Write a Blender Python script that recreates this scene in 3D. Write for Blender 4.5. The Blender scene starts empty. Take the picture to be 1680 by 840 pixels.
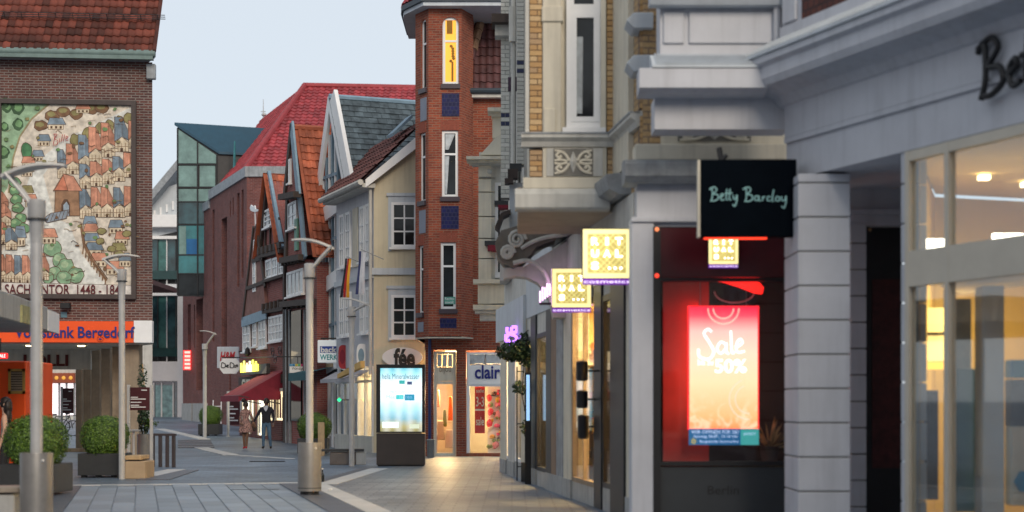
import bpy, bmesh, math, random
from mathutils import Vector, Matrix
random.seed(11)
R = math.radians
scene = bpy.context.scene
COL = scene.collection

# ------------------------------------------------------------------ camera, sky, sun, exposure
FPX, CX, YH, EYE = 2600.0, 840.0, 664.0, 1.6      # focal length, principal column and horizon row of the photograph (1680 px wide), eye height
cam_d = bpy.data.cameras.new('camera'); cam = bpy.data.objects.new('camera', cam_d); COL.objects.link(cam)
cam.location = (0, 0, EYE); cam.rotation_euler = (R(90), 0, 0)
cam_d.sensor_width = 36.0; cam_d.lens = FPX / 1680 * 36.0
cam_d.shift_y = (YH - 420) / 1680.0
cam_d.clip_end = 3000; cam_d.clip_start = 0.1
cam_d.dof.use_dof = True; cam_d.dof.focus_distance = 50.0; cam_d.dof.aperture_fstop = 1.0
scene.camera = cam

SUN_TO = Vector((0.27, -0.85, 0.45)).normalized()
world = bpy.data.worlds.new('World'); scene.world = world; world.use_nodes = True
wn = world.node_tree.nodes; wl = world.node_tree.links
bg = wn['Background']
sky = wn.new('ShaderNodeTexSky'); sky.sky_type = 'NISHITA'; sky.sun_disc = False
sky.sun_elevation = math.asin(SUN_TO.z); sky.sun_rotation = math.atan2(SUN_TO.x, SUN_TO.y)
sky.air_density = 1.0; sky.dust_density = 2.0; sky.ozone_density = 1.5
mixw = wn.new('ShaderNodeMix'); mixw.data_type = 'RGBA'; mixw.inputs[0].default_value = 0.80
mixw.inputs[7].default_value = (8.5, 9.2, 9.9, 1)            # even, thin evening cloud over the clear sky
wl.new(sky.outputs[0], mixw.inputs[6]); wl.new(mixw.outputs[2], bg.inputs[0])
bg.inputs[1].default_value = 0.079
sun_d = bpy.data.lights.new('sun', 'SUN'); sun_d.energy = 1.5; sun_d.angle = R(22); sun_d.color = (1.0, 0.86, 0.69)
sun = bpy.data.objects.new('sun', sun_d); COL.objects.link(sun)
sun.rotation_euler = SUN_TO.to_track_quat('Z', 'Y').to_euler()
vs = scene.view_settings; vs.view_transform = 'Standard'; vs.look = 'None'; vs.exposure = 0.30; vs.gamma = 1.0; vs.use_curve_mapping = False
scene.cycles.max_bounces = 8; scene.cycles.transparent_max_bounces = 12; scene.cycles.sample_clamp_indirect = 4.0

# ------------------------------------------------------------------ frames and mesh building
def gz(Y): return 0.0125 * max(0.0, Y - 55.0)
class Fr:
    """a vertical plane: u runs to the right along it, v away from the viewer, z up; uz() finds where a sight line meets it"""
    def __init__(s, X, Y, a=0.0):
        s.X, s.Y, s.a = X, Y, a; s.c, s.s = math.cos(a), math.sin(a)
    def w(s, p):
        return Vector((s.X + p[0]*s.c - p[1]*s.s, s.Y + p[0]*s.s + p[1]*s.c, p[2]))
    def uz(s, px, py, v=0.0):
        dx, dy = (px - CX) / FPX, 1.0
        nx, ny = -s.s, s.c
        t = (v + s.X*nx + s.Y*ny) / (dx*nx + dy*ny)
        return ((t*dx - s.X)*s.c + (t*dy - s.Y)*s.s, EYE + (YH - py)/FPX*t)
    def u(s, px, v=0.0): return s.uz(px, YH, v)[0]
    def z(s, px, py, v=0.0): return s.uz(px, py, v)[1]
    def rect(s, x0, y0, x1, y1, v=0.0):
        u0, z1 = s.uz(x0, y0, v); u1, z0 = s.uz(x1, y1, v)
        return u0, u1, z0, z1
ID = Fr(0, 0, 0)
def front(px, Y): return Fr((px - CX)/FPX*Y, Y, 0.0)          # a plane square to the street axis at distance Y
def dirang(k): return math.atan2(-1.0, k)                      # facade that shifts k metres right for each metre nearer

class MB:
    def __init__(s, fr=ID): s.fr = fr; s.v = []; s.f = []; s.m = []; s.c = []
    def poly(s, pts, mi=0, col=None):
        n = len(s.v); s.v += [tuple(p) for p in pts]; s.f.append(tuple(range(n, n+len(pts)))); s.m.append(mi); s.c.append(col)
    def _add(s, vs, fs, mi=0):
        n = len(s.v); s.v += [tuple(p) for p in vs]
        for f in fs: s.f.append(tuple(n+i for i in f)); s.m.append(mi); s.c.append(None)
        return s
    def box(s, x0, x1, y0, y1, z0, z1, mi=0):
        if x0 > x1: x0, x1 = x1, x0
        if y0 > y1: y0, y1 = y1, y0
        if z0 > z1: z0, z1 = z1, z0
        return s._add([(x0,y0,z0),(x1,y0,z0),(x1,y1,z0),(x0,y1,z0),(x0,y0,z1),(x1,y0,z1),(x1,y1,z1),(x0,y1,z1)],
               [(0,3,2,1),(4,5,6,7),(0,1,5,4),(1,2,6,5),(2,3,7,6),(3,0,4,7)], mi)
    def prism(s, poly, y0, y1, mi=0):                          # outline in (u, z), thickness along v
        n = len(poly)
        return s._add([(a,y0,b) for a,b in poly] + [(a,y1,b) for a,b in poly],
               [tuple(range(n)), tuple(range(2*n-1, n-1, -1))] + [(i,(i+1)%n,n+(i+1)%n,n+i) for i in range(n)], mi)
    def prismz(s, poly, z0, z1, mi=0):                         # outline in (u, v), thickness along z
        n = len(poly)
        return s._add([(a,b,z0) for a,b in poly] + [(a,b,z1) for a,b in poly],
               [tuple(range(n-1,-1,-1)), tuple(range(n, 2*n))] + [(i,(i+1)%n,n+(i+1)%n,n+i) for i in range(n)], mi)
    def profile(s, prof, u0, u1, mi=0):                        # moulding: profile in (v, z) run along u
        n = len(prof)
        return s._add([(u0,a,b) for a,b in prof] + [(u1,a,b) for a,b in prof],
               [tuple(range(n)), tuple(range(2*n-1, n-1, -1))] + [(i,(i+1)%n,n+(i+1)%n,n+i) for i in range(n)], mi)
    def tube(s, pts, r, n=8, mi=0, cap=True):
        pts = [Vector(p) for p in pts]; k = len(pts); rr = r if isinstance(r, (list, tuple)) else [r]*k
        vs, fs = [], []; ref = None
        for i, p in enumerate(pts):
            t = (pts[min(i+1,k-1)] - pts[max(i-1,0)]).normalized()
            if ref is None:
                ref = t.orthogonal().normalized()
            ref = (ref - t*ref.dot(t))
            ref = ref.normalized() if ref.length > 1e-6 else t.orthogonal().normalized()
            b = t.cross(ref)
            for j in range(n):
                a = 2*math.pi*j/n; vs.append(p + (ref*math.cos(a) + b*math.sin(a))*rr[i])
        for i in range(k-1):
            for j in range(n): fs.append((i*n+j, i*n+(j+1)%n, (i+1)*n+(j+1)%n, (i+1)*n+j))
        if cap: fs += [tuple(range(n-1,-1,-1)), tuple(range((k-1)*n, k*n))]
        return s._add(vs, fs, mi)
    def lathe(s, prof, cx, cy, n=24, mi=0):
        k = len(prof); vs = [(cx+r*math.cos(2*math.pi*j/n), cy+r*math.sin(2*math.pi*j/n), z) for r, z in prof for j in range(n)]
        fs = [(i*n+j, i*n+(j+1)%n, (i+1)*n+(j+1)%n, (i+1)*n+j) for i in range(k-1) for j in range(n)]
        fs += [tuple(range(n-1,-1,-1)), tuple(range((k-1)*n, k*n))]
        return s._add(vs, fs, mi)
    def ball(s, c, rx, ry, rz, n=10, m=7, mi=0, jit=0.0):
        vs = [(c[0],c[1],c[2]-rz)]
        for i in range(1, m):
            a = math.pi*i/m
            for j in range(n):
                b = 2*math.pi*j/n; q = 1 + random.uniform(-jit, jit)
                vs.append((c[0]+rx*q*math.sin(a)*math.cos(b), c[1]+ry*q*math.sin(a)*math.sin(b), c[2]-rz*q*math.cos(a)))
        vs.append((c[0],c[1],c[2]+rz)); L = len(vs)-1
        fs = [(0, 1+(j+1)%n, 1+j) for j in range(n)] + [(L, L-n+j, L-n+(j+1)%n) for j in range(n)]
        for i in range(m-2):
            for j in range(n): fs.append((1+i*n+j, 1+i*n+(j+1)%n, 1+(i+1)*n+(j+1)%n, 1+(i+1)*n+j))
        return s._add(vs, fs, mi)
    def stroke(s, pts, r, v=0.0, n=7, mi=0):                   # a pen stroke drawn on the plane v, points in (u, z)
        pts = [(p[0], v, p[1]) for p in pts]
        out = []
        for i in range(len(pts)-1):
            p0 = pts[max(i-1,0)]; p1 = pts[i]; p2 = pts[i+1]; p3 = pts[min(i+2,len(pts)-1)]
            for q in range(5):
                t = q/5; out.append(tuple(0.5*((2*b)+(-a+c)*t+(2*a-5*b+4*c-d)*t*t+(-a+3*b-3*c+d)*t**3) for a,b,c,d in zip(p0,p1,p2,p3)))
        out.append(pts[-1])
        return s.tube(out, r, n, mi)
    def build(s, name, mats, parent=None, smooth=False, bevel=0.0, fix=True, **props):
        me = bpy.data.meshes.new(name)
        if not isinstance(mats, (list, tuple)): mats = [mats]
        bm = bmesh.new(); uvl = bm.loops.layers.uv.new('UVMap')
        bv = [bm.verts.new(p) for p in s.v]; fl = []
        cl = bm.loops.layers.float_color.new('Col') if any(c is not None for c in s.c) else None
        for f, mi, c in zip(s.f, s.m, s.c):
            try: q = bm.faces.new([bv[i] for i in f])
            except ValueError: continue
            q.material_index = mi; q.smooth = smooth
            if cl is not None:
                for l in q.loops: l[cl] = (*(c or (0.5,0.5,0.5)), 1)
        if fix: bmesh.ops.recalc_face_normals(bm, faces=bm.faces[:])
        if bevel > 0: bmesh.ops.bevel(bm, geom=bm.edges[:], offset=bevel, segments=1, affect='EDGES', profile=0.5)
        bm.normal_update()
        for q in bm.faces:
            n = q.normal; h = math.hypot(n.x, n.y)
            if h < 0.25:
                for l in q.loops: l[uvl].uv = (l.vert.co.x, l.vert.co.y)
            else:
                tx, ty = -n.y/h, n.x/h; k = 1/h
                for l in q.loops: l[uvl].uv = (l.vert.co.x*tx + l.vert.co.y*ty, l.vert.co.z*k)
        off = parent_loc(parent)
        for vtx in bm.verts: vtx.co = s.fr.w(vtx.co) - off
        bm.to_mesh(me); bm.free()
        for m in mats: me.materials.append(m)
        if smooth: me.set_sharp_from_angle(angle=R(38))
        return link(name, me, parent, **props)
def parent_loc(p):
    v = Vector((0,0,0))
    while p is not None: v += Vector(p.location); p = p.parent
    return v
def link(name, data, parent=None, **props):
    o = bpy.data.objects.new(name, data); COL.objects.link(o); o.parent = parent
    for k, val in props.items(): o[k] = val
    return o
def thing(name, label, cat, loc=(0,0,0), group=None):
    o = link(name, None); o.location = loc; o['label'] = label; o['category'] = cat
    o.empty_display_size = 0.2
    if group: o['group'] = group
    return o
def fthing(name, label, cat, fr, z=0.0, group=None): return thing(name, label, cat, (fr.X, fr.Y, z), group)

# ------------------------------------------------------------------ materials
def C(r, g, b):
    return tuple(((x/255)/12.92 if x/255 <= 0.04045 else ((x/255+0.055)/1.055)**2.4) for x in (r, g, b))
def _base(name):
    m = bpy.data.materials.new(name); m.use_nodes = True
    return m, m.node_tree.nodes, m.node_tree.links, m.node_tree.nodes['Principled BSDF']
def _tc(N, L, kind='Object'):
    t = N.new('ShaderNodeTexCoord'); return t.outputs[kind]
def mat(name, rgb, rough=0.75, var=0.18, scale=2.5, bump=0.15, bscale=60.0, metal=0.0, stain=0.0, spec=0.4):
    m, N, L, P = _base(name); co = _tc(N, L)
    n1 = N.new('ShaderNodeTexNoise'); n1.inputs['Scale'].default_value = scale; n1.inputs['Detail'].default_value = 6; n1.inputs['Roughness'].default_value = 0.65
    L.new(co, n1.inputs['Vector'])
    mr = N.new('ShaderNodeMapRange'); mr.inputs[1].default_value = 0.3; mr.inputs[2].default_value = 0.7; mr.inputs[3].default_value = 1-var; mr.inputs[4].default_value = 1+var
    L.new(n1.outputs[0], mr.inputs[0])
    mx = N.new('ShaderNodeVectorMath'); mx.operation = 'SCALE'; mx.inputs[0].default_value = rgb; L.new(mr.outputs[0], mx.inputs['Scale'])
    out = mx.outputs[0]
    if stain > 0:                                              # rain streaks: noise stretched along z
        mp = N.new('ShaderNodeMapping'); mp.inputs['Scale'].default_value = (5, 5, 0.35); L.new(co, mp.inputs[0])
        n2 = N.new('ShaderNodeTexNoise'); n2.inputs['Scale'].default_value = 1.6; n2.inputs['Detail'].default_value = 5; L.new(mp.outputs[0], n2.inputs['Vector'])
        r2 = N.new('ShaderNodeMapRange'); r2.inputs[1].default_value = 0.48; r2.inputs[2].default_value = 0.75; r2.inputs[3].default_value = 1; r2.inputs[4].default_value = 1-stain; L.new(n2.outputs[0], r2.inputs[0])
        m2 = N.new('ShaderNodeVectorMath'); m2.operation = 'SCALE'; L.new(out, m2.inputs[0]); L.new(r2.outputs[0], m2.inputs['Scale']); out = m2.outputs[0]
    L.new(out, P.inputs['Base Color'])
    P.inputs['Roughness'].default_value = rough; P.inputs['Metallic'].default_value = metal; P.inputs['Specular IOR Level'].default_value = spec
    if bump > 0:
        n3 = N.new('ShaderNodeTexNoise'); n3.inputs['Scale'].default_value = bscale; n3.inputs['Detail'].default_value = 4; L.new(co, n3.inputs['Vector'])
        b = N.new('ShaderNodeBump'); b.inputs['Strength'].default_value = bump; b.inputs['Distance'].default_value = 0.01; L.new(n3.outputs[0], b.inputs['Height']); L.new(b.outputs[0], P.inputs['Normal'])
    return m
def brickmat(name, c1, c2, mortar, bw=0.24, bh=0.08, ms=0.012, rough=0.85, bump=0.5, offset=0.5, big=0.25, spec=0.3, spots=0.0):
    m, N, L, P = _base(name); uv = _tc(N, L, 'UV')
    b = N.new('ShaderNodeTexBrick'); b.inputs['Color1'].default_value = (*c1,1); b.inputs['Color2'].default_value = (*c2,1); b.inputs['Mortar'].default_value = (*mortar,1)
    b.inputs['Scale'].default_value = 1.0; b.inputs['Mortar Size'].default_value = ms; b.inputs['Mortar Smooth'].default_value = 0.2; b.inputs['Brick Width'].default_value = bw; b.inputs['Row Height'].default_value = bh
    b.offset = offset; L.new(uv, b.inputs['Vector'])
    n1 = N.new('ShaderNodeTexNoise'); n1.inputs['Scale'].default_value = 0.9; n1.inputs['Detail'].default_value = 8; n1.inputs['Roughness'].default_value = 0.7; L.new(uv, n1.inputs['Vector'])
    mr = N.new('ShaderNodeMapRange'); mr.inputs[1].default_value = 0.3; mr.inputs[2].default_value = 0.7; mr.inputs[3].default_value = 1-big; mr.inputs[4].default_value = 1+big; L.new(n1.outputs[0], mr.inputs[0])
    n4 = N.new('ShaderNodeTexNoise'); n4.inputs['Scale'].default_value = 30; L.new(uv, n4.inputs['Vector'])
    m4 = N.new('ShaderNodeMapRange'); m4.inputs[1].default_value = 0.3; m4.inputs[2].default_value = 0.7; m4.inputs[3].default_value = 0.85; m4.inputs[4].default_value = 1.15; L.new(n4.outputs[0], m4.inputs[0])
    mm = N.new('ShaderNodeMath'); mm.operation = 'MULTIPLY'; L.new(mr.outputs[0], mm.inputs[0]); L.new(m4.outputs[0], mm.inputs[1])
    if spots > 0:                                              # trodden gum, oil drips and darker repair patches
        vo = N.new('ShaderNodeTexVoronoi'); vo.inputs['Scale'].default_value = 1.7; vo.inputs['Randomness'].default_value = 1.0; L.new(uv, vo.inputs['Vector'])
        sr = N.new('ShaderNodeMapRange'); sr.inputs[1].default_value = 0.06; sr.inputs[2].default_value = 0.10; sr.inputs[3].default_value = 1-spots; sr.inputs[4].default_value = 1.0; L.new(vo.outputs['Distance'], sr.inputs[0])
        n5 = N.new('ShaderNodeTexNoise'); n5.inputs['Scale'].default_value = 0.22; n5.inputs['Detail'].default_value = 6; n5.inputs['Distortion'].default_value = 0.8; L.new(uv, n5.inputs['Vector'])
        s5 = N.new('ShaderNodeMapRange'); s5.inputs[1].default_value = 0.42; s5.inputs[2].default_value = 0.62; s5.inputs[3].default_value = 0.72; s5.inputs[4].default_value = 1.12; L.new(n5.outputs[0], s5.inputs[0])
        m5 = N.new('ShaderNodeMath'); m5.operation = 'MULTIPLY'; L.new(sr.outputs[0], m5.inputs[0]); L.new(s5.outputs[0], m5.inputs[1])
        m6 = N.new('ShaderNodeMath'); m6.operation = 'MULTIPLY'; L.new(mm.outputs[0], m6.inputs[0]); L.new(m5.outputs[0], m6.inputs[1]); mm = m6
    sc = N.new('ShaderNodeVectorMath'); sc.operation = 'SCALE'; L.new(b.outputs['Color'], sc.inputs[0]); L.new(mm.outputs[0], sc.inputs['Scale']); L.new(sc.outputs[0], P.inputs['Base Color'])
    P.inputs['Roughness'].default_value = rough; P.inputs['Specular IOR Level'].default_value = spec
    iv = N.new('ShaderNodeMath'); iv.operation = 'SUBTRACT'; iv.inputs[0].default_value = 1; L.new(b.outputs['Fac'], iv.inputs[1])
    bp = N.new('ShaderNodeBump'); bp.inputs['Strength'].default_value = bump; bp.inputs['Distance'].default_value = 0.012; L.new(iv.outputs[0], bp.inputs['Height']); L.new(bp.outputs[0], P.inputs['Normal'])
    return m
def emit(name, rgb, st=1.0):
    m, N, L, P = _base(name); P.inputs['Base Color'].default_value = (*[min(c,0.8) for c in rgb],1); P.inputs['Emission Color'].default_value = (*rgb,1); P.inputs['Emission Strength'].default_value = st; P.inputs['Roughness'].default_value = 0.4
    return m
def vcol(name, rough=0.8, emitst=0.0):
    m, N, L, P = _base(name); a = N.new('ShaderNodeVertexColor'); a.layer_name = 'Col'
    n1 = N.new('ShaderNodeTexNoise'); n1.inputs['Scale'].default_value = 6; n1.inputs['Detail'].default_value = 6; L.new(_tc(N, L), n1.inputs['Vector'])
    mr = N.new('ShaderNodeMapRange'); mr.inputs[1].default_value = 0.3; mr.inputs[2].default_value = 0.7; mr.inputs[3].default_value = 0.68; mr.inputs[4].default_value = 1.25; L.new(n1.outputs[0], mr.inputs[0])
    sc = N.new('ShaderNodeVectorMath'); sc.operation = 'SCALE'; L.new(a.outputs[0], sc.inputs[0]); L.new(mr.outputs[0], sc.inputs['Scale']); L.new(sc.outputs[0], P.inputs['Base Color']); P.inputs['Roughness'].default_value = rough
    if emitst > 0: L.new(a.outputs[0], P.inputs['Emission Color']); P.inputs['Emission Strength'].default_value = emitst
    return m
def glass(name, tint=(0.95,0.97,0.97), refl=0.10):
    m, N, L, P = _base(name); N.remove(P); o = N['Material Output']
    t = N.new('ShaderNodeBsdfTransparent'); t.inputs[0].default_value = (*tint,1)
    g = N.new('ShaderNodeBsdfGlossy'); g.inputs['Roughness'].default_value = 0.03; g.inputs[0].default_value = (1,1,1,1)
    lw = N.new('ShaderNodeLayerWeight'); lw.inputs[0].default_value = 0.5; pw = N.new('ShaderNodeMath'); pw.operation = 'POWER'; pw.inputs[1].default_value = 5.0; L.new(lw.outputs['Facing'], pw.inputs[0])
    ad = N.new('ShaderNodeMath'); ad.operation = 'MULTIPLY_ADD'; ad.use_clamp = True; ad.inputs[1].default_value = 0.5; ad.inputs[2].default_value = refl; L.new(pw.outputs[0], ad.inputs[0])
    mx = N.new('ShaderNodeMixShader'); L.new(ad.outputs[0], mx.inputs[0]); L.new(t.outputs[0], mx.inputs[1]); L.new(g.outputs[0], mx.inputs[2]); L.new(mx.outputs[0], o.inputs[0])
    return m
def darkglass(name, rgb=(0.012,0.015,0.018), rough=0.06, spec=0.3):
    m, N, L, P = _base(name); co = _tc(N, L)
    n = N.new('ShaderNodeTexNoise'); n.inputs['Scale'].default_value = 1.3; n.inputs['Detail'].default_value = 3; L.new(co, n.inputs['Vector'])
    mr = N.new('ShaderNodeMapRange'); mr.inputs[1].default_value = 0.3; mr.inputs[2].default_value = 0.7; mr.inputs[3].default_value = 0.4; mr.inputs[4].default_value = 1.8; L.new(n.outputs[0], mr.inputs[0])
    sc = N.new('ShaderNodeVectorMath'); sc.operation = 'SCALE'; sc.inputs[0].default_value = rgb; L.new(mr.outputs[0], sc.inputs['Scale']); L.new(sc.outputs[0], P.inputs['Base Color'])
    b = N.new('ShaderNodeBump'); b.inputs['Strength'].default_value = 0.06; b.inputs['Distance'].default_value = 0.02; n2 = N.new('ShaderNodeTexNoise'); n2.inputs['Scale'].default_value = 2.5; L.new(co, n2.inputs['Vector']); L.new(n2.outputs[0], b.inputs['Height']); L.new(b.outputs[0], P.inputs['Normal'])
    P.inputs['Roughness'].default_value = rough; P.inputs['Specular IOR Level'].default_value = spec
    return m

M = {}
M['plaster'] = mat('white_plaster', (0.56,0.57,0.61), 0.8, 0.08, 1.1, 0.3, 70, stain=0.13)
M['cream'] = mat('cream_stucco', (0.66,0.61,0.50), 0.8, 0.10, 1.6, 0.2, 90, stain=0.2)
M['cream2'] = mat('cream_stone', (0.55,0.54,0.50), 0.8, 0.12, 2.0, 0.2, 70, stain=0.22)
M['yellow'] = mat('yellow_stucco', (0.62,0.55,0.40), 0.85, 0.08, 1.2, 0.2, 80, stain=0.16)
M['white'] = mat('white_paint', (0.80,0.80,0.80), 0.5, 0.05, 3, 0.04, 80)
M['greywhite'] = mat('grey_white_paint', (0.52,0.56,0.60), 0.6, 0.08, 2, 0.08, 60, stain=0.12)
M['lead'] = mat('lead_flashing', (0.28,0.30,0.32), 0.55, 0.25, 4, 0.3, 30, stain=0.35)
M['black'] = mat('black_paint', (0.012,0.012,0.014), 0.45, 0.2, 5, 0.05, 80)
M['anthracite'] = mat('anthracite_metal', (0.035,0.037,0.04), 0.5, 0.15, 5, 0.05, 80)
M['steel'] = mat('grey_painted_steel', (0.44,0.44,0.44), 0.36, 0.12, 4, 0.05, 80, metal=0.15)
M['binsteel'] = mat('bin_steel', (0.21,0.205,0.20), 0.40, 0.15, 4, 0.06, 60, metal=0.3)
M['wood'] = mat('larch_wood', (0.42,0.29,0.16), 0.7, 0.22, 6, 0.2, 40)
M['concrete'] = mat('concrete', (0.38,0.38,0.37), 0.85, 0.16, 2, 0.35, 40, stain=0.25)
M['stone'] = mat('beige_travertine', (0.27,0.21,0.15), 0.75, 0.2, 2.5, 0.3, 30, stain=0.15)
M['orange'] = mat('orange_panel', C(238,84,22), 0.5, 0.05, 2, 0.03, 60)
M['darkred'] = mat('dark_red_panel', (0.08,0.015,0.02), 0.4, 0.1, 3, 0.03, 60)
M['navy'] = mat('navy_letters', C(32,40,120), 0.5, 0.05, 3, 0)
M['timber'] = mat('dark_timber', (0.06,0.045,0.04), 0.8, 0.3, 6, 0.3, 40)
M['bluetrim'] = mat('blue_grey_trim', (0.20,0.30,0.38), 0.6, 0.15, 4, 0.1, 60)
M['glass'] = glass('shop_glass', (0.93,0.96,0.97), 0.1)
M['glass_clear'] = glass('clear_glass', (0.97,0.98,0.98), 0.03)
M['dglass'] = darkglass('window_glass')
M['bglass'] = darkglass('blue_black_glass', (0.02,0.06,0.07), 0.05, 0.8)
M['curtain'] = mat('curtained_pane', (0.45,0.48,0.50), 0.25, 0.3, 5, 0.02, 60, spec=0.6)
M['skin'] = mat('skin', (0.16,0.085,0.055), 0.5, 0.1, 6, 0.05, 80)
M['skinl'] = mat('skin_light', (0.55,0.34,0.25), 0.5, 0.08, 6, 0.05, 80)
M['hair'] = mat('dark_hair', (0.014,0.010,0.009), 0.5, 0.3, 20, 0.3, 60)
M['leaf'] = None
M['brickbank'] = brickmat('bank_brick', (0.135,0.052,0.042), (0.072,0.035,0.034), (0.20,0.17,0.155), 0.24, 0.075, 0.014)
M['bricktower'] = brickmat('tower_brick', (0.30,0.068,0.034), (0.175,0.040,0.026), (0.24,0.13,0.09), 0.23, 0.075, 0.012)
M['brickhm'] = brickmat('plum_brick', (0.20,0.058,0.046), (0.12,0.036,0.032), (0.20,0.13,0.125), 0.24, 0.08, 0.012)
M['brickhouse'] = brickmat('infill_brick', (0.30,0.085,0.07), (0.22,0.06,0.055), (0.26,0.15,0.13), 0.24, 0.08, 0.012)
M['bluetile'] = brickmat('blue_glazed_tile', (0.008,0.010,0.085), (0.005,0.006,0.045), (0.03,0.03,0.08), 0.12, 0.12, 0.012, rough=0.35, spec=0.25)
M['tile_red'] = mat('red_roof_tile', (0.30,0.038,0.045), 0.6, 0.18, 3, 0.1, 40)
M['tile_bank'] = mat('old_red_tile', (0.13,0.032,0.02), 0.75, 0.45, 2.5, 0.3, 30)
M['tile_orange'] = mat('orange_roof_tile', (0.36,0.095,0.045), 0.7, 0.4, 1.7, 0.2, 30)
M['tile_dark'] = mat('plum_roof_tile', (0.085,0.035,0.035), 0.6, 0.4, 3, 0.2, 30)
M['tile_brown'] = mat('brown_roof_tile', (0.12,0.045,0.04), 0.7, 0.3, 3, 0.2, 30)
M['tile_moss'] = mat('mossy_ridge_tile', (0.26,0.15,0.09), 0.8, 0.4, 6, 0.3, 30)
M['slate'] = mat('mossy_slate', (0.075,0.10,0.115), 0.5, 0.65, 3.0, 0.3, 25)
M['ybrick'] = [mat('yellow_brick_%d' % i, c, 0.7, 0.15, 9, 0.2, 60) for i, c in enumerate([(0.54,0.34,0.15),(0.47,0.28,0.12),(0.58,0.40,0.21),(0.44,0.29,0.16)])]
M['ymortar'] = mat('dark_mortar', (0.16,0.11,0.08), 0.9, 0.2, 9, 0.2, 60)
M['wbrick'] = [mat('white_glazed_brick_%d' % i, c, 0.35, 0.08, 7, 0.05, 60) for i, c in enumerate([(0.62,0.62,0.57),(0.56,0.56,0.51),(0.66,0.65,0.60)])]
M['nbrick'] = mat('navy_glazed_brick', (0.02,0.03,0.09), 0.3, 0.2, 7, 0.05, 60)
M['wmortar'] = mat('grey_mortar', (0.30,0.30,0.29), 0.9, 0.1, 9, 0.2, 60)
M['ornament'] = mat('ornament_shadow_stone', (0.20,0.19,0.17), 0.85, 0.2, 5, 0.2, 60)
M['warmwall'] = mat('shop_interior_wall', (0.64,0.46,0.18), 0.8, 0.08, 1, 0.05, 60)
M['shopwhite'] = mat('shop_interior_white', (0.78,0.74,0.66), 0.7, 0.12, 1, 0.05, 60)
M['lampwarm'] = emit('warm_lamp', (1.0,0.78,0.42), 6.0)
M['lampwhite'] = emit('white_lamp', (1.0,0.90,0.72), 6.0)
M['floorin'] = mat('shop_floor', (0.30,0.25,0.2), 0.5, 0.1, 3, 0.05, 50)
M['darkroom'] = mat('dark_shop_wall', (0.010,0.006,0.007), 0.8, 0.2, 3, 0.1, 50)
M['redcloth'] = mat('claret_cloth', (0.20,0.018,0.035), 0.85, 0.15, 5, 0.2, 60)
M['teal'] = mat('teal_cloth', (0.03,0.11,0.13), 0.85, 0.15, 5, 0.2, 60)
M['textwhite'] = mat('white_lettering', (0.75,0.75,0.75), 0.6, 0.04, 3, 0)
M['textred'] = mat('red_lettering', (0.45,0.02,0.03), 0.5, 0.04, 3, 0)
M['textdarkred'] = mat('oxblood_lettering', (0.10,0.012,0.015), 0.6, 0.05, 3, 0)

# ------------------------------------------------------------------ lettering, windows, roofs
def fit_text(s, name, m, parent, fr, u0, u1, z0, z1, v, depth=0.02, bold=0.0, shear=0.0, **props):
    cu = bpy.data.curves.new('lettering', 'FONT'); cu.body = s; cu.size = 1; cu.extrude = 0.5; cu.offset = bold; cu.shear = shear; cu.resolution_u = 3
    ob = bpy.data.objects.new('lettering', cu)
    me = bpy.data.meshes.new_from_object(ob); bpy.data.objects.remove(ob); bpy.data.curves.remove(cu)
    xs = [p.co.x for p in me.vertices]; ys = [p.co.y for p in me.vertices]
    if not xs: return None
    ax, bx, ay, by = min(xs), max(xs), min(ys), max(ys); off = parent_loc(parent)
    for p in me.vertices:
        x, y, z = p.co
        p.co = fr.w((u0 + (x-ax)/(bx-ax)*(u1-u0), v - (z+0.5)*depth, z0 + (y-ay)/max(by-ay,1e-6)*(z1-z0))) - off
    me.materials.clear(); me.materials.append(m); me.name = name
    return link(name, me, parent, **props)
def window(parent, fr, u0, u1, z0, z1, v=0.0, cols=1, rows=1, fw=0.07, bw=0.035, proud=0.05, mf=None, mg=None, sill=True, splits=None, name='window', inset=0.03):
    """frame ring with glazing bars as the part, each pane a sub-part; splits gives the heights (0..1) of the cross bars"""
    mf = mf or M['white']; mg = mg or M['dglass']; b = MB(fr)
    for a in ((u0,u0+fw,z0,z1),(u1-fw,u1,z0,z1),(u0+fw,u1-fw,z0,z0+fw),(u0+fw,u1-fw,z1-fw,z1)): b.box(a[0],a[1],v-proud,v,a[2],a[3])
    iu0, iu1, iz0, iz1 = u0+fw, u1-fw, z0+fw, z1-fw
    us = [iu0 + (iu1-iu0)*i/cols for i in range(cols+1)]
    zs = [iz0] + [iz0+(iz1-iz0)*t for t in (splits if splits else [i/rows for i in range(1, rows)])] + [iz1]
    for x in us[1:-1]: b.box(x-bw/2, x+bw/2, v-proud*0.9, v, iz0, iz1)
    for z in zs[1:-1]: b.box(iu0, iu1, v-proud*0.95, v, z-bw/2, z+bw/2)
    if sill: b.box(u0-0.06, u1+0.06, v-proud-0.08, v, z0-0.07, z0)
    o = b.build(name, mf, parent)
    for i in range(len(us)-1):
        for j in range(len(zs)-1):
            p = MB(fr); p.box(us[i], us[i+1], v-proud+inset, v-proud+inset+0.008, zs[j], zs[j+1]); p.build('pane', mg, o)
    return o
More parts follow.
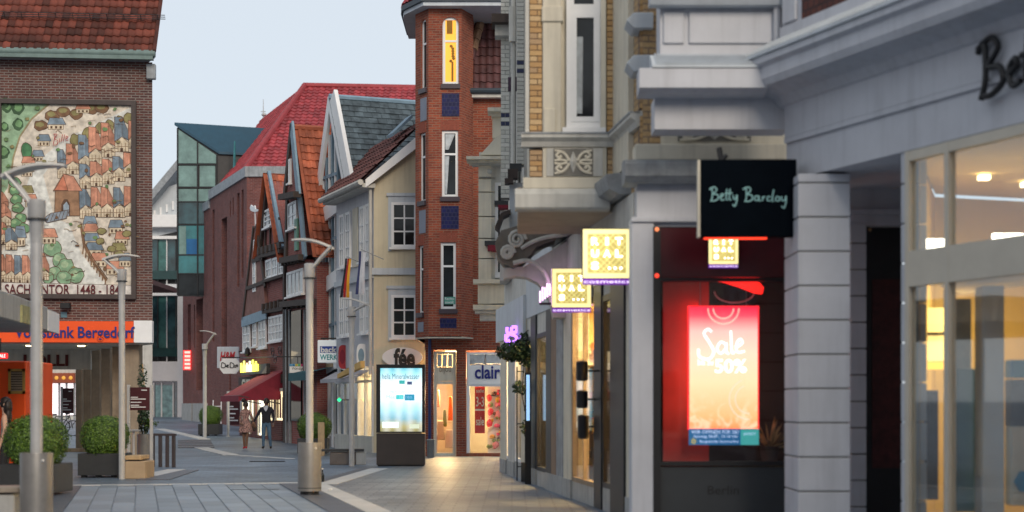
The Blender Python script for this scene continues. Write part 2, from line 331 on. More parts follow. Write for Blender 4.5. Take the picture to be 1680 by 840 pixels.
def wall_openings(fr, u0, u1, z0, z1, ops, v=0.0, depth=0.18):
    """wall face with real openings: face cells plus reveals"""
    b = MB(fr); us = sorted({u0,u1,*[o[0] for o in ops],*[o[1] for o in ops]}); zs = sorted({z0,z1,*[o[2] for o in ops],*[o[3] for o in ops]})
    us = [a for a in us if u0-1e-6 <= a <= u1+1e-6]; zs = [a for a in zs if z0-1e-6 <= a <= z1+1e-6]
    for i in range(len(us)-1):
        for j in range(len(zs)-1):
            cu, cz = (us[i]+us[i+1])/2, (zs[j]+zs[j+1])/2
            if any(o[0] < cu < o[1] and o[2] < cz < o[3] for o in ops): continue
            b.poly([(us[i],v,zs[j]),(us[i+1],v,zs[j]),(us[i+1],v,zs[j+1]),(us[i],v,zs[j+1])])
    for o in ops:
        a, c, e, g = o[:4]
        b.poly([(a,v,e),(a,v+depth,e),(a,v+depth,g),(a,v,g)]); b.poly([(c,v,e),(c,v,g),(c,v+depth,g),(c,v+depth,e)])
        b.poly([(a,v,e),(c,v,e),(c,v+depth,e),(a,v+depth,e)]); b.poly([(a,v,g),(a,v+depth,g),(c,v+depth,g),(c,v,g)])
    return b
def tile_mesh(w, l):                                          # one pantile: S-shaped across, thicker at its lower edge
    xs = [-0.5,-0.3,-0.1,0.1,0.3,0.5]; h = [0.0,0.16,0.2,0.05,-0.02,0.02]
    vs = []; fs = []
    for y, lift in ((0.0,0.045),(1.06,0.0)):
        for x, a in zip(xs, h): vs.append((x*w, y*l, a*w*0.8+lift))
    for x, a in zip(xs, h): vs.append((x*w, 0.0, a*w*0.8+0.012))
    n = len(xs)
    for i in range(n-1): fs.append((i,i+1,n+i+1,n+i)); fs.append((i,2*n+i,2*n+i+1,i+1))
    return vs, fs
def tri_in(p, poly):
    c = False; n = len(poly)
    for i in range(n):
        a, b = poly[i], poly[i-1]
        if (a[1] > p[1]) != (b[1] > p[1]) and p[0] < (b[0]-a[0])*(p[1]-a[1])/(b[1]-a[1])+a[0]: c = not c
    return c
def roof_frame(o, right, up):
    x = Vector(right).normalized(); y = (Vector(up) - x*Vector(up).dot(x)).normalized(); z = x.cross(y)
    return Matrix(((x.x,y.x,z.x,o[0]),(x.y,y.y,z.y,o[1]),(x.z,y.z,z.z,o[2]),(0,0,0,1)))
def tiled_roof(pts, w, l, m, parent, name='roof_tiles', flat=False, jit=0.006, objects=False):
    """pts: world corners of a plane, first edge is the eave; lays tiles over it, clipped to the outline"""
    P0 = [Vector(p) for p in pts]; F0 = roof_frame(P0[0], P0[1]-P0[0], P0[-1]-P0[0]); inv = F0.inverted()
    poly = [(inv @ p).xy for p in P0]; x0, x1 = min(p.x for p in poly), max(p.x for p in poly); y1 = max(p.y for p in poly)
    tv, tf = tile_mesh(w, l)
    if flat: tv = [(-w*.48,0,.03),(w*.48,0,.03),(w*.48,l*1.1,0),(-w*.48,l*1.1,0),(-w*.48,0,.005),(w*.48,0,.005)]; tf = [(0,1,2,3),(0,4,5,1)]
    off = parent_loc(parent); vs, fs = [], []; tm = None; cnt = 0
    if objects:
        tm = bpy.data.meshes.new('roof_tile'); tm.from_pydata(tv, [], tf); tm.materials.append(m)
        for p in tm.polygons: p.use_smooth = True
    r = 0; y = 0.0
    while y < y1:
        c = 0; x = x0 + (w/2 if (flat and r % 2) else 0.0)
        while x < x1 + w:
            if tri_in((x, y+l*0.5), poly):
                T = F0 @ Matrix.Translation((x, y, random.uniform(-jit, jit))) @ Matrix.Rotation(random.uniform(-0.02,0.02), 4, 'Z')
                if objects:
                    o = link('roof_tile', tm, parent); o.matrix_local = Matrix.Translation(-off) @ T; cnt += 1
                else:
                    n = len(vs); vs += [(T @ Vector(p)) - off for p in tv]; fs += [tuple(n+i for i in f) for f in tf]
            x += w
        y += l; r += 1
    if not objects:
        me = bpy.data.meshes.new(name); me.from_pydata([tuple(p) for p in vs], [], fs); me.materials.append(m)
        o = link(name, me, parent, kind='stuff')
        # tile to tile colour: random per island
        return o
    return cnt
def island_tint(m, amt=0.35):
    N, L = m.node_tree.nodes, m.node_tree.links; P = N['Principled BSDF']; src = P.inputs['Base Color'].links[0].from_socket
    g = N.new('ShaderNodeNewGeometry'); mr = N.new('ShaderNodeMapRange'); mr.inputs[3].default_value = 1-amt; mr.inputs[4].default_value = 1+amt; L.new(g.outputs['Random Per Island'], mr.inputs[0])
    s = N.new('ShaderNodeVectorMath'); s.operation = 'SCALE'; L.new(src, s.inputs[0]); L.new(mr.outputs[0], s.inputs['Scale']); L.new(s.outputs[0], P.inputs['Base Color'])
def object_tint(m, amt=0.2):
    N, L = m.node_tree.nodes, m.node_tree.links; P = N['Principled BSDF']; src = P.inputs['Base Color'].links[0].from_socket
    g = N.new('ShaderNodeObjectInfo'); mr = N.new('ShaderNodeMapRange'); mr.inputs[3].default_value = 1-amt; mr.inputs[4].default_value = 1+amt; L.new(g.outputs['Random'], mr.inputs[0])
    s = N.new('ShaderNodeVectorMath'); s.operation = 'SCALE'; L.new(src, s.inputs[0]); L.new(mr.outputs[0], s.inputs['Scale']); L.new(s.outputs[0], P.inputs['Base Color'])
for k in ('tile_orange','tile_red','slate','tile_dark','tile_brown'): island_tint(M[k], 0.3)
object_tint(M['tile_bank'], 0.65)
def area_light(name, parent, loc, size, power, color, aim, size_y=None, spread=None):
    d = bpy.data.lights.new(name, 'AREA'); d.energy = power; d.color = color; d.size = size
    if size_y: d.shape = 'RECTANGLE'; d.size_y = size_y
    if spread: d.spread = spread
    o = link(name, d, parent); o.location = Vector(loc) - parent_loc(parent)
    o.rotation_euler = (-Vector(aim)).to_track_quat('Z', 'Y').to_euler()
    return o
# ------------------------------------------------------------------ ground
M['paving'] = brickmat('grey_paving', (0.155,0.212,0.285), (0.108,0.152,0.21), (0.10,0.11,0.125), 0.40, 0.40, 0.014, rough=0.46, bump=0.3, big=0.3, spec=0.5, spots=0.45)
M['paving2'] = brickmat('small_clinker_paving', (0.235,0.25,0.28), (0.16,0.175,0.20), (0.09,0.095,0.105), 0.45, 0.30, 0.016, rough=0.46, bump=0.35, big=0.3, spec=0.5, spots=0.45)
M['slab'] = mat('granite_slab', (0.20,0.25,0.315), 0.42, 0.12, 1.5, 0.15, 80, stain=0.0, spec=0.5); object_tint(M['slab'], 0.2)
M['darkslab'] = mat('dark_granite', (0.075,0.085,0.11), 0.42, 0.15, 1.5, 0.15, 80, spec=0.5)
M['whiteslab'] = mat('pale_granite', (0.46,0.47,0.48), 0.5, 0.12, 1.5, 0.15, 80)
b = MB(); xs = [-600,-120,-60,-35,-20,-10,0,10,20,40,120,600]; ys = [-60,0,12,18,24,30,36,42,48,55,60,70,80,95,110,130,160,250,800]
for i in range(len(xs)-1):
    for j in range(len(ys)-1):
        g = [min(gz(ys[j]), 4.0), min(gz(ys[j+1]), 4.0)]
        b.poly([(xs[i],ys[j],g[0]),(xs[i+1],ys[j],g[0]),(xs[i+1],ys[j+1],g[1]),(xs[i],ys[j+1],g[1])])
ground = b.build('ground', M['paving'], kind='structure')
def gpt(px, py):
    t = 1.6*FPX/(py-YH)
    if t > 55: t = (1.6 + 0.6875)/((py-YH)/FPX + 0.0125)
    return ((px-CX)/FPX*t, t)
def gsheet(name, pix, m, lift, parent=None, **kw):
    b = MB(); pts = [gpt(*p) for p in pix]; b.poly([(x, y, gz(y)+lift) for x, y in pts]); return b.build(name, m, parent, fix=False, **kw)
# clinker pavement on the right, in front of the shops
gsheet('clinker_pavement', [(540,842),(500,797),(640,768),(700,752),(823,752),(826,778),(985,842)], M['paving2'], 0.004, kind='structure')
# field of large granite slabs, laid in columns with staggered joints
pave = link('slab_pavement', None); pave['kind'] = 'structure'
fs_ = Fr(*gpt(135, 797.5), a=math.atan2(610.0, 2600.0))        # columns run towards the upper left of the plaza
cw = 0.345; ln = 1.05
slab_me = None
def slab_mesh(w, l, h):
    b = MB(); b.box(0, w, 0, l, 0, h); o = b.build('paving_slab', M['slab'], None, bevel=0.006); me = o.data; bpy.data.objects.remove(o); return me
slab_me = slab_mesh(cw-0.014, ln-0.016, 0.03)
for c in range(0, 11):
    for r in range(1, 11):
        y0 = -r*ln + (0.0 if c % 2 else ln*0.45)
        if y0 + ln > 0.0: continue
        p = fs_.w((c*cw, y0 - 0.05, -0.014)); o = link('paving_slab', slab_me, pave); o.location = p; o.rotation_euler = (0, 0, fs_.a)
def strip(name, fr, u0, u1, v0, v1, m, n, lift, gap=0.012, along='v'):
    root = link(name, None); root['kind'] = 'structure'
    for i in range(n):
        b = MB(fr)
        if along == 'v': b.box(u0, u1, v0+(v1-v0)*i/n+gap, v0+(v1-v0)*(i+1)/n, -0.02, lift)
        else: b.box(u0+(u1-u0)*i/n+gap, u0+(u1-u0)*(i+1)/n, v0, v1, -0.02, lift)
        b.build('stone', m, root)
    return root
strip('dark_stone_band', fs_, -0.40, -0.015, -9.0, 0, M['darkslab'], 9, 0.012)
strip('pale_stone_band', fs_, -0.86, -0.415, -9.0, 0, M['whiteslab'], 9, 0.013)
strip('pale_cross_band', fs_, -0.95, 4.9, 0.03, 0.4, M['whiteslab'], 9, 0.010, along='u')
strip('dark_stone_band', fs_, 11*cw+0.05, 11*cw+0.55, -9.0, 0, M['darkslab'], 9, 0.012)
strip('pale_stone_band', fs_, 11*cw+0.57, 11*cw+0.95, -9.0, 0, M['whiteslab'], 9, 0.013)
def ribbon(name, pix, m, w, lift, n):
    root = link(name, None); root['kind'] = 'structure'
    a, c = Vector((*gpt(*pix[0]), 0)), Vector((*gpt(*pix[1]), 0)); d = (c-a); f = Fr(a.x, a.y, math.atan2(d.y, d.x)); L = d.length
    for i in range(n):
        b = MB(f); zz = gz((a+d*(i+0.5)/n).y); b.box(L*i/n+0.012, L*(i+1)/n, -w/2, w/2, zz-0.03, zz+lift); b.build('stone', m, root)
ribbon('pale_ribbon', [(536,795),(622,769)], M['whiteslab'], 0.42, 0.012, 14)
ribbon('dark_ribbon', [(522,793),(608,768)], M['darkslab'], 0.42, 0.011, 14)
ribbon('pale_ribbon', [(324,733),(378,747)], M['whiteslab'], 0.5, 0.03, 8)
ribbon('dark_ribbon', [(318,722),(322,735)], M['darkslab'], 1.3, 0.028, 5)
ribbon('pale_ribbon', [(262,704),(335,721)], M['whiteslab'], 0.5, 0.03, 14)
ribbon('pale_ribbon', [(240,782),(290,771)], M['whiteslab'], 0.45, 0.02, 6)
ribbon('dark_ribbon', [(250,788),(302,772)], M['darkslab'], 0.7, 0.018, 6)
ribbon('pale_ribbon', [(378,747),(476,753)], M['whiteslab'], 0.3, 0.02, 12)
gr = link('drain_grate', None); gr['kind'] = 'structure'
for px0, px1, py in ((380,458,804.5),(410,468,757.5)):
    a, c = gpt(px0, py), gpt(px1, py); f = Fr(a[0], a[1], 0)
    n = 22; L = c[0]-a[0]
    for i in range(n):
        b = MB(f); b.box(L*i/n+0.01, L*(i+1)/n-0.02, -0.14, 0.14, 0.0, 0.022); b.build('grate_bar', M['anthracite'], gr)
lit = link('litter', None); 
b = MB(Fr(*gpt(542,805))); b.ball((0,0,0.03), 0.06,0.04,0.02, 6, 4, jit=0.3); bpy.data.objects.remove(lit)
b.build('crumpled_paper', M['textwhite'], label='crumpled white paper scrap on the paving beside the bin', category='litter')

# ------------------------------------------------------------------ bank building with mural
fb = Fr((250-CX)/FPX*46.0, 46.0, R(5.0))
bank = fthing('bank_building', 'dark brick bank building with tiled roof and large town mural', 'building', fb)
UL = -17.0
zt = fb.z(125, 100); zs0 = fb.z(125, 526)
bw = MB(fb); bw.prismz([(0,0),(UL,0),(UL,10),(-5.0,10)], zs0-0.1, zt); bw.build('wall', M['brickbank'], bank)
g = MB(fb); g.prismz([(0.03,-0.30),(UL,-0.30),(UL,10),(-4.5,10)], zt, zt+0.12); g.build('soffit_board', M['lead'], bank)
e0 = zt+0.14
gut = MB(fb); gut.tube([(0.14,-0.42,e0+0.02),(UL,-0.42,e0+0.02)], 0.11, 10); gut.box(-0.02+0.1,UL,-0.5,-0.30,e0-0.16,e0-0.04); gut.build('gutter', mat('patina_gutter', (0.14,0.20,0.19), 0.6, 0.2, 4, 0.1), bank, smooth=True)
# roof
pitch = R(52); rl = 3.6
A = fb.w((UL+10.8,-0.45,e0+0.05)); Bp = fb.w((0.12,-0.45,e0+0.05))
up = Vector((-fb.s*math.cos(pitch), fb.c*math.cos(pitch), math.sin(pitch)))
ntile = tiled_roof([A, Bp, Bp+up*rl, A+up*rl], 0.215, 0.33, M['tile_bank'], bank, objects=True)
rs = MB(); nn = up.cross((Bp-A).normalized()); nn = nn if nn.z > 0 else -nn
q0, q1 = fb.w((UL,-0.40,e0)), fb.w((0.1,-0.40,e0))
rs._add([q0, q1, q1+up*9, q0+up*9, q0-nn*.15, q1-nn*.15, q1+up*9-nn*.15, q0+up*9-nn*.15], [(0,1,2,3),(4,7,6,5),(0,4,5,1),(1,5,6,2),(2,6,7,3)]); rs.build('roof_deck', M['tile_dark'], bank)
vg = MB(); vg.tube([Bp+up*0.0+nn*0.05, Bp+up*rl*1.5+nn*0.05], 0.06, 6); vg.build('verge', M['tile_bank'], bank)
sg = MB()
for k in (0.0, 0.07, 0.14): sg.tube([A+up*1.35+nn*(0.12+k), Bp+up*1.35+nn*(0.12+k)+Vector((0.22,0,0))], 0.012, 5)
for i in range(14):
    p = A.lerp(Bp, i/13) + up*1.35; sg.tube([p, p+nn*0.28], 0.012, 5)
sg.build('snow_guard', M['anthracite'], bank)
x = fb.rect(241,106,256,131,-0.05); d = MB(fb); d.box(x[0],x[1],-0.2,0,x[2],x[3]); d.build('hopper', M['lead'], bank, bevel=0.02)
# mural
mur = thing('mural', 'framed painted mural of an old walled town above the bank sign', 'mural', fb.w((-2.5,-0.1,5.2)))
fx = fb.rect(-4,163,224,491); t = 0.13; fm = MB(fb)
for a in ((fx[0],fx[1],fx[3]-t,fx[3]),(fx[0],fx[1],fx[2],fx[2]+t),(fx[0],fx[0]+t,fx[2]+t,fx[3]-t),(fx[1]-t,fx[1],fx[2]+t,fx[3]-t)): fm.box(a[0],a[1],-0.16,0.0,a[2],a[3])
fm.build('frame', mat('bronze_frame', (0.06,0.045,0.042), 0.6, 0.2, 4), mur)
pa = MB(fb); pv = -0.05
def zc(zx, zy, lay=0):                                         # mural layout grid (from an enlarged view, 2.4 to 1)
    u, z = fb.uz(zx/2.4, 150+zy/2.4, pv); return (u, pv-0.00005*lay, z)
LAY = [0]
def shp(pts, col, line=None, lw=3.0):
    lw *= 0.6
    LAY[0] += 1; pa.poly([zc(x, y, LAY[0]) for x, y in pts], col=col)
    if line is not None: lin(pts+[pts[0]], line, lw)
def lin(pts, col=(0.05,0.03,0.022), lw=3.0):
    LAY[0] += 1
    for (x0,y0),(x1,y1) in zip(pts, pts[1:]):
        d = math.hypot(x1-x0, y1-y0) or 1; nx, ny = -(y1-y0)/d*lw/2, (x1-x0)/d*lw/2
        pa.poly([zc(x0+nx,y0+ny,LAY[0]),zc(x1+nx,y1+ny,LAY[0]),zc(x1-nx,y1-ny,LAY[0]),zc(x0-nx,y0-ny,LAY[0])], col=col)
def blob(cx, cy, rx, ry, col, line=None, n=14, jit=0.15, lw=4.0):
    shp([(cx+rx*math.cos(2*math.pi*i/n)*(1+random.uniform(-jit,jit)), cy+ry*math.sin(2*math.pi*i/n)*(1+random.uniform(-jit,jit))) for i in range(n)], col, line, lw)
LN = (0.10,0.055,0.035); RED = (0.58,0.27,0.18); BLU = (0.19,0.25,0.31); CRM = (0.62,0.52,0.38); GRN = (0.28,0.42,0.27); SKYC = (0.66,0.66,0.62); BRN = (0.20,0.11,0.06); OLV = (0.26,0.23,0.10)
shp([(-4,36),(532,36),(532,808),(-4,808)], (0.64,0.57,0.48))
shp([(0,40),(210,40),(130,100),(80,170),(50,260),(30,380),(0,420)], GRN)
lin([(200,44),(125,108),(78,178),(52,262),(34,400)], (0.30,0.25,0.14), 7)
shp([(250,190),(520,60),(520,120),(330,170),(200,290),(170,330),(215,500),(270,520),(320,640),(420,760),(160,770),(0,640),(60,560),(90,420),(130,290)], SKYC)
for x, y, r in ((70,65,26),(28,62,20),(72,130,22),(16,140,18),(14,240,24),(20,45,18)): blob(x, y, r, r*1.1, (0.05,0.10,0.05)); blob(x+2, y-3, r*0.6, r*0.66, (0.16,0.30,0.14))
def house(x, y, w, h, roof, hw=0.5, skew=0.3):
    """tall roof as a slanted panel with a gabled half-timbered front below it"""
    x += random.uniform(-3,3)-w*.06; y += random.uniform(-3,3); w *= 1.12; h *= 1.1; k = random.uniform(0.85,1.15); rc = tuple(c*k for c in roof); fr_h = h*hw
    shp([(x,y-h),(x+w*0.5,y-h+h*0.02),(x+w,y-fr_h*0.75),(x+w*0.5,y-fr_h),(x,y-fr_h*0.7)], rc, LN, 3)
    shp([(x+w*0.5,y-h),(x+w*0.98,y-fr_h*1.35),(x+w,y-fr_h*0.7),(x+w*0.52,y-fr_h*1.1)], tuple(c*0.72 for c in rc), LN, 2)
    shp([(x+w*0.04,y-fr_h*0.62),(x+w*0.5,y-fr_h*1.02),(x+w*0.96,y-fr_h*0.62),(x+w*0.96,y),(x+w*0.04,y)], CRM, LN, 3)
    for q in (0.25,0.5,0.75): lin([(x+w*q,y-fr_h*0.6),(x+w*q,y)], BRN, 2)
    lin([(x+w*0.04,y-fr_h*0.35),(x+w*0.96,y-fr_h*0.35)], BRN, 2); shp([(x+w*.4,y),(x+w*.4,y-fr_h*.25),(x+w*.58,y-fr_h*.25),(x+w*.58,y)], LN)
    for q in range(3): lin([(x+w*(0.06+0.1*q),y-h*(0.95-0.03*q)),(x+w*(0.1+0.12*q),y-fr_h*0.8)], tuple(c*0.6 for c in rc), 1.5)
def low(x, y, w, h, roof):
    k = random.uniform(0.85,1.15); rc = tuple(c*k for c in roof)
    shp([(x,y),(x,y-h*0.45),(x+w*0.85,y-h*0.45),(x+w*0.85,y)], CRM, LN, 3); shp([(x-4,y-h*0.42),(x+w*0.08,y-h),(x+w*0.8,y-h),(x+w,y-h*0.42)], rc, LN, 3)
    for q in range(3): shp([(x+w*(0.12+0.26*q),y-h*.08),(x+w*(0.12+0.26*q),y-h*.3),(x+w*(0.24+0.26*q),y-h*.3),(x+w*(0.24+0.26*q),y-h*.08)], LN)
for x, y in ((205,95),(160,135),(250,80),(300,90),(360,70),(400,66)): blob(x, y, 28, 20, BRN, LN); blob(x-3, y-5, 16, 10, OLV)
low(190,150,70,46,BLU); low(150,215,52,46,BLU); low(128,275,48,44,BLU); low(300,85,60,36,RED); low(85,335,50,44,(0.3,0.25,0.1))
blob(105,235,22,36,(0.07,0.20,0.09),LN); low(88,300,52,44,RED); low(85,420,50,50,OLV); low(100,455,50,50,RED); low(118,485,44,46,BLU)
for x, y in ((296,190),(345,165),(395,145),(430,135),(470,120),(505,105)): blob(x, y, 20, 22, OLV, LN)
for x, y, w, h, c in ((228,345,40,105,BLU),(262,325,48,110,RED),(308,310,52,130,BLU),(352,285,50,135,RED),(402,262,52,125,RED),(456,240,52,125,BLU),(505,225,22,100,RED)): house(x, y, w, h, c, 0.42)
for i, x in enumerate((318,360,402,444,486)): house(x, 385-i*11, 46, 90, (BLU,RED,RED,BLU,RED)[i], 0.55)
for i, x in enumerate((316,358,402,448,490)): house(x, 500-i*2, 44, 108, (BLU,RED,RED,BLU,RED)[i], 0.45)
shp([(218,385),(310,385),(315,490),(215,490)], (0.30,0.17,0.10), LN, 4); shp([(210,392),(250,325),(290,335),(325,392)], RED, LN, 4); shp([(250,330),(268,390),(215,390)], (0.56,0.20,0.12), LN, 3)
shp([(242,490),(242,445),(252,425),(266,425),(276,445),(276,490)], LN); shp([(250,490),(250,448),(262,434),(272,450),(272,490)], (0.30,0.36,0.42))
shp([(172,500),(200,480),(275,466),(262,500),(185,518)], (0.24,0.28,0.33), LN, 4)
for i in range(6): lin([(184+15*i,515-3*i),(198+14*i,482-2.5*i)], LN, 2)
for x, y, w, c in ((330,545,54,BLU),(430,560,62,BLU),(332,575,60,RED),(455,605,56,RED),(332,612,66,BLU),(340,648,70,BLU),(440,650,60,OLV),(358,690,70,RED),(420,722,70,RED),(470,690,50,BLU)): low(x, y, w, 54, c)
for x, y in ((395,590),(400,550),(470,640),(500,560),(440,620)): blob(x, y, 18, 13, OLV, LN)
lin([(318,520),(330,600),(360,660),(420,745)], BRN, 9); lin([(322,520),(336,600),(366,655),(424,738)], LN, 3)
for i in range(9): lin([(330+i*11,605+i*16),(326+i*11,640+i*15)], BRN, 5)
for x, y in ((60,390),(66,425),(72,460),(84,500),(62,520),(95,540),(60,360)): blob(x, y, 24, 20, (0.14,0.27,0.14), LN); blob(x-6, y-6, 10, 8, (0.28,0.42,0.22))
for x, y, r in ((205,620,34),(235,665,30),(262,690,34),(215,715,28),(300,725,32),(255,735,30),(190,735,24)): blob(x, y, r, r*0.95, (0.22,0.36,0.22), LN); blob(x-7, y-8, r*0.45, r*0.4, (0.36,0.48,0.30))
low(165,600,64,60,RED); low(60,610,46,80,BLU)
for x, c in ((-4,RED),(28,RED),(62,BLU),(92,RED),(124,BLU),(150,RED)): house(x, 755-abs(x-60)*0.1, 40, 100, c, 0.4)
for x, y, c in ((-10,480,RED),(0,530,RED),(-6,600,RED),(24,625,BLU)): house(x, y, 44, 80, c, 0.45)
shp([(-4,752),(532,764),(532,808),(-4,802)], (0.66,0.62,0.58), LN, 3)
for _ in range(150):                                            # scribbled grass, furrows and shrubs between the houses
    x, y = random.uniform(0,525), random.uniform(50,750)
    if 120 < x < 330 and 290 < y < 480: continue
    if random.random() < .45: blob(x, y, random.uniform(5,10), random.uniform(4,8), random.choice([OLV,BRN,(.14,.24,.10)]), LN if random.random() < .5 else None, 9, .25, 2)
    else: lin([(x,y),(x+random.uniform(6,22),y+random.uniform(-8,3)),(x+random.uniform(18,34),y+random.uniform(-6,6))], random.choice([BRN,LN,(.30,.2,.1)]), random.uniform(1.2,2.4))
shp([(-4,752),(532,764),(532,808),(-4,802)], (0.66,0.62,0.58), LN, 3)
M['mural'] = vcol('mural_paint', 0.85)
pa.build('painting', M['mural'], mur, fix=False)
bk = MB(fb); bk.box(fx[0]+t,fx[1]-t,-0.045,-0.005,fx[2]+t,fx[3]-t); bk.build('backing_board', M['cream'], mur)
tx = fb.rect(9, 466.5, 197, 484.5, pv); fit_text('SACHSENTOR  1448 - 184', 'caption', M['textdarkred'], mur, fb, tx[0], tx[1], tx[2], tx[3], -0.13, 0.006, bold=0.012)
tx = fb.rect(88, 221, 113, 240, pv); s_ = MB(fb)
def S(b, box, pts, r, v):
    b.stroke([(box[0]+(box[1]-box[0])*x, box[2]+(box[3]-box[2])*y) for x, y in pts], r, v)
S(s_, tx, [(0.0,0.1),(0.08,0.6),(0.12,1.0)], 0.008, -0.12); S(s_, tx, [(0.0,1.0),(0.25,1.0),(0.1,0.6),(0.3,0.45),(0.25,0.1),(0.0,0.05)], 0.008, -0.12)
S(s_, tx, [(0.42,0.3),(0.42,0.65)], 0.008, -0.12); S(s_, tx, [(0.52,0.35),(0.62,1.0)], 0.008, -0.12); S(s_, tx, [(0.66,0.4),(0.76,1.0)], 0.008, -0.12); S(s_, tx, [(0.82,0.6),(0.98,0.75),(0.86,0.85),(0.84,0.5),(1.0,0.5)], 0.008, -0.12)
s_.build('river_name', M['textred'], mur)
# fascia
x = fb.rect(-60,526,219,562,-0.35); fa = MB(fb); fa.box(UL,x[1],-0.35,-0.02,x[2],x[3]); fa.build('orange_fascia', M['orange'], bank)
x2 = fb.rect(219.5,526,249.5,562,-0.35); fa = MB(fb); fa.box(x[1]+0.01,x2[1],-0.35,-0.02,x2[2],x2[3]); fa.build('white_fascia_end', M['white'], bank)
tx = fb.rect(24,535,221,557,-0.36); fit_text('Volksbank Bergedorf', 'bank_lettering', M['navy'], bank, fb, tx[0], tx[1], tx[2]-0.06, tx[3], -0.352, 0.03, bold=0.018)
so = MB(fb); so.prismz([(0.02,-0.02),(UL,-0.02),(UL,10),(-4.9,10)], x[2]-0.04, x[2]+0.05); so.build('passage_ceiling', M['cream'], bank)
zc0 = x[2]-0.04
for pxl, pxr, v in ((204,228,0.15),(184,203,1.8),(166,181,3.6),(150,164,5.6),(137,148.5,7.8),(124,134,10.4)):
    p = MB(fb); u0, u1 = fb.u(pxl, v), fb.u(pxr, v); p.box(u0, u1, v, v+0.75, gz(46+v)-0.05, zc0+0.05); p.build('pillar', M['stone'], bank, bevel=0.02)
for v, pl, pr, y0, y1 in ((4.6,-40,148,578,606),):
    x = fb.rect(pl,y0,pr,y1,v); lb = MB(fb); lb.box(x[0],x[1],v,v+0.3,x[2],zc0+0.02); lb.build('passage_beam', M['cream2'], bank)
    tx = fb.rect(39,581.5,112,601,v); fit_text('LOLLI', 'shop_lettering', M['textdarkred'], bank, fb, tx[0], tx[1], tx[2], tx[3], v-0.002, 0.04, bold=0.03)
for k in range(4):
    p = fb.w((-2.2-1.5*k, 1.0, zc0)); b = MB(fb); b.lathe([(.10,zc0-.03),(.12,zc0+.01)], -2.2-1.5*k, 1.0, 14); b.build('ceiling_lamp', M['lampwarm'], bank)
area_light('arcade_light', bank, fb.w((-4.2,1.0,zc0-.06)), 5.0, 20, (1,.58,.22), (0,0,-1), size_y=.3)
area_light('arcade_light', bank, fb.w((-5.0,5.6,zc0-.06)), 3.0, 7, (1,.62,.28), (0,0,-1), size_y=.3)
# far arches at the end of the passage and its inner wall
aw = MB(fb); u0, u1 = fb.u(112, 10.8), fb.u(150, 10.8); aw.box(u0, u1, 10.8, 11.2, 3.3, zc0+0.6); aw.build('end_beam', M['stone'], bank)
sf = thing('step', 'low stone step at the end of the arcade floor', 'step', fb.w((-3,6,0))); b = MB(fb); b.box(fb.u(95,8.0), fb.u(150,8.0), 8.0, 8.5, 0, 0.12); b.build('tread', M['stone'], sf, bevel=0.01)
sp = thing('spotlight', 'small black spotlight fixed to the brick above the orange fascia', 'spotlight', fb.w((-2.6,-0.2,4.5)))
x = fb.rect(100,497,116,507,-0.2); b = MB(fb); b.box(x[0],x[1],-0.35,-0.1,x[2],x[3]); b.build('housing', M['black'], sp, bevel=0.02); b = MB(fb); b.box(x[0]+.1,x[0]+.16,-0.12,0,x[2]+.02,x[2]+.1); b.build('bracket', M['black'], sp)
x = fb.rect(100,512,110,521,0); b = MB(fb); b.box(x[0],x[1],-0.03,0,x[2],x[3]); b.build('number_plate', mat('blue_plate', (0.10,0.22,0.28), 0.5), label='small blue plate on brick beside the orange fascia', category='plate')

# ------------------------------------------------------------------ concrete canopy, orange kiosk, woman's surroundings
cn = thing('concrete_canopy', 'concrete canopy slab with pale end entering at the left edge', 'canopy', (-13.0, 33.0, 0))
a0 = Vector(((0-CX)/FPX*30, 30, 0)); a1 = Vector(((97-CX)/FPX*37, 37, 0)); fc = Fr(a0.x, a0.y, math.atan2(a1.y-a0.y, a1.x-a0.x)); Lc = (a1-a0).length
zb = 3.26; b = MB(fc); b.box(-6, Lc-1.6, 0.0, 7.0, zb, zb+0.52); b.build('slab', M['concrete'], cn, bevel=0.02)
b = MB(fc); b.box(-6, Lc, 0.06, 7.0, zb+0.02, zb+0.50); b.build('roof_deck', M['concrete'], cn)
b = MB(fc); b.box(Lc-1.6+0.01, Lc, -0.005, 0.05, zb+0.0, zb+0.46); b.build('end_panel', M['white'], cn)
x = fc.rect(38,500,53,533,-0.06); b = MB(fc); b.box(x[0],x[1],-0.05,0.0,x[2],x[3]); b.build('notice_frame', mat('notice_yellow', (0.34,0.33,0.16), 0.5, 0.35, 5), cn)
for uu in (-5.0, -3.0):
    b = MB(fc); b.tube([(uu,3.5,0),(uu,3.5,zb)], 0.12, 12); b.build('post', M['concrete'], cn, smooth=True)
ki = front(-70, 37.0); kx = ki.rect(-70, 592, 42, 760); kio = fthing('orange_kiosk', 'orange kiosk with a louvred vent under the canopy', 'kiosk', ki)
b = MB(ki); b.box(kx[0],kx[1],0,2.2,0,kx[3]); b.build('body', M['orange'], kio, bevel=0.03)
x = ki.rect(14,605,41.5,646); b = MB(ki)
for a in ((x[0],x[1],x[3]-.06,x[3]),(x[0],x[1],x[2],x[2]+.06),(x[0],x[0]+.06,x[2],x[3]),(x[1]-.06,x[1],x[2],x[3])): b.box(a[0],a[1],-0.03,0,a[2],a[3])
vf = b.build('vent_frame', mat('brass_frame', (0.40,0.24,0.06), 0.5), kio)
for i in range(8):
    b = MB(ki); zz = x[2]+.06+(x[3]-x[2]-.12)*i/8; b.prism([(x[0]+.06,zz),(x[1]-.06,zz),(x[1]-.06,zz+.035),(x[0]+.06,zz+.035)], -0.025, 0.0); b.build('louvre', M['stone'], vf)
b = MB(ki); b.box(x[0]+.06,x[1]-.06,-0.012,-0.004,x[2]+.06,x[3]-.06); b.build('vent_back', M['timber'], vf)
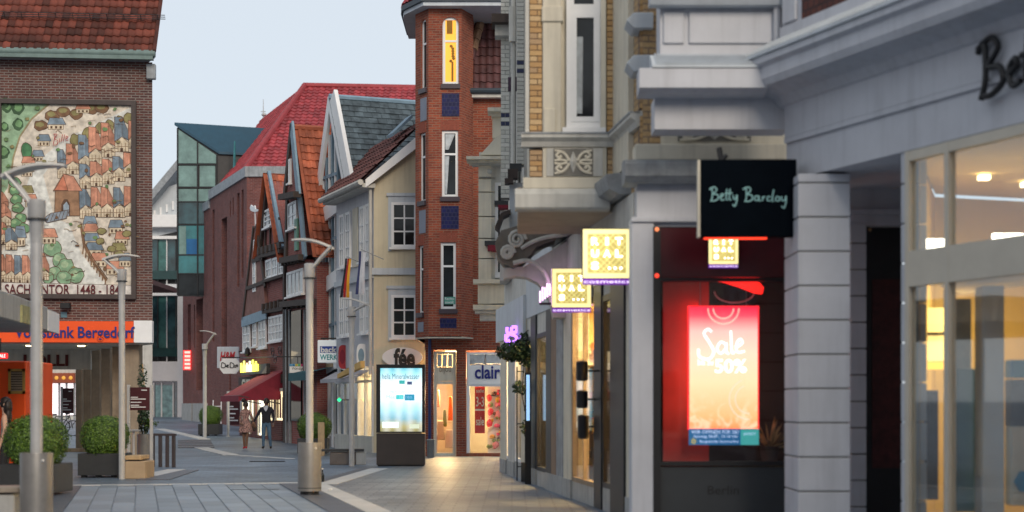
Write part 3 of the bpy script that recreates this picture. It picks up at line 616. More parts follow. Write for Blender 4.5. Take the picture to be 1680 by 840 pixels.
rs_ = front(-6, 44.0); x = rs_.rect(-6,579,11.5,588.5); rt = fthing('red_lightbox', 'small red lit sign under the canopy above the kiosk', 'sign', rs_, x[3])
b = MB(rs_); b.box(x[0],x[1],0,0.12,x[2],x[3]); b.build('box', emit('red_sign_glow', (0.75,0.02,0.02), 1.0), rt, bevel=0.02)
b = MB(rs_); b.tube([(x[0]+.1,0.06,x[3]),(x[0]+.1,0.06,zc0+0.1)], 0.02, 6); b.build('hanger', M['black'], rt)
y_ = rs_.rect(-3,581,9,586.5); fit_text('SALE', 'lettering', emit('white_glow', (1,0.8,0.8), 1.0), rt, rs_, y_[0], y_[1], y_[2], y_[3], -0.002, 0.01)

# ------------------------------------------------------------------ beyond the arcade: street, shop, car, bicycles
ff = Fr((-160-CX)/FPX*104, 104, 0); far = fthing('corner_shop', 'distant shop with orange sign and bright window seen through the arcade', 'building', ff, gz(104))
g0 = gz(104)-0.1; x = ff.rect(-160,480,250,690)
w0 = ff.rect(88,634,122,672); b = wall_openings(ff, x[0], x[1], g0, 9.5, [(w0[0]-1.6,w0[1]+3,g0+0.4,w0[3]+0.2)]); b.build('wall', M['cream2'], far)
b = MB(ff); b.box(w0[0]-1.6,w0[1]+3,1.2,1.3,g0,w0[3]+1); b.build('interior_wall', emit('lit_window_glow', (1.0,0.82,0.86), 1.15), far)
b = MB(ff); b.box(x[0],x[1],0.2,8,9.5,9.8); b.build('roof', M['tile_brown'], far)
s0 = ff.rect(66,612,124,628); b = MB(ff); b.box(s0[0],s0[1],-0.3,0,s0[2],s0[3]); b.build('sign_band', mat('rust_sign', (0.30,0.07,0.03), 0.6), far)
for i in range(5):
    cx_ = s0[0]+(s0[1]-s0[0])*(i+.5)/5; b = MB(ff); b.ball((cx_,-0.32,(s0[2]+s0[3])/2), 0.13,0.04,0.13, 8, 6); b.build('sign_medallion', emit('amber_glow', (0.7,0.35,0.05), 0.4), far)
for px in (97,109,122):
    b = MB(ff); u = ff.u(px); b.box(u-0.06,u+0.06,-0.02,0.1,g0,w0[3]+.2); b.build('mullion', M['lead'], far)
def car(px, py, L, m, label):
    X, Y = gpt(px, py); f = Fr(X, Y, R(8)); r = fthing('parked_car', label, 'car', f, gz(Y)); z = gz(Y)
    prof = [(-.5,.30),(-.5,.62),(-.47,.78),(-.36,.88),(-.28,.92),(-.14,1.42),(.2,1.46),(.38,1.02),(.47,.95),(.5,.6),(.5,.28)]
    b = MB(f); b.prism([(a*L, q+z) for a, q in prof], 0, 1.75); b.build('body', m, r, smooth=True, bevel=0.05)
    b = MB(f); b.prism([(a*L, q+z) for a, q in ((-.25,.94),(-.135,1.36),(.02,1.4),(.02,.95))], -0.01, 0.05); b.build('side_window', M['dglass'], r)
    b = MB(f); b.prism([(a*L, q+z) for a, q in ((.04,.95),(.04,1.4),(.18,1.4),(.33,1.0))], -0.01, 0.05); b.build('side_window', M['dglass'], r)
    for a in (-.31,.31):
        b = MB(f); b.tube([(a*L,-0.02,.31+z),(a*L,0.2,.31+z)], .31, 16); w = b.build('wheel', M['black'], r, smooth=True)
        b = MB(f); b.tube([(a*L,-0.03,.31+z),(a*L,0.0,.31+z)], .18, 12); b.build('rim', M['steel'], w)
    b = MB(f); b.box(-.5*L-.01,-.44*L,0.05,0.3,.66+z,.78+z); b.build('headlight', M['white'], r)
    return r
car(74, 684, 4.3, mat('blue_car_paint', (0.05,0.12,0.16), 0.25, 0.1, 2, 0), 'small dark blue car parked beyond the arcade')
car(20, 682, 4.6, mat('white_car_paint', (0.55,0.58,0.62), 0.25, 0.1, 2, 0), 'white car parked beyond the arcade left of the blue one')
def bicycle(px, py, label, a):
    X, Y = gpt(px, py); f = Fr(X, Y, a); r = fthing('bicycle', label, 'bicycle', f, gz(Y), 'bicycles parked behind the arcade'); z = gz(Y); rw = 0.34
    for cx_ in (-0.52, 0.52):
        b = MB(f); b.tube([(cx_+rw*math.cos(t*math.pi/12), 0, z+rw+rw*math.sin(t*math.pi/12)) for t in range(25)], 0.022, 6); w = b.build('wheel', M['black'], r)
        b = MB(f)
        for k in range(8): t = k*math.pi/4; b.tube([(cx_,0,z+rw),(cx_+rw*math.cos(t),0,z+rw+rw*math.sin(t))], 0.004, 4)
        b.build('spokes', M['steel'], w)
    b = MB(f); P = [(-0.52,0,z+rw),(-0.15,0,z+0.3),(0.38,0,z+0.86),(-0.25,0,z+0.86),(-0.15,0,z+0.3)]
    b.tube(P[:3], 0.018, 6); b.tube([P[3], P[2]], 0.018, 6); b.tube([P[3], P[4]], 0.018, 6); b.tube([P[0], P[3]], 0.012, 6); b.tube([(0.52,0,z+rw),(0.36,0,z+0.98)], 0.018, 6); b.build('frame', M['anthracite'], r)
    b = MB(f); b.ball((-0.28,0,z+0.95), 0.13,0.07,0.04, 8, 5); b.build('saddle', M['black'], r)
    b = MB(f); b.tube([(0.30,-0.25,z+1.05),(0.37,-0.1,z+1.0),(0.37,0.1,z+1.0),(0.30,0.25,z+1.05)], 0.014, 6); b.build('handlebar', M['steel'], r)
bicycle(100, 715, 'black bicycle parked behind the post of the passage sign', R(6))
bicycle(120, 712, 'bicycle half hidden behind the arcade pillar', R(-12))
# ------------------------------------------------------------------ white office building, black glass cube, plum brick store
fw_ = front(230, 113); off = fthing('office_building', 'white office building with green glass bands at the end of the street', 'building', fw_, gz(113)); g1 = gz(113)-0.2
def bandbox(name, x0, y0, x1, y1, v0, v1, m, parent, fr, **k):
    x = fr.rect(x0, y0, x1, y1, v0); b = MB(fr); b.box(x[0], x[1], v0, v1, x[2], x[3]); return b.build(name, m, parent, **k)
core = MB(fw_); x = fw_.rect(150,330,304,690); core.box(x[0],x[1]+2,0.6,12,g1,x[3]); core.build('core_wall', M['anthracite'], off)
for y0, y1, v in ((466,485,0),(593,625,0),(395-8,392,0),(352,372,-0.3)): bandbox('white_band', 150, y0, 303, y1, v, 0.8, M['white'], off, fw_)
for y0, y1 in ((392,466),(485,593)):
    n = 9
    for i in range(n):
        a = 170+ (303-170)*i/n; c = 170+(303-170)*(i+1)/n
        bandbox('pane', a+0.6, y0, c-0.6, y1-8, 0.3, 0.35, M['bglass'] if i % 3 else mat('green_pane_%d_%d' % (y0, i), (0.06,0.17,0.16), 0.15, 0.4, 2, 0), off, fw_)
        bandbox('mullion', c-0.7, y0, c+0.7, y1, 0.18, 0.4, M['anthracite'] if i % 3 else M['white'], off, fw_)
    bandbox('balustrade_glass', 170, y1-22, 303, y1-8, 0.05, 0.08, mat('balustrade_green_%d' % y0, (0.02,0.06,0.06), 0.1, 0.2, 2, 0), off, fw_)
bandbox('white_column', 291, 485, 304.5, 692, -0.5, 0.9, M['white'], off, fw_)
bandbox('shop_front', 150, 625, 291, 690, 0.4, 0.5, M['bglass'], off, fw_)
for a, c in ((255,264),(266,283)): bandbox('shop_door', a, 632, c, 688, 0.33, 0.4, mat('teal_poster_%d' % a, (0.22,0.38,0.40), 0.4, 0.5, 3, 0), off, fw_)
for a in (252, 265, 284): bandbox('door_frame', a-1, 628, a+1, 689, 0.25, 0.42, M['white'], off, fw_)
b = MB(fw_)                                                     # swept roof
u0, u1 = fw_.u(170), fw_.u(304)
for k, (ya, yb, v0, v1, th) in enumerate(((318,270,-0.8,6,0.7),)):
    za, zb_ = fw_.z(250, ya), fw_.z(290, yb); sl = (zb_-za)/(fw_.u(290)-fw_.u(250)); z_l = za - sl*(fw_.u(250)-u0); z_r = zb_ + sl*(u1-fw_.u(290))
    b.prism([(u0,z_l-th),(u1,z_r-th),(u1,z_r),(u0,z_l)], v0, v1)
b.build('roof', M['lead'], off)
b = MB(fw_); za = fw_.z(250,338); b.prism([(u0,fw_.z(250,405)),(u1,fw_.z(250,375)),(u1,fw_.z(290,295)),(u0,za)], 0.5, 5); b.build('attic_storey', M['greywhite'], off)
for i in range(4): bandbox('attic_fin', 252+i*10, 345-i*5, 255+i*10, 356-i*4, 0.35, 0.5, M['white'], off, fw_)

# street-row frames: all facades share one direction, shifting .396 m right for each metre nearer
KR = 0.396; AR = dirang(KR)
fh = Fr((405-CX)/FPX*85.5, 85.5, AR); hm = fthing('brick_store', 'plum brick department store with tall dark slots and metal coping', 'building', fh, gz(85.5))
zt = fh.z(405, 290); gl = gz(86)-0.3; uL = fh.u(300); u345 = fh.u(345)
slots = []
for a, c, y0, y1 in ((348.5,352,345,560),(363.5,372.5,360,600),(377,379,330,355),(381.5,383.5,325,352),(389,393,318,470),(396,399.5,312,455),(376,379,575,640)):
    p = fh.rect(a, y0, c, y1); slots.append((p[0], p[1], min(p[2], p[3]), max(p[2], p[3])))
for a, c, y0, y1 in ((308,313,500,585),(322,333,492,640),(318,320,500,570)):
    p = fh.rect(a, y0, c, y1); slots.append((p[0], p[1], p[2], p[3]))
b = wall_openings(fh, uL, 0, gl, zt, slots, 0, 0.5); b.build('wall', M['brickhm'], hm)
for s_ in slots:
    b = MB(fh); b.box(s_[0]-.05,s_[1]+.05,0.45,0.5,s_[2]-.05,s_[3]+.05); b.build('slot_glazing', M['dglass'] if s_[1]-s_[0] > 0.3 else M['timber'], hm)
fr_ = Fr(fh.X, fh.Y, 0.0); b = MB(fr_); u1 = fr_.u(480); b.box(0.0, u1+8, 0.002, 14, gl, zt); b.build('side_wall', M['brickhm'], hm)
zc1 = zt+0.55; b = MB(fh); b.box(u345, 0.08, -0.12, 1.0, zt, zc1); b.build('coping', M['lead'], hm)
b = MB(fr_); b.box(0.1, u1+8, -0.12, 1.0, zt, zc1); b.build('coping', M['lead'], hm)
b = MB(fh); b.box(uL, u345-.01, -0.1, 1.0, zt-.5, zt+0.0); b.build('coping', M['lead'], hm)
for a, c, y in ((300,316,605),(318,341,605)):                 # stone base course
    b = MB(fh); b.box(fh.u(a), fh.u(c), -0.08, 0, gl, gl+0.3+1.3); b.build('base_stone', M['concrete'], hm)
p = fh.rect(314,575,321,606); b = MB(fh); b.box(p[0]-.1,p[0]+.1,-0.5,-0.05,p[2],p[3]); ns = thing('red_neon_sign', 'red vertical neon sign on the plum brick wall', 'sign', fh.w((p[0],-0.5,p[2]))); b.build('light_box', emit('red_neon', (1.0,0.03,0.03), 1.6), ns)
for i in range(5):
    b = MB(fh); z_ = p[2]+(p[3]-p[2])*(i+.5)/5; b.box(p[0]-.13,p[0]+.12,-0.45,-0.1,z_-.07,z_+.07); b.build('letter', emit('pink_neon', (1.0,0.35,0.3), 1.6), ns)
# red hipped roof
def wpt(px, py, Y): return Vector(((px-CX)/FPX*Y, Y, EYE+(YH-py)/FPX*Y))
rf = thing('red_hipped_roof', 'large bright red tiled hip roof above the brick store', 'roof', wpt(500,280,90))
E0, E1 = wpt(402,281,88), wpt(760,281,88); T0, T1 = wpt(500,142,97), wpt(760,147,97)
tiled_roof([E0, E1, T1, T0], 0.36, 0.42, M['tile_red'], rf, 'front_tiles')
b = MB(); b.poly([E0,E1,T1,T0]); b.build('front_slope', M['tile_red'], rf, fix=False)
dL = Vector((-4.3,11,0)); E2 = E0+dL; T2_ = T0+dL; b = MB(); b.poly([E0, T0, T2_, E2]); b.build('left_slope', M['tile_red'], rf, fix=False)
tiled_roof([E2, E0, T0, T2_], 0.36, 0.42, M['tile_red'], rf, 'left_tiles')
b = MB(); b.tube([E0+Vector((0,0,.1)), T0+Vector((0,0,.1))], 0.17, 7); b.tube([T0+Vector((0,0,.08)), T1+Vector((0,0,.08))], 0.16, 7); b.build('ridge_tiles', M['tile_red'], rf, smooth=True)
b = MB(); a, c = wpt(428,262,91.5), wpt(446,226,94.5); b.tube([a+Vector((0,-.15,.1)), c+Vector((0,-.15,.1))], 0.3, 4); b.build('skylight', M['bluetrim'], rf)
b = MB(); a = wpt(432,200,107); b.tube([a, wpt(432,163,107)], [0.05,0.02], 6); b.tube([wpt(428,183,107), wpt(436,183,107)], 0.03, 5); b.ball(tuple(wpt(433,188,107)), .18,.18,.12, 8, 5)
an = thing('roof_antenna', 'thin roof antenna against the sky behind the blue roof', 'antenna', a); b.build('mast', M['steel'], an)
# black glass cube
fk = front(290, 97.0); cu_ = fthing('glass_cube', 'black cube with green glass front and sloping blue metal roof', 'building', fk, fk.z(290,485))
prof = [fk.uz(291,206), fk.uz(357,251), fk.uz(357,486), fk.uz(291,486)]
d = Vector((1.0, 0.35, 0)).normalized()*13.0
V0 = [fk.w((u, 0.02, z)) for u, z in prof]; V1 = [p+d for p in V0]
b = MB(); b._add([V0[1],V0[2],V1[2],V1[1]], [(0,1,2,3)]); b._add([V0[2],V0[3],V1[3],V1[2]], [(0,1,2,3)]); b._add([V0[0],V0[3],V1[3],V1[0]], [(0,1,2,3)]); b._add(V0, [(0,1,2,3)]); b.build('body', M['anthracite'], cu_)
up_ = Vector((0,0,0.12)); b = MB(); b._add([p+up_ for p in (V0[0]+Vector((-.15,-.15,.05)),V0[1]+Vector((.12,-.15,-.05)),V1[1],V1[0])]+[p for p in (V0[0]+Vector((-.15,-.15,.0)),V0[1]+Vector((.12,-.15,-.08)),V1[1],V1[0])], [(0,1,2,3),(7,6,5,4),(0,4,5,1),(1,5,6,2)])
b.build('roof', mat('blue_metal_roof', (0.014,0.062,0.105), 0.5, 0.12, 3, 0.05), cu_)
M['greenpane'] = mat('green_glass_pane', (0.15,0.25,0.23), 0.12, 0.35, 1.2, 0.0, spec=0.7); M['greenpane2'] = mat('teal_glass_pane', (0.03,0.17,0.19), 0.12, 0.35, 1.2, 0.0, spec=0.7); M['bluepane'] = mat('blue_blind_pane', (0.02,0.12,0.30), 0.2, 0.2, 1.5, 0)
rows = [(270,'greenpane'),(308,'greenpane'),(346,'greenpane'),(366,'dark'),(417,'dark'),(448,'greenpane2'),(462,'dark')]
for i, (a, c) in enumerate(((293,323.5),(325.5,355))):
    ytop = lambda px: 206+45*(px-291)/66+5
    b = MB(fk); b.prism([fk.uz(a,ytop(a)),fk.uz(c,ytop(c)),fk.uz(c,268),fk.uz(a,268)], -0.03, 0.0); b.build('pane', M['greenpane'], cu_)
    for y0, y1, m in ((272,306,'greenpane'),(310,330,'greenpane'),(332,367,'bglass'),(370,417,('greenpane2','greenpane2')[i]),(419,448,'greenpane2'),(450,484,'dglass')):
        if y0 == 272 and i == 1: a2, c2 = a+2, c-2
        else: a2, c2 = a, c
        bandbox('pane', a2, y0, c2, y1, -0.03, 0.0, M[m], cu_, fk)
bandbox('blind', 306, 392, 323, 417, -0.045, -0.032, M['bluepane'], cu_, fk); bandbox('curtain_panel', 294, 371, 305, 417, -0.045, -0.032, M['greenpane'], cu_, fk)
for px in (291.5, 324.5, 356): b = MB(fk); q = fk.rect(px-1,210+ (px-291)*0.68,px+1,484); b.box(q[0],q[1],-0.1,0,q[2],q[3]); b.build('mullion', M['black'], cu_)
for yy in (270,308,331,368.5,418,449): bandbox('transom', 291.5, yy-1, 356, yy+1, -0.08, -0.031, M['black'], cu_, fk)
b = MB(); q = wpt(383,300,96.3); b._add([q, wpt(386,300,96.3), wpt(386,231,96.3), wpt(385,231,96.3)], [(0,1,2,3)]); b.tube([wpt(384,305,96.2), wpt(385,232,96.2)], [.14,.05], 6); b.build('glass_fin', M['greenpane2'], cu_)

# ------------------------------------------------------------------ half-timbered house A (gabled, jettied, claret awning)
fa_ = Fr((469-CX)/FPX*64.3, 64.3, AR); ga = gz(66)
ha = fthing('half_timbered_house', 'old brick half-timbered house with steep gable and claret awning', 'building', fa_, ga)
uA0 = fa_.u(399); uA1 = fa_.u(470); ap = fa_.uz(443,286); el = fa_.uz(409,470); er = fa_.uz(466,405)
zj2 = fa_.z(440,512); 
zq1 = fa_.z(470,500); body = [(uA0,ga-.2),(uA1,ga-.2),(uA1,zq1),(uA1,er[1]),(ap[0],ap[1]),(fa_.u(412),fa_.z(412,440)),(uA0,fa_.z(399,520))]
b = MB(fa_); b.prism(body, 0.0, 9.0); b.build('wall', M['brickhouse'], ha)
# left lower gable: pale timbered front with slate weathering and narrow white windows
lg = [fa_.uz(398.5,527,-0.12), fa_.uz(437,513,-0.12), fa_.uz(433,470,-0.12), fa_.uz(421,368,-0.12), fa_.uz(417,375,-0.12)]
b = MB(fa_); b.prism(lg, -0.14, -0.005); b.build('side_gable', mat('pink_brown_render', (0.23,0.11,0.09), 0.85, 0.25, 3, 0.2), ha)
def beam(fr, parent, p, q, w, v, m=None, th=0.06, name='beam'):
    a = fr.uz(*p, v); c = fr.uz(*q, v); d = Vector((c[0]-a[0], c[1]-a[1])); L = d.length or 1; n = Vector((-d.y, d.x))/L*w/2
    b = MB(fr); b.prism([(a[0]+n.x,a[1]+n.y),(c[0]+n.x,c[1]+n.y),(c[0]-n.x,c[1]-n.y),(a[0]-n.x,a[1]-n.y)], v-th, v+0.002); return b.build(name, m or M['timber'], parent)
for p, q, w in (((398,529),(438,515),0.42),((415,428),(432,422),0.2),((406,473),(434,463),0.16),((417,372),(399,525),0.18),((421,370),(436,470),0.22)): beam(fa_, ha, p, q, w, -0.145, M['bluetrim'] if w > .4 else M['timber'])
for x0,y0,x1,y1 in ((416.5,394,419.5,423),(415,430,420,478)): q = fa_.rect(x0,y0,x1,y1,-0.15); window(ha, fa_, q[0], q[1], min(q[2],q[3]), max(q[2],q[3]), -0.142, 1, 2, 0.05, 0.03, 0.04, mg=M['curtain'], sill=False)
# main gable: verge boards, jetty brackets, window rows
beam(fa_, ha, (443,284), (427,425), 0.22, -0.02, M['timber'], 0.12, 'verge_board'); beam(fa_, ha, (443,284), (466,408), 0.30, -0.02, M['bluetrim'], 0.12, 'verge_board')
def dent(fr, parent, x0, y0, x1, y1, n, v=-0.01):
    for i in range(n):
        t = (i+.5)/n; u, z = fr.uz(x0+(x1-x0)*t, y0+(y1-y0)*t, v); b = MB(fr); b.prism([(u-.1,z),(u+.1,z),(u+.1,z+.3),(u-.1,z+.3)], v-0.28, v); b.build('bracket', M['timber'], parent)
for p, q, w in (((429,413),(466,402),0.26),((430,421),(466,412),0.16),((437,512),(470,506),0.16),((437,462),(470,452),0.12)): beam(fa_, ha, p, q, w, -0.03, th=0.2)
dent(fa_, ha, 430, 419, 464, 410, 5); dent(fa_, ha, 437, 511, 470, 503, 5)
for i in range(4): beam(fa_, ha, (436+i*8, 404-i*2.5), (437.5+i*7, 345+i*4), 0.1, -0.02)
for x0,y0,x1,y1,c,r_ in ((434,340,446,370,2,3),(436.5,424,446,455,2,2),(447,421,456.5,452,2,2),(458,424,466,450,2,2),(441.5,515,465,558,4,3),(399,531,411,576,2,3),(415,528,422,568,1,3),(425,524,437,570,2,3)):
    u0, z1 = fa_.uz(x0, (y0+2), -0.06); u1, z0 = fa_.uz(x1, y1, -0.06); z1 = fa_.uz(x1, y0, -0.06)[1]; window(ha, fa_, u0, u1, z0, z1, -0.03, c, r_, 0.09, 0.05, 0.07, mg=M['curtain'])
# roof of A
ridge_dir = Vector((-fa_.s, fa_.c, 0))
Rg = fa_.w((ap[0], -0.3, ap[1]+.05)); Er = fa_.w((er[0]+.1, -0.3, er[1]-.6)); El = fa_.w((fa_.u(425), -0.3, fa_.z(425,425)))
tiled_roof([Er, Er+ridge_dir*9, Rg+ridge_dir*9, Rg], 0.24, 0.33, M['tile_orange'], ha); b = MB(); b.poly([Er-Vector((0,0,.05)), Er+ridge_dir*9-Vector((0,0,.05)), Rg+ridge_dir*9-Vector((0,0,.05)), Rg-Vector((0,0,.05))]); b.poly([El, El+ridge_dir*9, Rg+ridge_dir*9, Rg]); b.build('roof_deck', M['tile_orange'], ha, fix=False)
# weather vane
wv = thing('weather_vane', 'white animal-shaped weather vane on the small gable tip', 'vane', fa_.w((fa_.u(419.5),-0.1,fa_.z(419.5,368))))
b = MB(fa_); a = fa_.uz(419.5,368,-0.1); c = fa_.uz(418.5,348,-0.1); b.tube([(a[0],-.1,a[1]-.2),(c[0],-.1,c[1])], 0.035, 6); b.build('rod', M['white'], wv)
b = MB(fa_); b.prism([fa_.uz(*p,-0.1) for p in ((411,341),(413,336),(416,339),(419,337),(420,343),(427,344),(427,346),(419,348),(413,346))], -0.14, -0.09); b.build('figure', M['white'], wv)
# ground floor of A: lit shop
def shop_room(name, fr, parent, u0, u1, z0, z1, v0, depth, wall, lamp_rgb, power, floor=True, lampm=None, out=0.6):
    b = MB(fr); b.poly([(u0,v0+depth,z0),(u1,v0+depth,z0),(u1,v0+depth,z1),(u0,v0+depth,z1)]); b.poly([(u0,v0,z0),(u0,v0+depth,z0),(u0,v0+depth,z1),(u0,v0,z1)]); b.poly([(u1,v0,z0),(u1,v0,z1),(u1,v0+depth,z1),(u1,v0+depth,z0)]); b.poly([(u0,v0,z1),(u0,v0+depth,z1),(u1,v0+depth,z1),(u1,v0,z1)])
    b.build(name+'_wall', wall, parent)
    b = MB(fr); b.poly([(u0,v0,z0+.004),(u1,v0,z0+.004),(u1,v0+depth,z0+.004),(u0,v0+depth,z0+.004)]); b.build(name+'_floor', M['floorin'], parent)
    n = max(1, int(abs(u1-u0)/1.2))
    for i in range(n):
        uc = u0+(u1-u0)*(i+.5)/n; b = MB(fr); b.box(uc-.3,uc+.3,v0+depth*.3,v0+depth*.55,z1-.07,z1-.03); b.build('ceiling_lamp', lampm or M['lampwarm'], parent)
    p = fr.w(((u0+u1)/2, v0+depth*.42, z1-.1)); area_light('shop_light', parent, p, abs(u1-u0)*.8, power, lamp_rgb, (fr.s*out, -fr.c*out, -1), size_y=depth*.4)
zf = fa_.z(469,622); q0 = fa_.u(416); q1 = fa_.u(468.5)
b = MB(fa_); b.box(uA0, uA1, -0.22, -0.005, zf-.15, zf+.2); b.build('shop_lintel', M['timber'], ha)
shop = MB(fa_); shop.box(fa_.u(400), uA1, -0.2, -0.01, ga, ga+0.55+.4); shop.build('stall_riser', M['brickhm'], ha)
M['glowwarm'] = emit('lit_shop_window', (1.0,0.80,0.48), 1.1); M['glowwhite'] = emit('lit_shop_window_white', (1.0,0.92,0.72), 1.25)
for x0, x1, y0, y1 in ((399.5,404.5,625,690),(406,412,625,712),(413.5,418.5,625,690),(425,438,640,715),(441,453,642,690),(455,467,640,690)):
    q = fa_.rect(x0,y0,x1,y1,-0.2); zlo = max(min(q[2],q[3]), ga+.1); b = MB(fa_); b.box(q[0],q[1],-0.215,-0.205,zlo,fa_.z(x1,y0,-.2)); b.build('lit_window', M['glowwhite'] if x0 < 430 else M['glowwarm'], ha)
    b = MB(fa_); b.box(q[0]-.05,q[0]+.04,-0.27,-0.2,zlo,fa_.z(x1,y0,-.2)); b.box(q[1]-.04,q[1]+.05,-0.27,-0.2,zlo,fa_.z(x1,y0,-.2)); b.box(q[0],q[1],-.26,-.2,fa_.z(x1,y0,-.2)-.05,fa_.z(x1,y0,-.2)+.08); b.build('window_frame', M['cream'], ha)
    if x0 > 420:
        for k in range(3):
            cu0 = q[0]+(q[1]-q[0])*(k+.5)/3; b = MB(fa_); hh = random.uniform(.9,1.3); b.prism([(cu0-.14,zlo+.1),(cu0+.14,zlo+.1),(cu0+.09,zlo+hh),(cu0-.09,zlo+hh)], -0.228, -0.216); b.build('garment', random.choice([M['cream'],M['stone'],M['redcloth'],M['wood']]), ha)
area_light('shop_light', ha, fa_.w((fa_.u(440),-0.6,2.9)), 3.0, 25, (1,.78,.45), (-0.6,-0.6,-1))
q = fa_.rect(396,595,425,611,-0.4); ys = thing('yellow_neon_sign', 'glowing yellow shop sign over the lit door left of the awning', 'sign', fa_.w((q[0],-0.5,3)))
b = MB(fa_); b.box(q[0],fa_.u(437,-.4),-0.4,-0.24,fa_.z(430,613,-.4),fa_.z(430,597,-.4)); b.build('backing', M['anthracite'], ys)
for i, c in enumerate([(1,.95,.1),(1,.9,.15),(1,.5,.35),(1,1,.6),(.9,1,.1),(1,.92,.1)]):
    a = q[0]+(fa_.u(425,-.4)-q[0])*i/6; z0 = fa_.z(410,610,-.4); h = (0.42,0.5,0.4,0.46,0.5,0.42)[i]; b = MB(fa_); w = (fa_.u(425,-.4)-q[0])/6
    b.box(a+.04,a+w-.06,-0.46,-0.41,z0,z0+.30); b.box(a+.05,a+.05+w*.3,-0.46,-0.41,z0+.30,z0+h); b.build('letter', emit('neon_letter_%d' % i, c, 1.7), ys)
# claret awning
aw = thing('claret_awning', 'claret red sloping shop awning above the couple', 'awning', fa_.w((fa_.u(455),-0.5,3)))
s0, s1 = fa_.u(436), fa_.u(469); za_ = fa_.z(469,607); b = MB(fa_)
n = 8
for i in range(n):
    a, c = s0+(s1-s0)*i/n, s0+(s1-s0)*(i+1)/n; sag = 0.02
    b._add([(a,-0.05,za_),(c,-0.05,za_),(c,-1.9,za_-1.05-sag*(i%2)),(a,-1.9,za_-1.05-sag*((i+1)%2))], [(0,1,2,3)])
b.build('canvas', M['redcloth'], aw, fix=False)
b = MB(fa_); b.box(s0,s1,-1.93,-1.9,za_-1.28,za_-1.04); b.build('valance', M['redcloth'], aw)
b = MB(fa_); b._add([(s1,-.05,za_),(s1,-1.9,za_-1.05),(s1,-1.9,za_-1.25),(s1,-.05,za_-1.2)], [(0,1,2,3)]); b.build('side_flap', M['redcloth'], aw, fix=False)
b = MB(fa_); b.tube([(s0,-1.9,za_-1.05),(s0+.1,-0.05,za_-1.4)], .025, 6); b.tube([(s1,-1.9,za_-1.05),(s1-.1,-0.05,za_-1.4)], .025, 6); b.tube([(s0,-1.9,za_-1.06),(s1,-1.9,za_-1.06)], .03, 6); b.build('arm', M['anthracite'], aw)
# wrought-iron bracket
ib = thing('iron_bracket', 'black wrought-iron scroll bracket between the old houses', 'bracket', fa_.w((fa_.u(462),-0.3,4.6))); b = MB(fa_)
for cx_, cy_ in ((447,578),(459,577),(451,590)):
    u, z = fa_.uz(cx_, cy_, -0.3); b.tube([(u+(.05+.012*k)*math.cos(k*.6)*1.6, -0.3, z+(.05+.012*k)*math.sin(k*.6)) for k in range(16)], 0.018, 5)
a = fa_.uz(395,587,-0.3); c = fa_.uz(470,585,-.3); b.tube([(a[0],-.3,a[1]),(c[0],-.3,c[1])], 0.02, 5); b.build('scrolls', M['black'], ib)
u, z = fa_.uz(406,577,-0.3); b = MB(fa_); b.lathe([(.02,z-.2),(.14,z-.12),(.10,z+.12),(.02,z+.2)], u, -0.3, 8); b.build('lantern', M['black'], ib)

# ------------------------------------------------------------------ half-timbered house B (tall twin-jettied gable, blue verge boards)
fB = Fr((519-CX)/FPX*58.6, 58.6, AR); gB = gz(61); hb = fthing('gabled_brick_house', 'narrow red brick gabled house with blue verge boards and orange roof', 'building', fB, gB)
u0, u1 = fB.u(470), fB.u(520); 
b = MB(fB); b.prism([(u0,gB-.2),(u1,gB-.2),(u1,fB.z(519,430)),(u0,fB.z(470,430))], 0.0, 9); b.build('wall', M['brickhouse'], hb)
b = MB(fB); b.prism([fB.uz(471,425,-.12),fB.uz(501,418,-.12),fB.uz(492,318,-.12),fB.uz(476,318,-.12)], -0.14, 3.0); b.build('gable_wall', M['brickhouse'], hb)
b = MB(fB); b.prism([fB.uz(469,322,-.3),fB.uz(492,318,-.3),fB.uz(480,207,-.3)], -0.32, 3.0); b.build('gable_top', M['brickhouse'], hb)
beam(fB, hb, (480,203),(492,322),0.42,-0.33,M['bluetrim'],0.08,'verge_board'); beam(fB, hb, (480,203),(468,324),0.28,-0.33,M['timber'],0.08,'verge_board')
beam(fB, hb, (493,318),(502,424),0.42,-0.16,M['bluetrim'],0.08,'verge_board'); beam(fB, hb, (473,322),(470,428),0.3,-0.15,M['timber'],0.08,'verge_board')
for p, q in (((468,324),(494,319)),((470,428),(502,422)),((470,500),(519,495))): beam(fB, hb, p, q, 0.22, -0.32 if p[1] < 400 else -.14, th=0.3)
dent(fB, hb, 470, 437, 502, 430, 6, -0.02); dent(fB, hb, 470, 508, 518, 503, 6, -0.02)
for x0,y0,x1,y1,c,r_,v in ((476,262,479,300,1,1,-0.32),(475,335,489,372,2,2,-0.14),(473,448,500,481,4,1,-0.01)):
    a, z1 = fB.uz(x0,y0,v); c_, z0 = fB.uz(x1,y1,v); window(hb, fB, a, c_, z0, z1, v, c, r_, 0.09, 0.06, 0.08, mg=M['curtain'])
q = fB.rect(483.5,360,488,410,-.2); b = MB(fB); b.box(q[0],q[1],-.22,-.145,q[2],q[3]); b.build('green_shutter', mat('verdigris', (0.12,0.28,0.22), 0.6), hb)
for x0, x1 in ((472,474),(478,496),(503,512)):
    a = fB.u(x0); c = fB.u(x1); b = MB(fB); b.box(a,c,-0.06,0,fB.z(x0,690),fB.z(x0,512)); b.build('shop_glazing' if x0 != 472 else 'corner_post', M['dglass'] if x0 != 472 else M['timber'], hb)
    b = MB(fB); b.box(a-.06,a+.05,-.1,0,gB,fB.z(x0,508)); b.build('mullion', M['lead'], hb)
b = MB(fB); b.box(u0-.15,u0+.1,-0.12,0.0,gB,fB.z(470,426)); b.build('corner_post', M['timber'], hb)
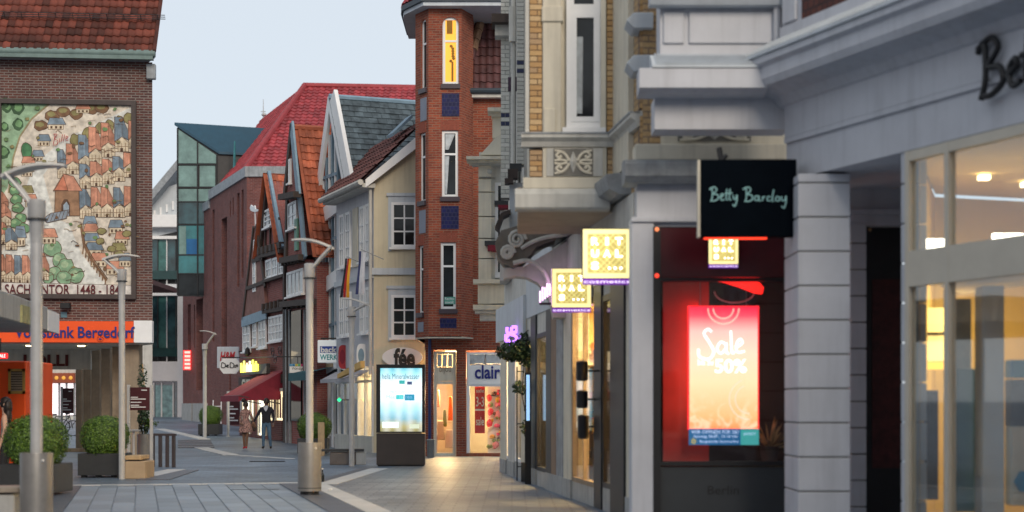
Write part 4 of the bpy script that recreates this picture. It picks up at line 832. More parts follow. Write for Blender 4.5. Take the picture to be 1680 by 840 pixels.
Rg = fB.w((fB.u(482.5,-.3), -0.3, fB.z(482,209,-.3))); Er = fB.w((fB.u(500,-.3)+1.2,-0.3,fB.z(502,428))); rdir = Vector((-fB.s,fB.c,0))
tiled_roof([Er, Er+rdir*9, Rg+rdir*9, Rg], 0.25, 0.36, M['tile_orange'], hb); b = MB(); dn = Vector((0,0,-.05)); b.poly([Er+dn, Er+rdir*9+dn, Rg+rdir*9+dn, Rg+dn]); b.build('roof_deck', M['tile_orange'], hb, fix=False)
b = MB(); b.tube([Rg, Rg+rdir*9], .12, 6); b.build('ridge', M['tile_orange'], hb)
# ------------------------------------------------------------------ white glass-gabled house
fg = Fr((553-CX)/FPX*57.6, 57.6, AR); gG = gz(58); hg = fthing('glass_gabled_house', 'white framed house with tall glazed gable and mossy slate roof', 'building', fg, gG)
u0 = fg.u(520); u1 = fg.u(590); apx = fg.uz(545,164); zel = fg.z(520,352); zer = fg.z(590,418)
b = MB(fg); b.box(u0,fg.u(553),.12,9,gG-.2,8.4); b.prism([(u0,8.401),(u1,8.401),(u1,zer),(apx[0],apx[1]-.3),(u0,zel)], 0.12, 9); b.build('core_wall', M['anthracite'], hg)
wf = M['white']
beam(fg, hg, (545,162),(519,356),0.42,0.0,wf,0.12,'verge_board'); beam(fg, hg, (549,162),(588,368),0.95,0.0,wf,0.14,'verge_board'); beam(fg, hg, (520.8,350),(520.8,737),0.34,0.02,wf,0.1,'corner_post')
for y0, y1 in ((468,448),(600,585),(352,330)): beam(fg, hg, (520,y0+12),(556,y1+12-6),0.55,0.0,wf,0.10,'floor_band')
for ya in (395, 470, 355, 290, 535): beam(fg, hg, (522,ya+6),(556,ya-6),0.12,0.06,M['bluetrim'],0.06,'transom')
def gtop(px): return 164 + (545-px)/25*188 if px < 545 else 164+(px-545)/38*190
for i, px in enumerate((524.5,529,534,539,544,549,553)):
    u = fg.u(px); zt_ = fg.z(px, gtop(px)+12); b = MB(fg); b.box(u-.05,u+.05,-0.0,0.12,gG+2.6,zt_); b.build('mullion', M['white'] if i % 2 else M['bluetrim'], hg)
for i in range(6):
    xa = (522.5,525,529.5,534.5,539.5,544.5,549.5)[i]; xb = (524,528.5,533.5,538.5,543.5,548.5,553)[i]
    for y0, y1 in ((360,392),(398,445),(489,590)): 
        a, c = fg.u(xa,.1), fg.u(xb,.1); s_ = -6*(xa-522)/30; b = MB(fg); b.box(a+.02,c-.02,0.08,0.11,fg.z(xa,y1+s_,.1),fg.z(xa,y0+s_,.1)); b.build('pane', M['bglass'] if i % 2 else M['dglass'], hg)
    b = MB(fg); a, c = fg.u(xa,.1), fg.u(xb,.1); b.box(a+.02,c-.02,0.07,0.1,fg.z(xa,461-5*(xa-522)/8*1.0,.1),fg.z(xa,430-5*(xa-522)/8,.1)); b.build('balustrade_pane', M['greenpane2'], hg)
Rg = fg.w((apx[0]+.1,-.15,apx[1]+.1)); Er = fg.w((fg.u(590),-.15,fg.z(590,395))); rdir = Vector((-fg.s,fg.c,0))
tiled_roof([Er, Er+rdir*11, Rg+rdir*11, Rg], 0.34, 0.26, M['slate'], hg, 'slates', flat=True); b = MB(); dn = Vector((0,0,-.08)); b.poly([Er+dn, Er+rdir*11+dn, Rg+rdir*11+dn, Rg+dn]); b.build('roof_deck', M['slate'], hg, fix=False)
b = MB(); b.tube([Rg, Rg+rdir*11], .1, 6); b.build('ridge_capping', M['bluetrim'], hg)
q = (Er+Rg)*0.5+rdir*5.5+Vector((-.1,-.1,.25)); b = MB(); b.tube([q, q+rdir*.5], .2, 6); b.build('roof_vent', M['bluetrim'], hg)
# ------------------------------------------------------------------ yellow house
fy = Fr(-4.6, 52.7, AR); gY = 0.0; hy = fthing('yellow_house', 'yellow stucco corner house with white windows and brown roof', 'building', fy)
fyg = Fr(-4.6, 52.7, 0.0); uL = fy.u(552); zE = fy.z(612, 296); uR = fyg.u(700)
ops = []
rows_y = ((352,440),(470,560))
def yrect(x0, y0a, x1, y1a):        # rows given at the corner column; they follow the facade's perspective
    return fy.u(x0), fy.u(x1), fy.z(612, y1a), fy.z(612, y0a)
b = MB(fy); b.box(uL, 0, 0, 6, 2.9, zE); b.build('street_wall', M['plaster'], hy)  # side away from the sun: its cool shade is put into the wall colour
b = MB(fyg); b.box(0.0,uR+1.5,0,0.25,0.0,zE); b.prism([(0,zE),(uR+1.5,zE),(uR+1.5,fyg.z(690,215)),(uR,fyg.z(690,225))], 0.0, 0.25); b.build('gable_wall', M['yellow'], hy)
for x0, x1 in ((559.5,567),(569.5,577),(593,600),(602.5,609)):
    for y0, y1 in ((332,425),(470,545)):
        u0, u1, z0, z1 = yrect(x0, y0, x1, y1); window(hy, fy, u0, u1, z0, z1, 0.0, 2, 3, 0.09, 0.05, 0.08, mg=M['curtain'])
u0, u1, z0, z1 = yrect(580,330,588,430); b = MB(fy); b.box(u0,u1,-.04,.0,z0,z1); b.build('wall_niche', M['cream'], hy)
for yb in (452, 300): b = MB(fy); z_ = fy.z(612, yb); b.box(uL,0.02,-.1,0,z_-.09,z_+.09); b.build('string_course', M['greywhite'], hy)
z_ = fyg.z(650,446); b = MB(fyg); b.box(-.05,uR,-.1,-.005,z_-.1,z_+.12); b.build('string_course', M['greywhite'], hy)
for y0, y1 in ((322,412),(474,560)):
    q = fyg.rect(642,y0+10,702,y1-6,-.05); window(hy, fyg, q[0], q[1], q[2], q[3], -0.005, 3, 3, 0.09, 0.05, 0.09)
    sr = fyg.rect(637,y0,690,y1); b = MB(fyg)
    b.box(sr[0],q[0]-.002,-.05,-.005,sr[2],sr[3]); b.box(q[0]-.002,sr[1],-.05,-.005,q[3]+.002,sr[3]); b.box(sr[0]-.05,sr[1],-.1,-.005,sr[3],sr[3]+.1); b.build('window_surround', M['greywhite'], hy)
b = MB(fy); b.tube([(0.02,-.12,2.6),(0.02,-.12,zE-.3),(0.0,-.3,zE)], .06, 8); b.build('downpipe', M['cream2'], hy, smooth=True)
# roof: brown slope above the street, bargeboard on the gable
e0 = fy.w((uL-.3,-.5,zE-.05)); e1 = fy.w((0.25,-.5,zE-.05)); rp = Vector(((690-CX)/FPX*52.5, 52.4, fyg.z(690,205))); 
sl = rp - e1; tiled_roof([e0, e1, rp, e0+sl], 0.3, 0.34, M['tile_brown'], hy); b = MB(); dn = Vector((0,0,-.06)); b.poly([e0+dn,e1+dn,rp+dn,e0+sl+dn]); b.build('roof_deck', M['tile_brown'], hy, fix=False)
b = MB(fy); b.tube([(uL-.3,-.52,zE-.12),(0.25,-.52,zE-.12)], .1, 8); b.box(uL-.2,0.2,-.45,0,zE-.28,zE-.14); b.build('gutter', M['cream2'], hy, smooth=True)
b = MB(fyg); a = fyg.uz(600,307,-.3); c = fyg.uz(690,237,-.3); b.prism([(a[0],a[1]-.02),(c[0],c[1]-.02),(c[0],c[1]+.36),(a[0],a[1]+.25)], -.35, -.2); b.build('bargeboard', M['white'], hy)
sk = (e1+(rp-e1)*.78)+Vector((-.5,.6,.1)); b = MB(); dd = (e0-e1).normalized(); s2 = sl.normalized(); b._add([sk, sk+dd*.7, sk+dd*.7+s2*.9, sk+s2*.9]+[p+Vector((-.02,-.02,.1)) for p in (sk, sk+dd*.7, sk+dd*.7+s2*.9, sk+s2*.9)], [(0,1,2,3),(4,5,6,7),(0,1,5,4),(1,2,6,5),(2,3,7,6),(3,0,4,7)]); b.build('skylight', M['bluetrim'], hy)
# ground floor: glazed corner shop, warm inside
for px in (556,566,577,588,600,612): u = fy.u(px); b = MB(fy); b.box(u-.045,u+.045,-.04,.06,0.55,2.9); b.build('shop_mullion', M['white'], hy)
b = MB(fy); b.box(uL,0,-.05,.06,2.35,2.43); b.build('shop_transom', M['white'], hy); b = MB(fy); b.box(uL,0,-.06,.2,0,0.55); b.build('stall_riser', M['cream2'], hy)
pxs = (552,556,566,577,588,600,612)
for a, c in zip(pxs, pxs[1:]):
    b = MB(fy); b.box(fy.u(a)+.05,fy.u(c)-.05,0.0,0.012,0.55,2.35); b.build('shop_pane', M['glass_clear'], hy)
    b = MB(fy); b.box(fy.u(a)+.05,fy.u(c)-.05,0.0,0.012,2.43,2.9); b.build('shop_pane', M['glass_clear'], hy)
rm = fy.u(578); shop_room('shop', fy, hy, rm, -.02, 0.5, 2.9, 0.25, 2.2, M['shopwhite'], (1,.72,.36), 95)
shop_room('entrance', fy, hy, uL, rm-.02, 0.5, 2.9, 0.25, 2.0, M['cream2'], (.8,.9,1), 5, lampm=M['lead'])
# ------------------------------------------------------------------ brick corner house with oriel tower (jewellery shop below)
YT = 49.2; ft = front(765, YT); tw = fthing('brick_tower_house', 'red brick house with tall oriel tower and lit top window', 'building', ft)
o_l, o_fl, o_fr, o_r = 681.5, 703, 757, 776                   # oriel corners as seen
vF = -1.0
pL = (ft.u(o_l, -0.25), -0.25); pA = (ft.u(o_fl, vF), vF); pB = (ft.u(o_fr, vF), vF); pR = (ft.u(o_r, -0.2), -0.2)
zb, zt = ft.z(720, 553, vF), ft.z(720, 14, vF)
def face_frame(p, q):
    a = ft.w((p[0],p[1],0)); c = ft.w((q[0],q[1],0)); return Fr(a.x, a.y, math.atan2(c.y-a.y, c.x-a.x)), (c-a).length
win_y = ((28,138),(214,323),(398,507))                         # three storeys of windows on the front face
M['litwin'] = emit('lit_window_amber', (0.95,0.40,0.035), 0.62)
for idx, (p, q) in enumerate(((pL,pA),(pA,pB),(pB,pR))):
    f, L = face_frame(p, q); ops = []
    if idx == 1: xr = [(726,752.5),(725,751.5),(723,748)]
    elif idx == 0: xr = [(690.5,699.5),(688.5,698),(686.5,694.5)]
    else: xr = []
    for (x0,x1), (y0,y1) in zip(xr, win_y):
        dy = 6 if idx == 0 else 0
        u0, z1 = f.uz(x0, y0+dy); u1, z0 = f.uz(x1, y1+dy); ops.append((u0,u1,z0,z1))
    b = wall_openings(f, 0, L, zb, zt, ops, 0, 0.2); b.build('oriel_wall', M['bricktower'], tw)
    for k, o in enumerate(ops):
        top = k == 0
        mg = M['litwin'] if (top and idx == 1) else M['dglass']
        w = window(tw, f, o[0], o[1], o[2], o[3], 0.12, 1, 2, 0.08 if idx else 0.05, 0.06, 0.06, mg=mg, splits=[0.66], sill=False)
        b = MB(f); b.box(o[0]-.05, o[1]+.05, -0.07, 0.05, o[2]-.14, o[2]); b.build('sill', mat('clinker_sill_%d%d' % (idx,k), (0.05,0.035,0.045), 0.4), tw)
        if top:                                                # round-headed top light
            n = 10; uc = (o[0]+o[1])/2; rr = (o[1]-o[0])/2; zc_ = o[3]-rr*0.9
            pts = [(o[0],o[3]+.01),(o[0],zc_)]+[(uc-rr*math.cos(math.pi*i/n), zc_+rr*.9*math.sin(math.pi*i/n)) for i in range(n+1)]
            for sgn in (0,1):
                h = pts[2:2+n//2+1] if sgn == 0 else pts[2+n//2:]
                poly = ([(o[0],o[3]+.01)] if sgn == 0 else [])+h+([(o[1],o[3]+.01)] if sgn else [])
                if sgn == 0: poly = [(o[0],o[3]+.01)] + [(uc,o[3]+.01)] + h[::-1]
                else: poly = [(uc,o[3]+.01)] + [(o[1],o[3]+.01)] + h[::-1]
                b = MB(f); b.prism(poly, -0.002, 0.1); b.build('arch_spandrel', M['bricktower'], tw)
            b = MB(f); b.prism([(p_[0],p_[1]) for p_ in pts[2:]], 0.05, 0.07); 
            arc = [(uc-rr*.92*math.cos(math.pi*i/n), zc_+rr*.83*math.sin(math.pi*i/n)) for i in range(n+1)]
            b = MB(f)
            for i in range(n): b._add([(arc[i][0],0.05,arc[i][1]),(arc[i+1][0],0.05,arc[i+1][1]),(pts[3+i][0],0.05,pts[3+i][1]),(pts[2+i][0],0.05,pts[2+i][1])], [(0,1,2,3)])
            b.build('arch_frame', M['white'], w)
        # glazed blue apron panel below each window
        zz = o[2]; hgt = 0.70 if k < 2 else 0.30
        b = MB(f); b.box(o[0]-.02, o[1]+.02, -0.012, 0.05, zz-.28-hgt, zz-.28); b.build('blue_tile_panel', M['bluetile'] if idx else mat('grey_apron_%d' % k, (0.16,0.18,0.24), 0.4, 0.1, 4), tw)
        b = MB(f)
        for i in range(6): ub = o[0]-.04+(o[1]-o[0]+.08)*i/6; b.box(ub+.006, ub+(o[1]-o[0]+.08)/6-.006, -0.014, 0.05, o[3]+.01+(0.0 if k else 9), o[3]+.30+(0.0 if k else 9))
        if k: b.build('soldier_course', mat('soldier_brick_%d%d' % (idx,k), (0.25,0.065,0.04), 0.8, 0.2, 8), tw)
    if idx == 1:                                               # office sticker, curtains, pendant shade in the lit room
        o = ops[2]; tx = f.rect(729,487,747,499,0.05); b = MB(f); b.box(tx[0],tx[1],0.045,0.05,tx[2],tx[3]); b.build('window_sticker', mat('sticker_green', (0.10,0.30,0.24), 0.5), tw)
        fit_text('Rechts-', 'sticker_text', M['textwhite'], tw, f, tx[0]+.02, tx[1]-.02, tx[2]+.13, tx[3]-.02, 0.043, 0.004); fit_text('anwalt', 'sticker_text', M['textwhite'], tw, f, tx[0]+.02, tx[1]-.05, tx[2]+.02, tx[2]+.1, 0.043, 0.004)
        o = ops[1]
        b = MB(f); b.prism([(o[0]+.1,o[2]+1.45),(o[0]+.1,o[3]-.1),(o[1]-.1,o[3]-.1),(o[0]+.2,o[2]+1.45)], 0.078, 0.084); b.build('curtain', M['curtain'], tw)
        b = MB(f); b.prism([(o[0]+.09,o[2]+.1),(o[0]+.09,o[2]+1.25),(o[0]+.22,o[2]+1.25),(o[0]+.15,o[2]+.1)], 0.078, 0.084); b.build('curtain', M['curtain'], tw)
        o = ops[0]; b = MB(f); b.box(o[0]+.13,o[0]+.3,0.07,0.078,o[2]+1.55,o[2]+1.95); b.box(o[0]+.27,o[0]+.33,0.07,0.078,o[2]+.1,o[2]+.7)
        for i in range(7): b.ball((o[0]+.30+random.uniform(-.05,.05),0.0755,o[2]+.72+i*.075), .05,.004,.045, 7, 5, jit=.2)
        b.build('plant_silhouette', mat('window_plant', (0.30,0.14,0.02), 0.8), tw)
# underside, cornice and tower roof
poly = [pL, pA, pB, pR, (pR[0]+.1,3.0), (pL[0],3.0)]
b = MB(ft); b.prismz(poly, zb-0.02, zb+0.02); b.build('oriel_underside', M['cream'], tw)
b = MB(ft); b.prismz([(pL[0]+.02,-.24),(pA[0]+.02,vF+.02),(pB[0]-.02,vF+.02),(pR[0]-.02,-.19),(pR[0],3),(pL[0]+.02,3)], zb+.03, zb+.06); b.build('oriel_floor', M['timber'], tw)
def off(pts, d):
    cx_ = sum(p[0] for p in pts)/len(pts); cy_ = 0.6
    return [(cx_+(p[0]-cx_)*(1+d), cy_+(p[1]-cy_)*(1+d)) for p in pts]
rim = [pL, pA, pB, pR]
ev = [(pL[0]-.42,.3),(pL[0]-.36,-.2),(pA[0]-.14,vF-.36),(ft.u(838,vF-.36),vF-.36)]; b = MB(ft); b.prismz(ev+[(ft.u(838,0),3),(pL[0]-.42,3)], zt, zt+.12); b.build('eaves_soffit', M['greywhite'], tw)
b = MB(ft); b.prismz([(p[0]-(.06 if i < 3 else -.05),p[1]-.06) for i,p in enumerate(ev)]+[(ft.u(838,0)+.05,3),(pL[0]-.48,3)], zt+.121, zt+.27); b.build('eaves_gutter', mat('dark_copper', (0.03,0.045,0.06), 0.5), tw)
tip = (ft.u(730,0.8), 0.9, zt+3.2); r4 = ev; b = MB(ft)
for i in range(3): b.poly([(r4[i][0],r4[i][1],zt+.3),(r4[i+1][0],r4[i+1][1],zt+.3),tip])
b.build('spire_roof', M['tile_red'], tw, fix=False)
for i in range(3): tiled_roof([ft.w((*r4[i],zt+.32)), ft.w((*r4[i+1],zt+.32)), ft.w(tip)+Vector((.05,0,.02)), ft.w(tip)+Vector((-.05,0,.02))], .22, .3, M['tile_red'], tw, 'spire_tiles')
# main body right of the oriel, with mansard and mossy hip
zE_ = ft.z(800,162); uR = ft.u(905)
b = MB(ft); b.box(pR[0]-.3, uR, 0, 7, ft.z(800,575), zE_); b.build('main_wall', M['bricktower'], tw)
b = MB(ft); b.box(pL[0]+.05, pR[0], 0.05, 6, zb-.02, zt+.1); b.build('back_wall', M['bricktower'], tw)
b = MB(ft); b.box(ft.u(754,-.25), uR, -.28, 0.1, ft.z(800,160,-.25), ft.z(800,152,-.25)); b.build('eaves_board', M['cream2'], tw)
b = MB(ft); b.tube([(ft.u(752,-.32),-.32,ft.z(800,149,-.32)),(uR,-.32,ft.z(800,149,-.32))], .09, 8); b.build('gutter', mat('dark_copper_gutter', (0.03,0.045,0.06), 0.5), tw, smooth=True)
m0 = ft.w((ft.u(758,-.2),-.2,ft.z(758,150,-.2))); m1 = ft.w((uR,-.2,ft.z(800,150,-.2))); m2 = ft.w((uR,1.3,ft.z(800,8,1.3))); m3 = ft.w((ft.u(797,1.2),1.2,ft.z(797,8,1.2)))
tiled_roof([m0,m1,m2,m3], .21, .33, M['tile_dark'], tw); b = MB(); b.poly([m0,m1,m2,m3]); b.build('roof_deck', M['tile_dark'], tw, fix=False)
b = MB(); n = 9
for i in range(n):
    a = m0.lerp(m3, i/n)+Vector((0,-.05,.06)); c = m0.lerp(m3, (i+1.12)/n)+Vector((0,-.05,.03)); b = MB(); b.tube([a,c], [.15,.125], 8); b.build('hip_tile', M['tile_moss'] if i > 3 else M['tile_dark'], tw, smooth=True)
b = MB(); b.tube([m0.lerp(m3,-.02)+Vector((-.12,-.02,0)), m3+Vector((-.15,0,0))], .05, 6); b.build('flashing', M['darkred'], tw)
b = MB(); b.ball(tuple(m3+Vector((.05,.1,.1))), .28,.28,.42, 10, 8, jit=.05); b.build('chimney_pot', M['slate'], tw)
# ground floor: lit shop entrance, brick piers, jeweller's front
g2 = 0.0; zl = ft.z(790,575)
for x0, x1, v in ((698,711,-.05),(748.5,764.5,-.1)):
    u0, u1 = ft.u(x0,v), ft.u(x1,v); b = MB(ft); b.box(u0,u1,v,1.0,0,zb if x1 < 720 else zl+.25); b.build('brick_pier', M['bricktower'], tw)
b = MB(ft); b.box(ft.u(697), uR, -.06, 1.0, zl+.02, zb+.0); b.build('lintel', M['bricktower'], tw)
b = MB(ft); b.tube([(ft.u(705,-.15),-.15,.4),(ft.u(705,-.15),-.15,zb)], .05, 8); b.build('downpipe', mat('blue_pipe', (0.01,0.02,0.10), 0.4), tw, smooth=True)
def shopfront(fr, parent, x0, x1, ytop, ysign, ybot, v, cols, mf, mg, sign=None, signm=None):
    u0, u1 = fr.u(x0,v), fr.u(x1,v); z1 = fr.z((x0+x1)/2,ytop,v); zs_ = fr.z((x0+x1)/2,ysign,v); z0 = fr.z((x0+x1)/2,ybot,v); b = MB(fr)
    b.box(u0,u0+.1,v,v+.1,0,z1); b.box(u1-.1,u1,v,v+.1,0,z1); b.box(u0+.1,u1-.1,v,v+.1,z1-.07,z1); b.box(u0+.1,u1-.1,v,v+.1,zs_-.04,zs_+.04); b.box(u0+.1,u1-.1,v,v+.1,0,z0); b.build('shop_frame', mf, parent)
    b = MB(fr); b.box(u0+.1,u1-.1,v+.05,v+.06,z0,zs_-.04); b.build('shop_pane', mg, parent)
    return u0, u1, z0, zs_, z1
u0, u1, z0, zs_, z1 = shopfront(ft, tw, 711.5, 748, 577, 628, 743, 0.0, 1, M['cream'], M['glass_clear'])
for i in range(3): a = u0+.1+(u1-u0-.2)*i/3; b = MB(ft); b.box(a+.02,a+(u1-u0-.2)/3-.02,.03,.05,zs_+.5,z1-.09); b.build('fanlight', M['curtain'], tw)
b = MB(ft); b.box(u0+.1,u1-.1,.04,.06,zs_+.05,zs_+.48); b.build('sign_panel', M['cream'], tw)
tx = ft.rect(721,599,740,614); fit_text('bijou', 'faded_sign', M['stone'], tw, ft, tx[0],tx[1],tx[2],tx[3], .04, .015)
shop_room('entrance', ft, tw, u0-.4, u1+.3, 0.02, zs_+.2, .15, 2.8, M['shopwhite'], (1,.66,.30), 380, out=1.5)
c0, c1, cz0, czs, cz1 = shopfront(ft, tw, 765.5, 842, 578, 632, 744, -.05, 1, M['white'], M['glass_clear'])
sgn = ft.rect(768,599,842,631,-.06); b = MB(ft); b.box(sgn[0],sgn[1],-.08,.0,sgn[2],sgn[3]); b.build('sign_board', M['white'], tw)
tx = ft.rect(779,598,832,621.5,-.1); fit_text("claire's", 'sign_lettering', M['navy'], tw, ft, tx[0],tx[1]+.25,tx[2],tx[3], -.082, .03, bold=.02)
for x0, x1 in ((769,795),(797,838)): q = ft.rect(x0,582,x1,597,-.05); b = MB(ft); b.box(q[0],q[1],-.03,.02,q[2],q[3]); b.build('fanlight', M['curtain'], tw)
shop_room('jeweller', ft, tw, c0, c1+.3, 0.02, czs+.2, .15, 3.0, M['shopwhite'], (1,.70,.34), 390, out=1.5)
b = MB(ft); b.box(c0-.02,c1,-.12,.1,0,.1); b.build('plinth', M['bricktower'], tw)
ps = thing('sale_poster', 'red sale poster hanging inside the jewellery shop window', 'poster', ft.w((ft.u(785),.1,1.2)))
q = ft.rect(779,634,795.5,711,.1); b = MB(ft); b.box(q[0],q[1],.12,.135,q[2],q[3]); b.build('sheet', mat('poster_red', (0.50,0.03,0.02), 0.5, 0.1, 3, 0), ps)
for s_, y0, y1 in (('sale',638,644),('3-3',651,667),('sale',684,698)):
    t_ = ft.rect(781,y0,794,y1,.1); fit_text(s_, 'lettering', M['cream'], ps, ft, t_[0],t_[1],t_[2],t_[3], .118, .004, bold=.01)
b = MB(ft); b.box(q[0],q[1],.115,.12,ft.z(787,674,.1),ft.z(787,671,.1)); b.build('gap_line', M['cream'], ps)
mc = thing('jewellery_display', 'crowded rack of pink and white accessories in the jewellery shop', 'display rack', ft.w((ft.u(815),.8,0.02)))
b = MB(ft); b.box(ft.u(800,.9),ft.u(838,.9),.9,.96,.02,2.5); b.build('rack', M['white'], mc)
pal = [mat('acc_%d' % i, c, 0.5) for i, c in enumerate([(.55,.05,.08),(.6,.25,.3),(.65,.6,.5),(.15,.2,.08),(.5,.3,.05),(.08,.05,.05),(.6,.1,.2)])]
for i in range(60):
    px = random.uniform(801,834); py = random.uniform(636,735); u, z = ft.uz(px, py, .8); b = MB(ft); r_ = random.uniform(.04,.11); b.ball((u,.8,max(z,.15)), r_,.06,r_*random.uniform(.6,1.4), 6, 5, jit=.15); b.build('item', random.choice(pal), mc)
md = thing('shop_display', 'warm lit shelves and clothes in the doorway beside the brick pier', 'display', ft.w((ft.u(730),1.2,0.02)))
for x0,y0,x1,y1,m in ((716,640,722,668,M['wood']),(735,650,743,690,mat('orange_dress',(0.6,0.16,0.04),.8)),(726,672,733,700,mat('green_bag',(.12,.16,.04),.8)),(716,690,730,722,M['cream']),(730,705,744,735,M['shopwhite'])):
    q = ft.rect(x0,y0,x1,y1,1.2); b = MB(ft); b.prism([(q[0],max(q[2],.03)),(q[1],max(q[2],.03)),(q[1]-.03,q[3]),(q[0]+.03,q[3])], 1.2, 1.4); b.build('goods', m, md, bevel=.02)
bn = front(700, 48.0); x = bn.rect(700,718,711,742); bb = fthing('small_litter_bin', 'small grey bin against the brick pier behind the advertising column', 'bin', bn); b = MB(bn); b.lathe([(.10,0),(.11,.02),(.11,.5),(.13,.53),(.10,.56)], .12, 0, 12); b.build('body', M['binsteel'], bb, smooth=True)
# oval shop sign on the yellow gable
ov = thing('oval_sign', 'white oval shop sign with black lettering above the advertising column', 'sign', fyg.w((1.2,-.2,4)))
q = fyg.rect(627,570,693,602,-.2); uc, zc_ = (q[0]+q[1])/2, (q[2]+q[3])/2; a_, c_ = (q[1]-q[0])/2, (q[3]-q[2])/2
b = MB(fyg); b.prism([(uc+a_*math.cos(t*math.pi/20), zc_+c_*math.sin(t*math.pi/20)) for t in range(40)], -.25, -.0); b.build('panel', M['white'], ov)
tx = fyg.rect(646,571,681,602,-.25); fit_text('fée', 'lettering', M['black'], ov, fyg, tx[0],tx[1],tx[2],tx[3], -.252, .02, bold=.04)
area_light('shop_light', hy, fyg.w((2.6,-.35,3.3)), .5, 22, (1,.62,.25), (0,.25,-1)); b = MB(fyg); b.box(2.4,2.8,-.5,-.05,3.32,3.4); b.build('wall_lamp', M['lampwarm'], hy)

# ------------------------------------------------------------------ right-hand row: shared line of shop fronts
KX = 0.1181; AX = dirang(KX)
fr0 = Fr(1.661, 21.6, AX)
def rowfront(parent, items, ztop, fr=fr0):
    """items: (px_left, px_right, kind, z0) along the shop line"""
    for x0, x1, kind, *o in items:
        u0, u1 = fr.u(x0), fr.u(x1)
        if kind == 'pillar':
            m, pr = o; b = MB(fr); pr = min(pr,.02); b.box(u0,u1,-pr,.30,0,ztop); b.build('pillar', m, parent, bevel=.015)
            b = MB(fr); b.box(u0-.02,u1+.02,-pr-.015,.34,0,.32); b.build('plinth', M['concrete'], parent)
        else:
            mf, z0, zt_ = o; b = MB(fr); f_ = min(.09, (u1-u0)*.12)
            for a in ((u0,u0+f_,z0,zt_),(u1-f_,u1,z0,zt_),(u0+f_,u1-f_,z0,z0+.08),(u0+f_,u1-f_,zt_-.09,zt_)): b.box(a[0],a[1],.0,.10,a[2],a[3])
            n = max(1, round((u1-u0)/1.3))
            for i in range(1,n): a = u0+(u1-u0)*i/n; b.box(a-.03,a+.03,.005,.09,z0+.08,zt_-.09)
            w = b.build('window', mf, parent)
            for i in range(n): a = u0+f_+(u1-u0-2*f_)*i/n; c = u0+f_+(u1-u0-2*f_)*(i+1)/n; p = MB(fr); p.box(a+.02,c-.02,.03,.04,z0+.08,zt_-.09); p.build('pane', M['glass_clear'], w)
            b = MB(fr); b.box(u0,u1,.005,.3,0,z0); b.build('stall_riser', M['concrete'], parent)
            if zt_ < ztop: b = MB(fr); b.box(u0,u1,.02,.3,zt_,ztop); b.build('fascia', M['cream2'], parent)

# cream stone house D (far end), projecting window bay
fD = front(783, 40.2); D = fthing('cream_stone_house', 'cream stone house with pilastered bay at the far end of the right row', 'building', fD)
rowfront(D, [(822,831,'pillar',M['cream'],.12),(831,834.5,'window',M['white'],.35,3.1),(834.5,844.5,'pillar',M['cream2'],.10),(844.5,856,'window',M['white'],.35,3.1),(856,863,'pillar',M['cream'],.10)], 3.6)
uD0, uD1 = fr0.u(819), fr0.u(863); shop_room('shop', fr0, D, uD0+.2, uD1, .02, 3.1, .36, 1.8, M['shopwhite'], (1,.68,.30), 520)
b = MB(fr0); b.box(fr0.u(826),uD1,0.02,5,3.6,13); b.build('wall', M['cream2'], D)
b = MB(fr0); b.box(uD0-.2,uD1,-.06,.02,3.1,3.9); b.build('fascia', M['greywhite'], D)
def dbox(x0,y0,x1,y1,v0,v1,m,name): bandbox(name,x0,y0,x1,y1,v0,v1,m,D,fD)
dbox(786,250,835,500,0.25,3,M['cream2'],'bay_core')
for i,(ya,yb) in enumerate(((266,292),(293,315),(316,355),(356,391),(392,424),(425,460),(461,500))): dbox(785,ya,806,yb-.8,0,.27,M['cream'],'pilaster_block'); dbox(805.5,ya,812,yb-.8,.12,.28,M['cream2'],'pilaster_block')
dbox(765,256,835,261,-.45,.3,M['cream'],'cornice'); dbox(769,261,835,266,-.32,.3,M['cream'],'cornice'); dbox(774,266,835,270,-.15,.3,M['cream2'],'cornice')
b = MB(fD); b.prism([fD.uz(788,256),fD.uz(835,256),fD.uz(835,215),fD.uz(815,226)], -.2, .3); b.build('pediment', M['cream'], D)
dbox(808,190,835,226,0.2,.5,M['cream'],'attic_pier'); dbox(800,176,835,182,-.2,.5,M['cream'],'attic_cornice'); dbox(806,182,835,190,.0,.5,M['cream'],'attic_cornice')
b = MB(fD); u,z = fD.uz(803,281,-.01); b.ball((u,-.0,z),.07,.05,.07,10,6); b.build('rosette', M['cream2'], D); dbox(786,290,806,292.5,-.04,.1,M['ornament'],'capital_band')
q = fD.rect(812,300,832,452,.28); window(D, fD, q[0], q[1], q[2], q[3], .26, 1, 2, .08, .05, .05)
dbox(776,458,835,465,-.14,.3,M['cream'],'sill_band'); dbox(784,466,835,498,-.02,.3,M['cream'],'apron'); dbox(776,500,835,508,-.2,.3,M['cream'],'sill_band'); dbox(779,508,835,514,-.12,.3,M['cream2'],'sill_band'); dbox(787,514,826,526,-.02,.3,M['cream2'],'sill_band')
for x0,y0,x1,y1 in ((795,395,830,402),(800,402,830,411)): dbox(x0,y0,x1,y1,-.25,.2,M['redcloth'] if y0 > 400 else M['anthracite'],'lead_cap')

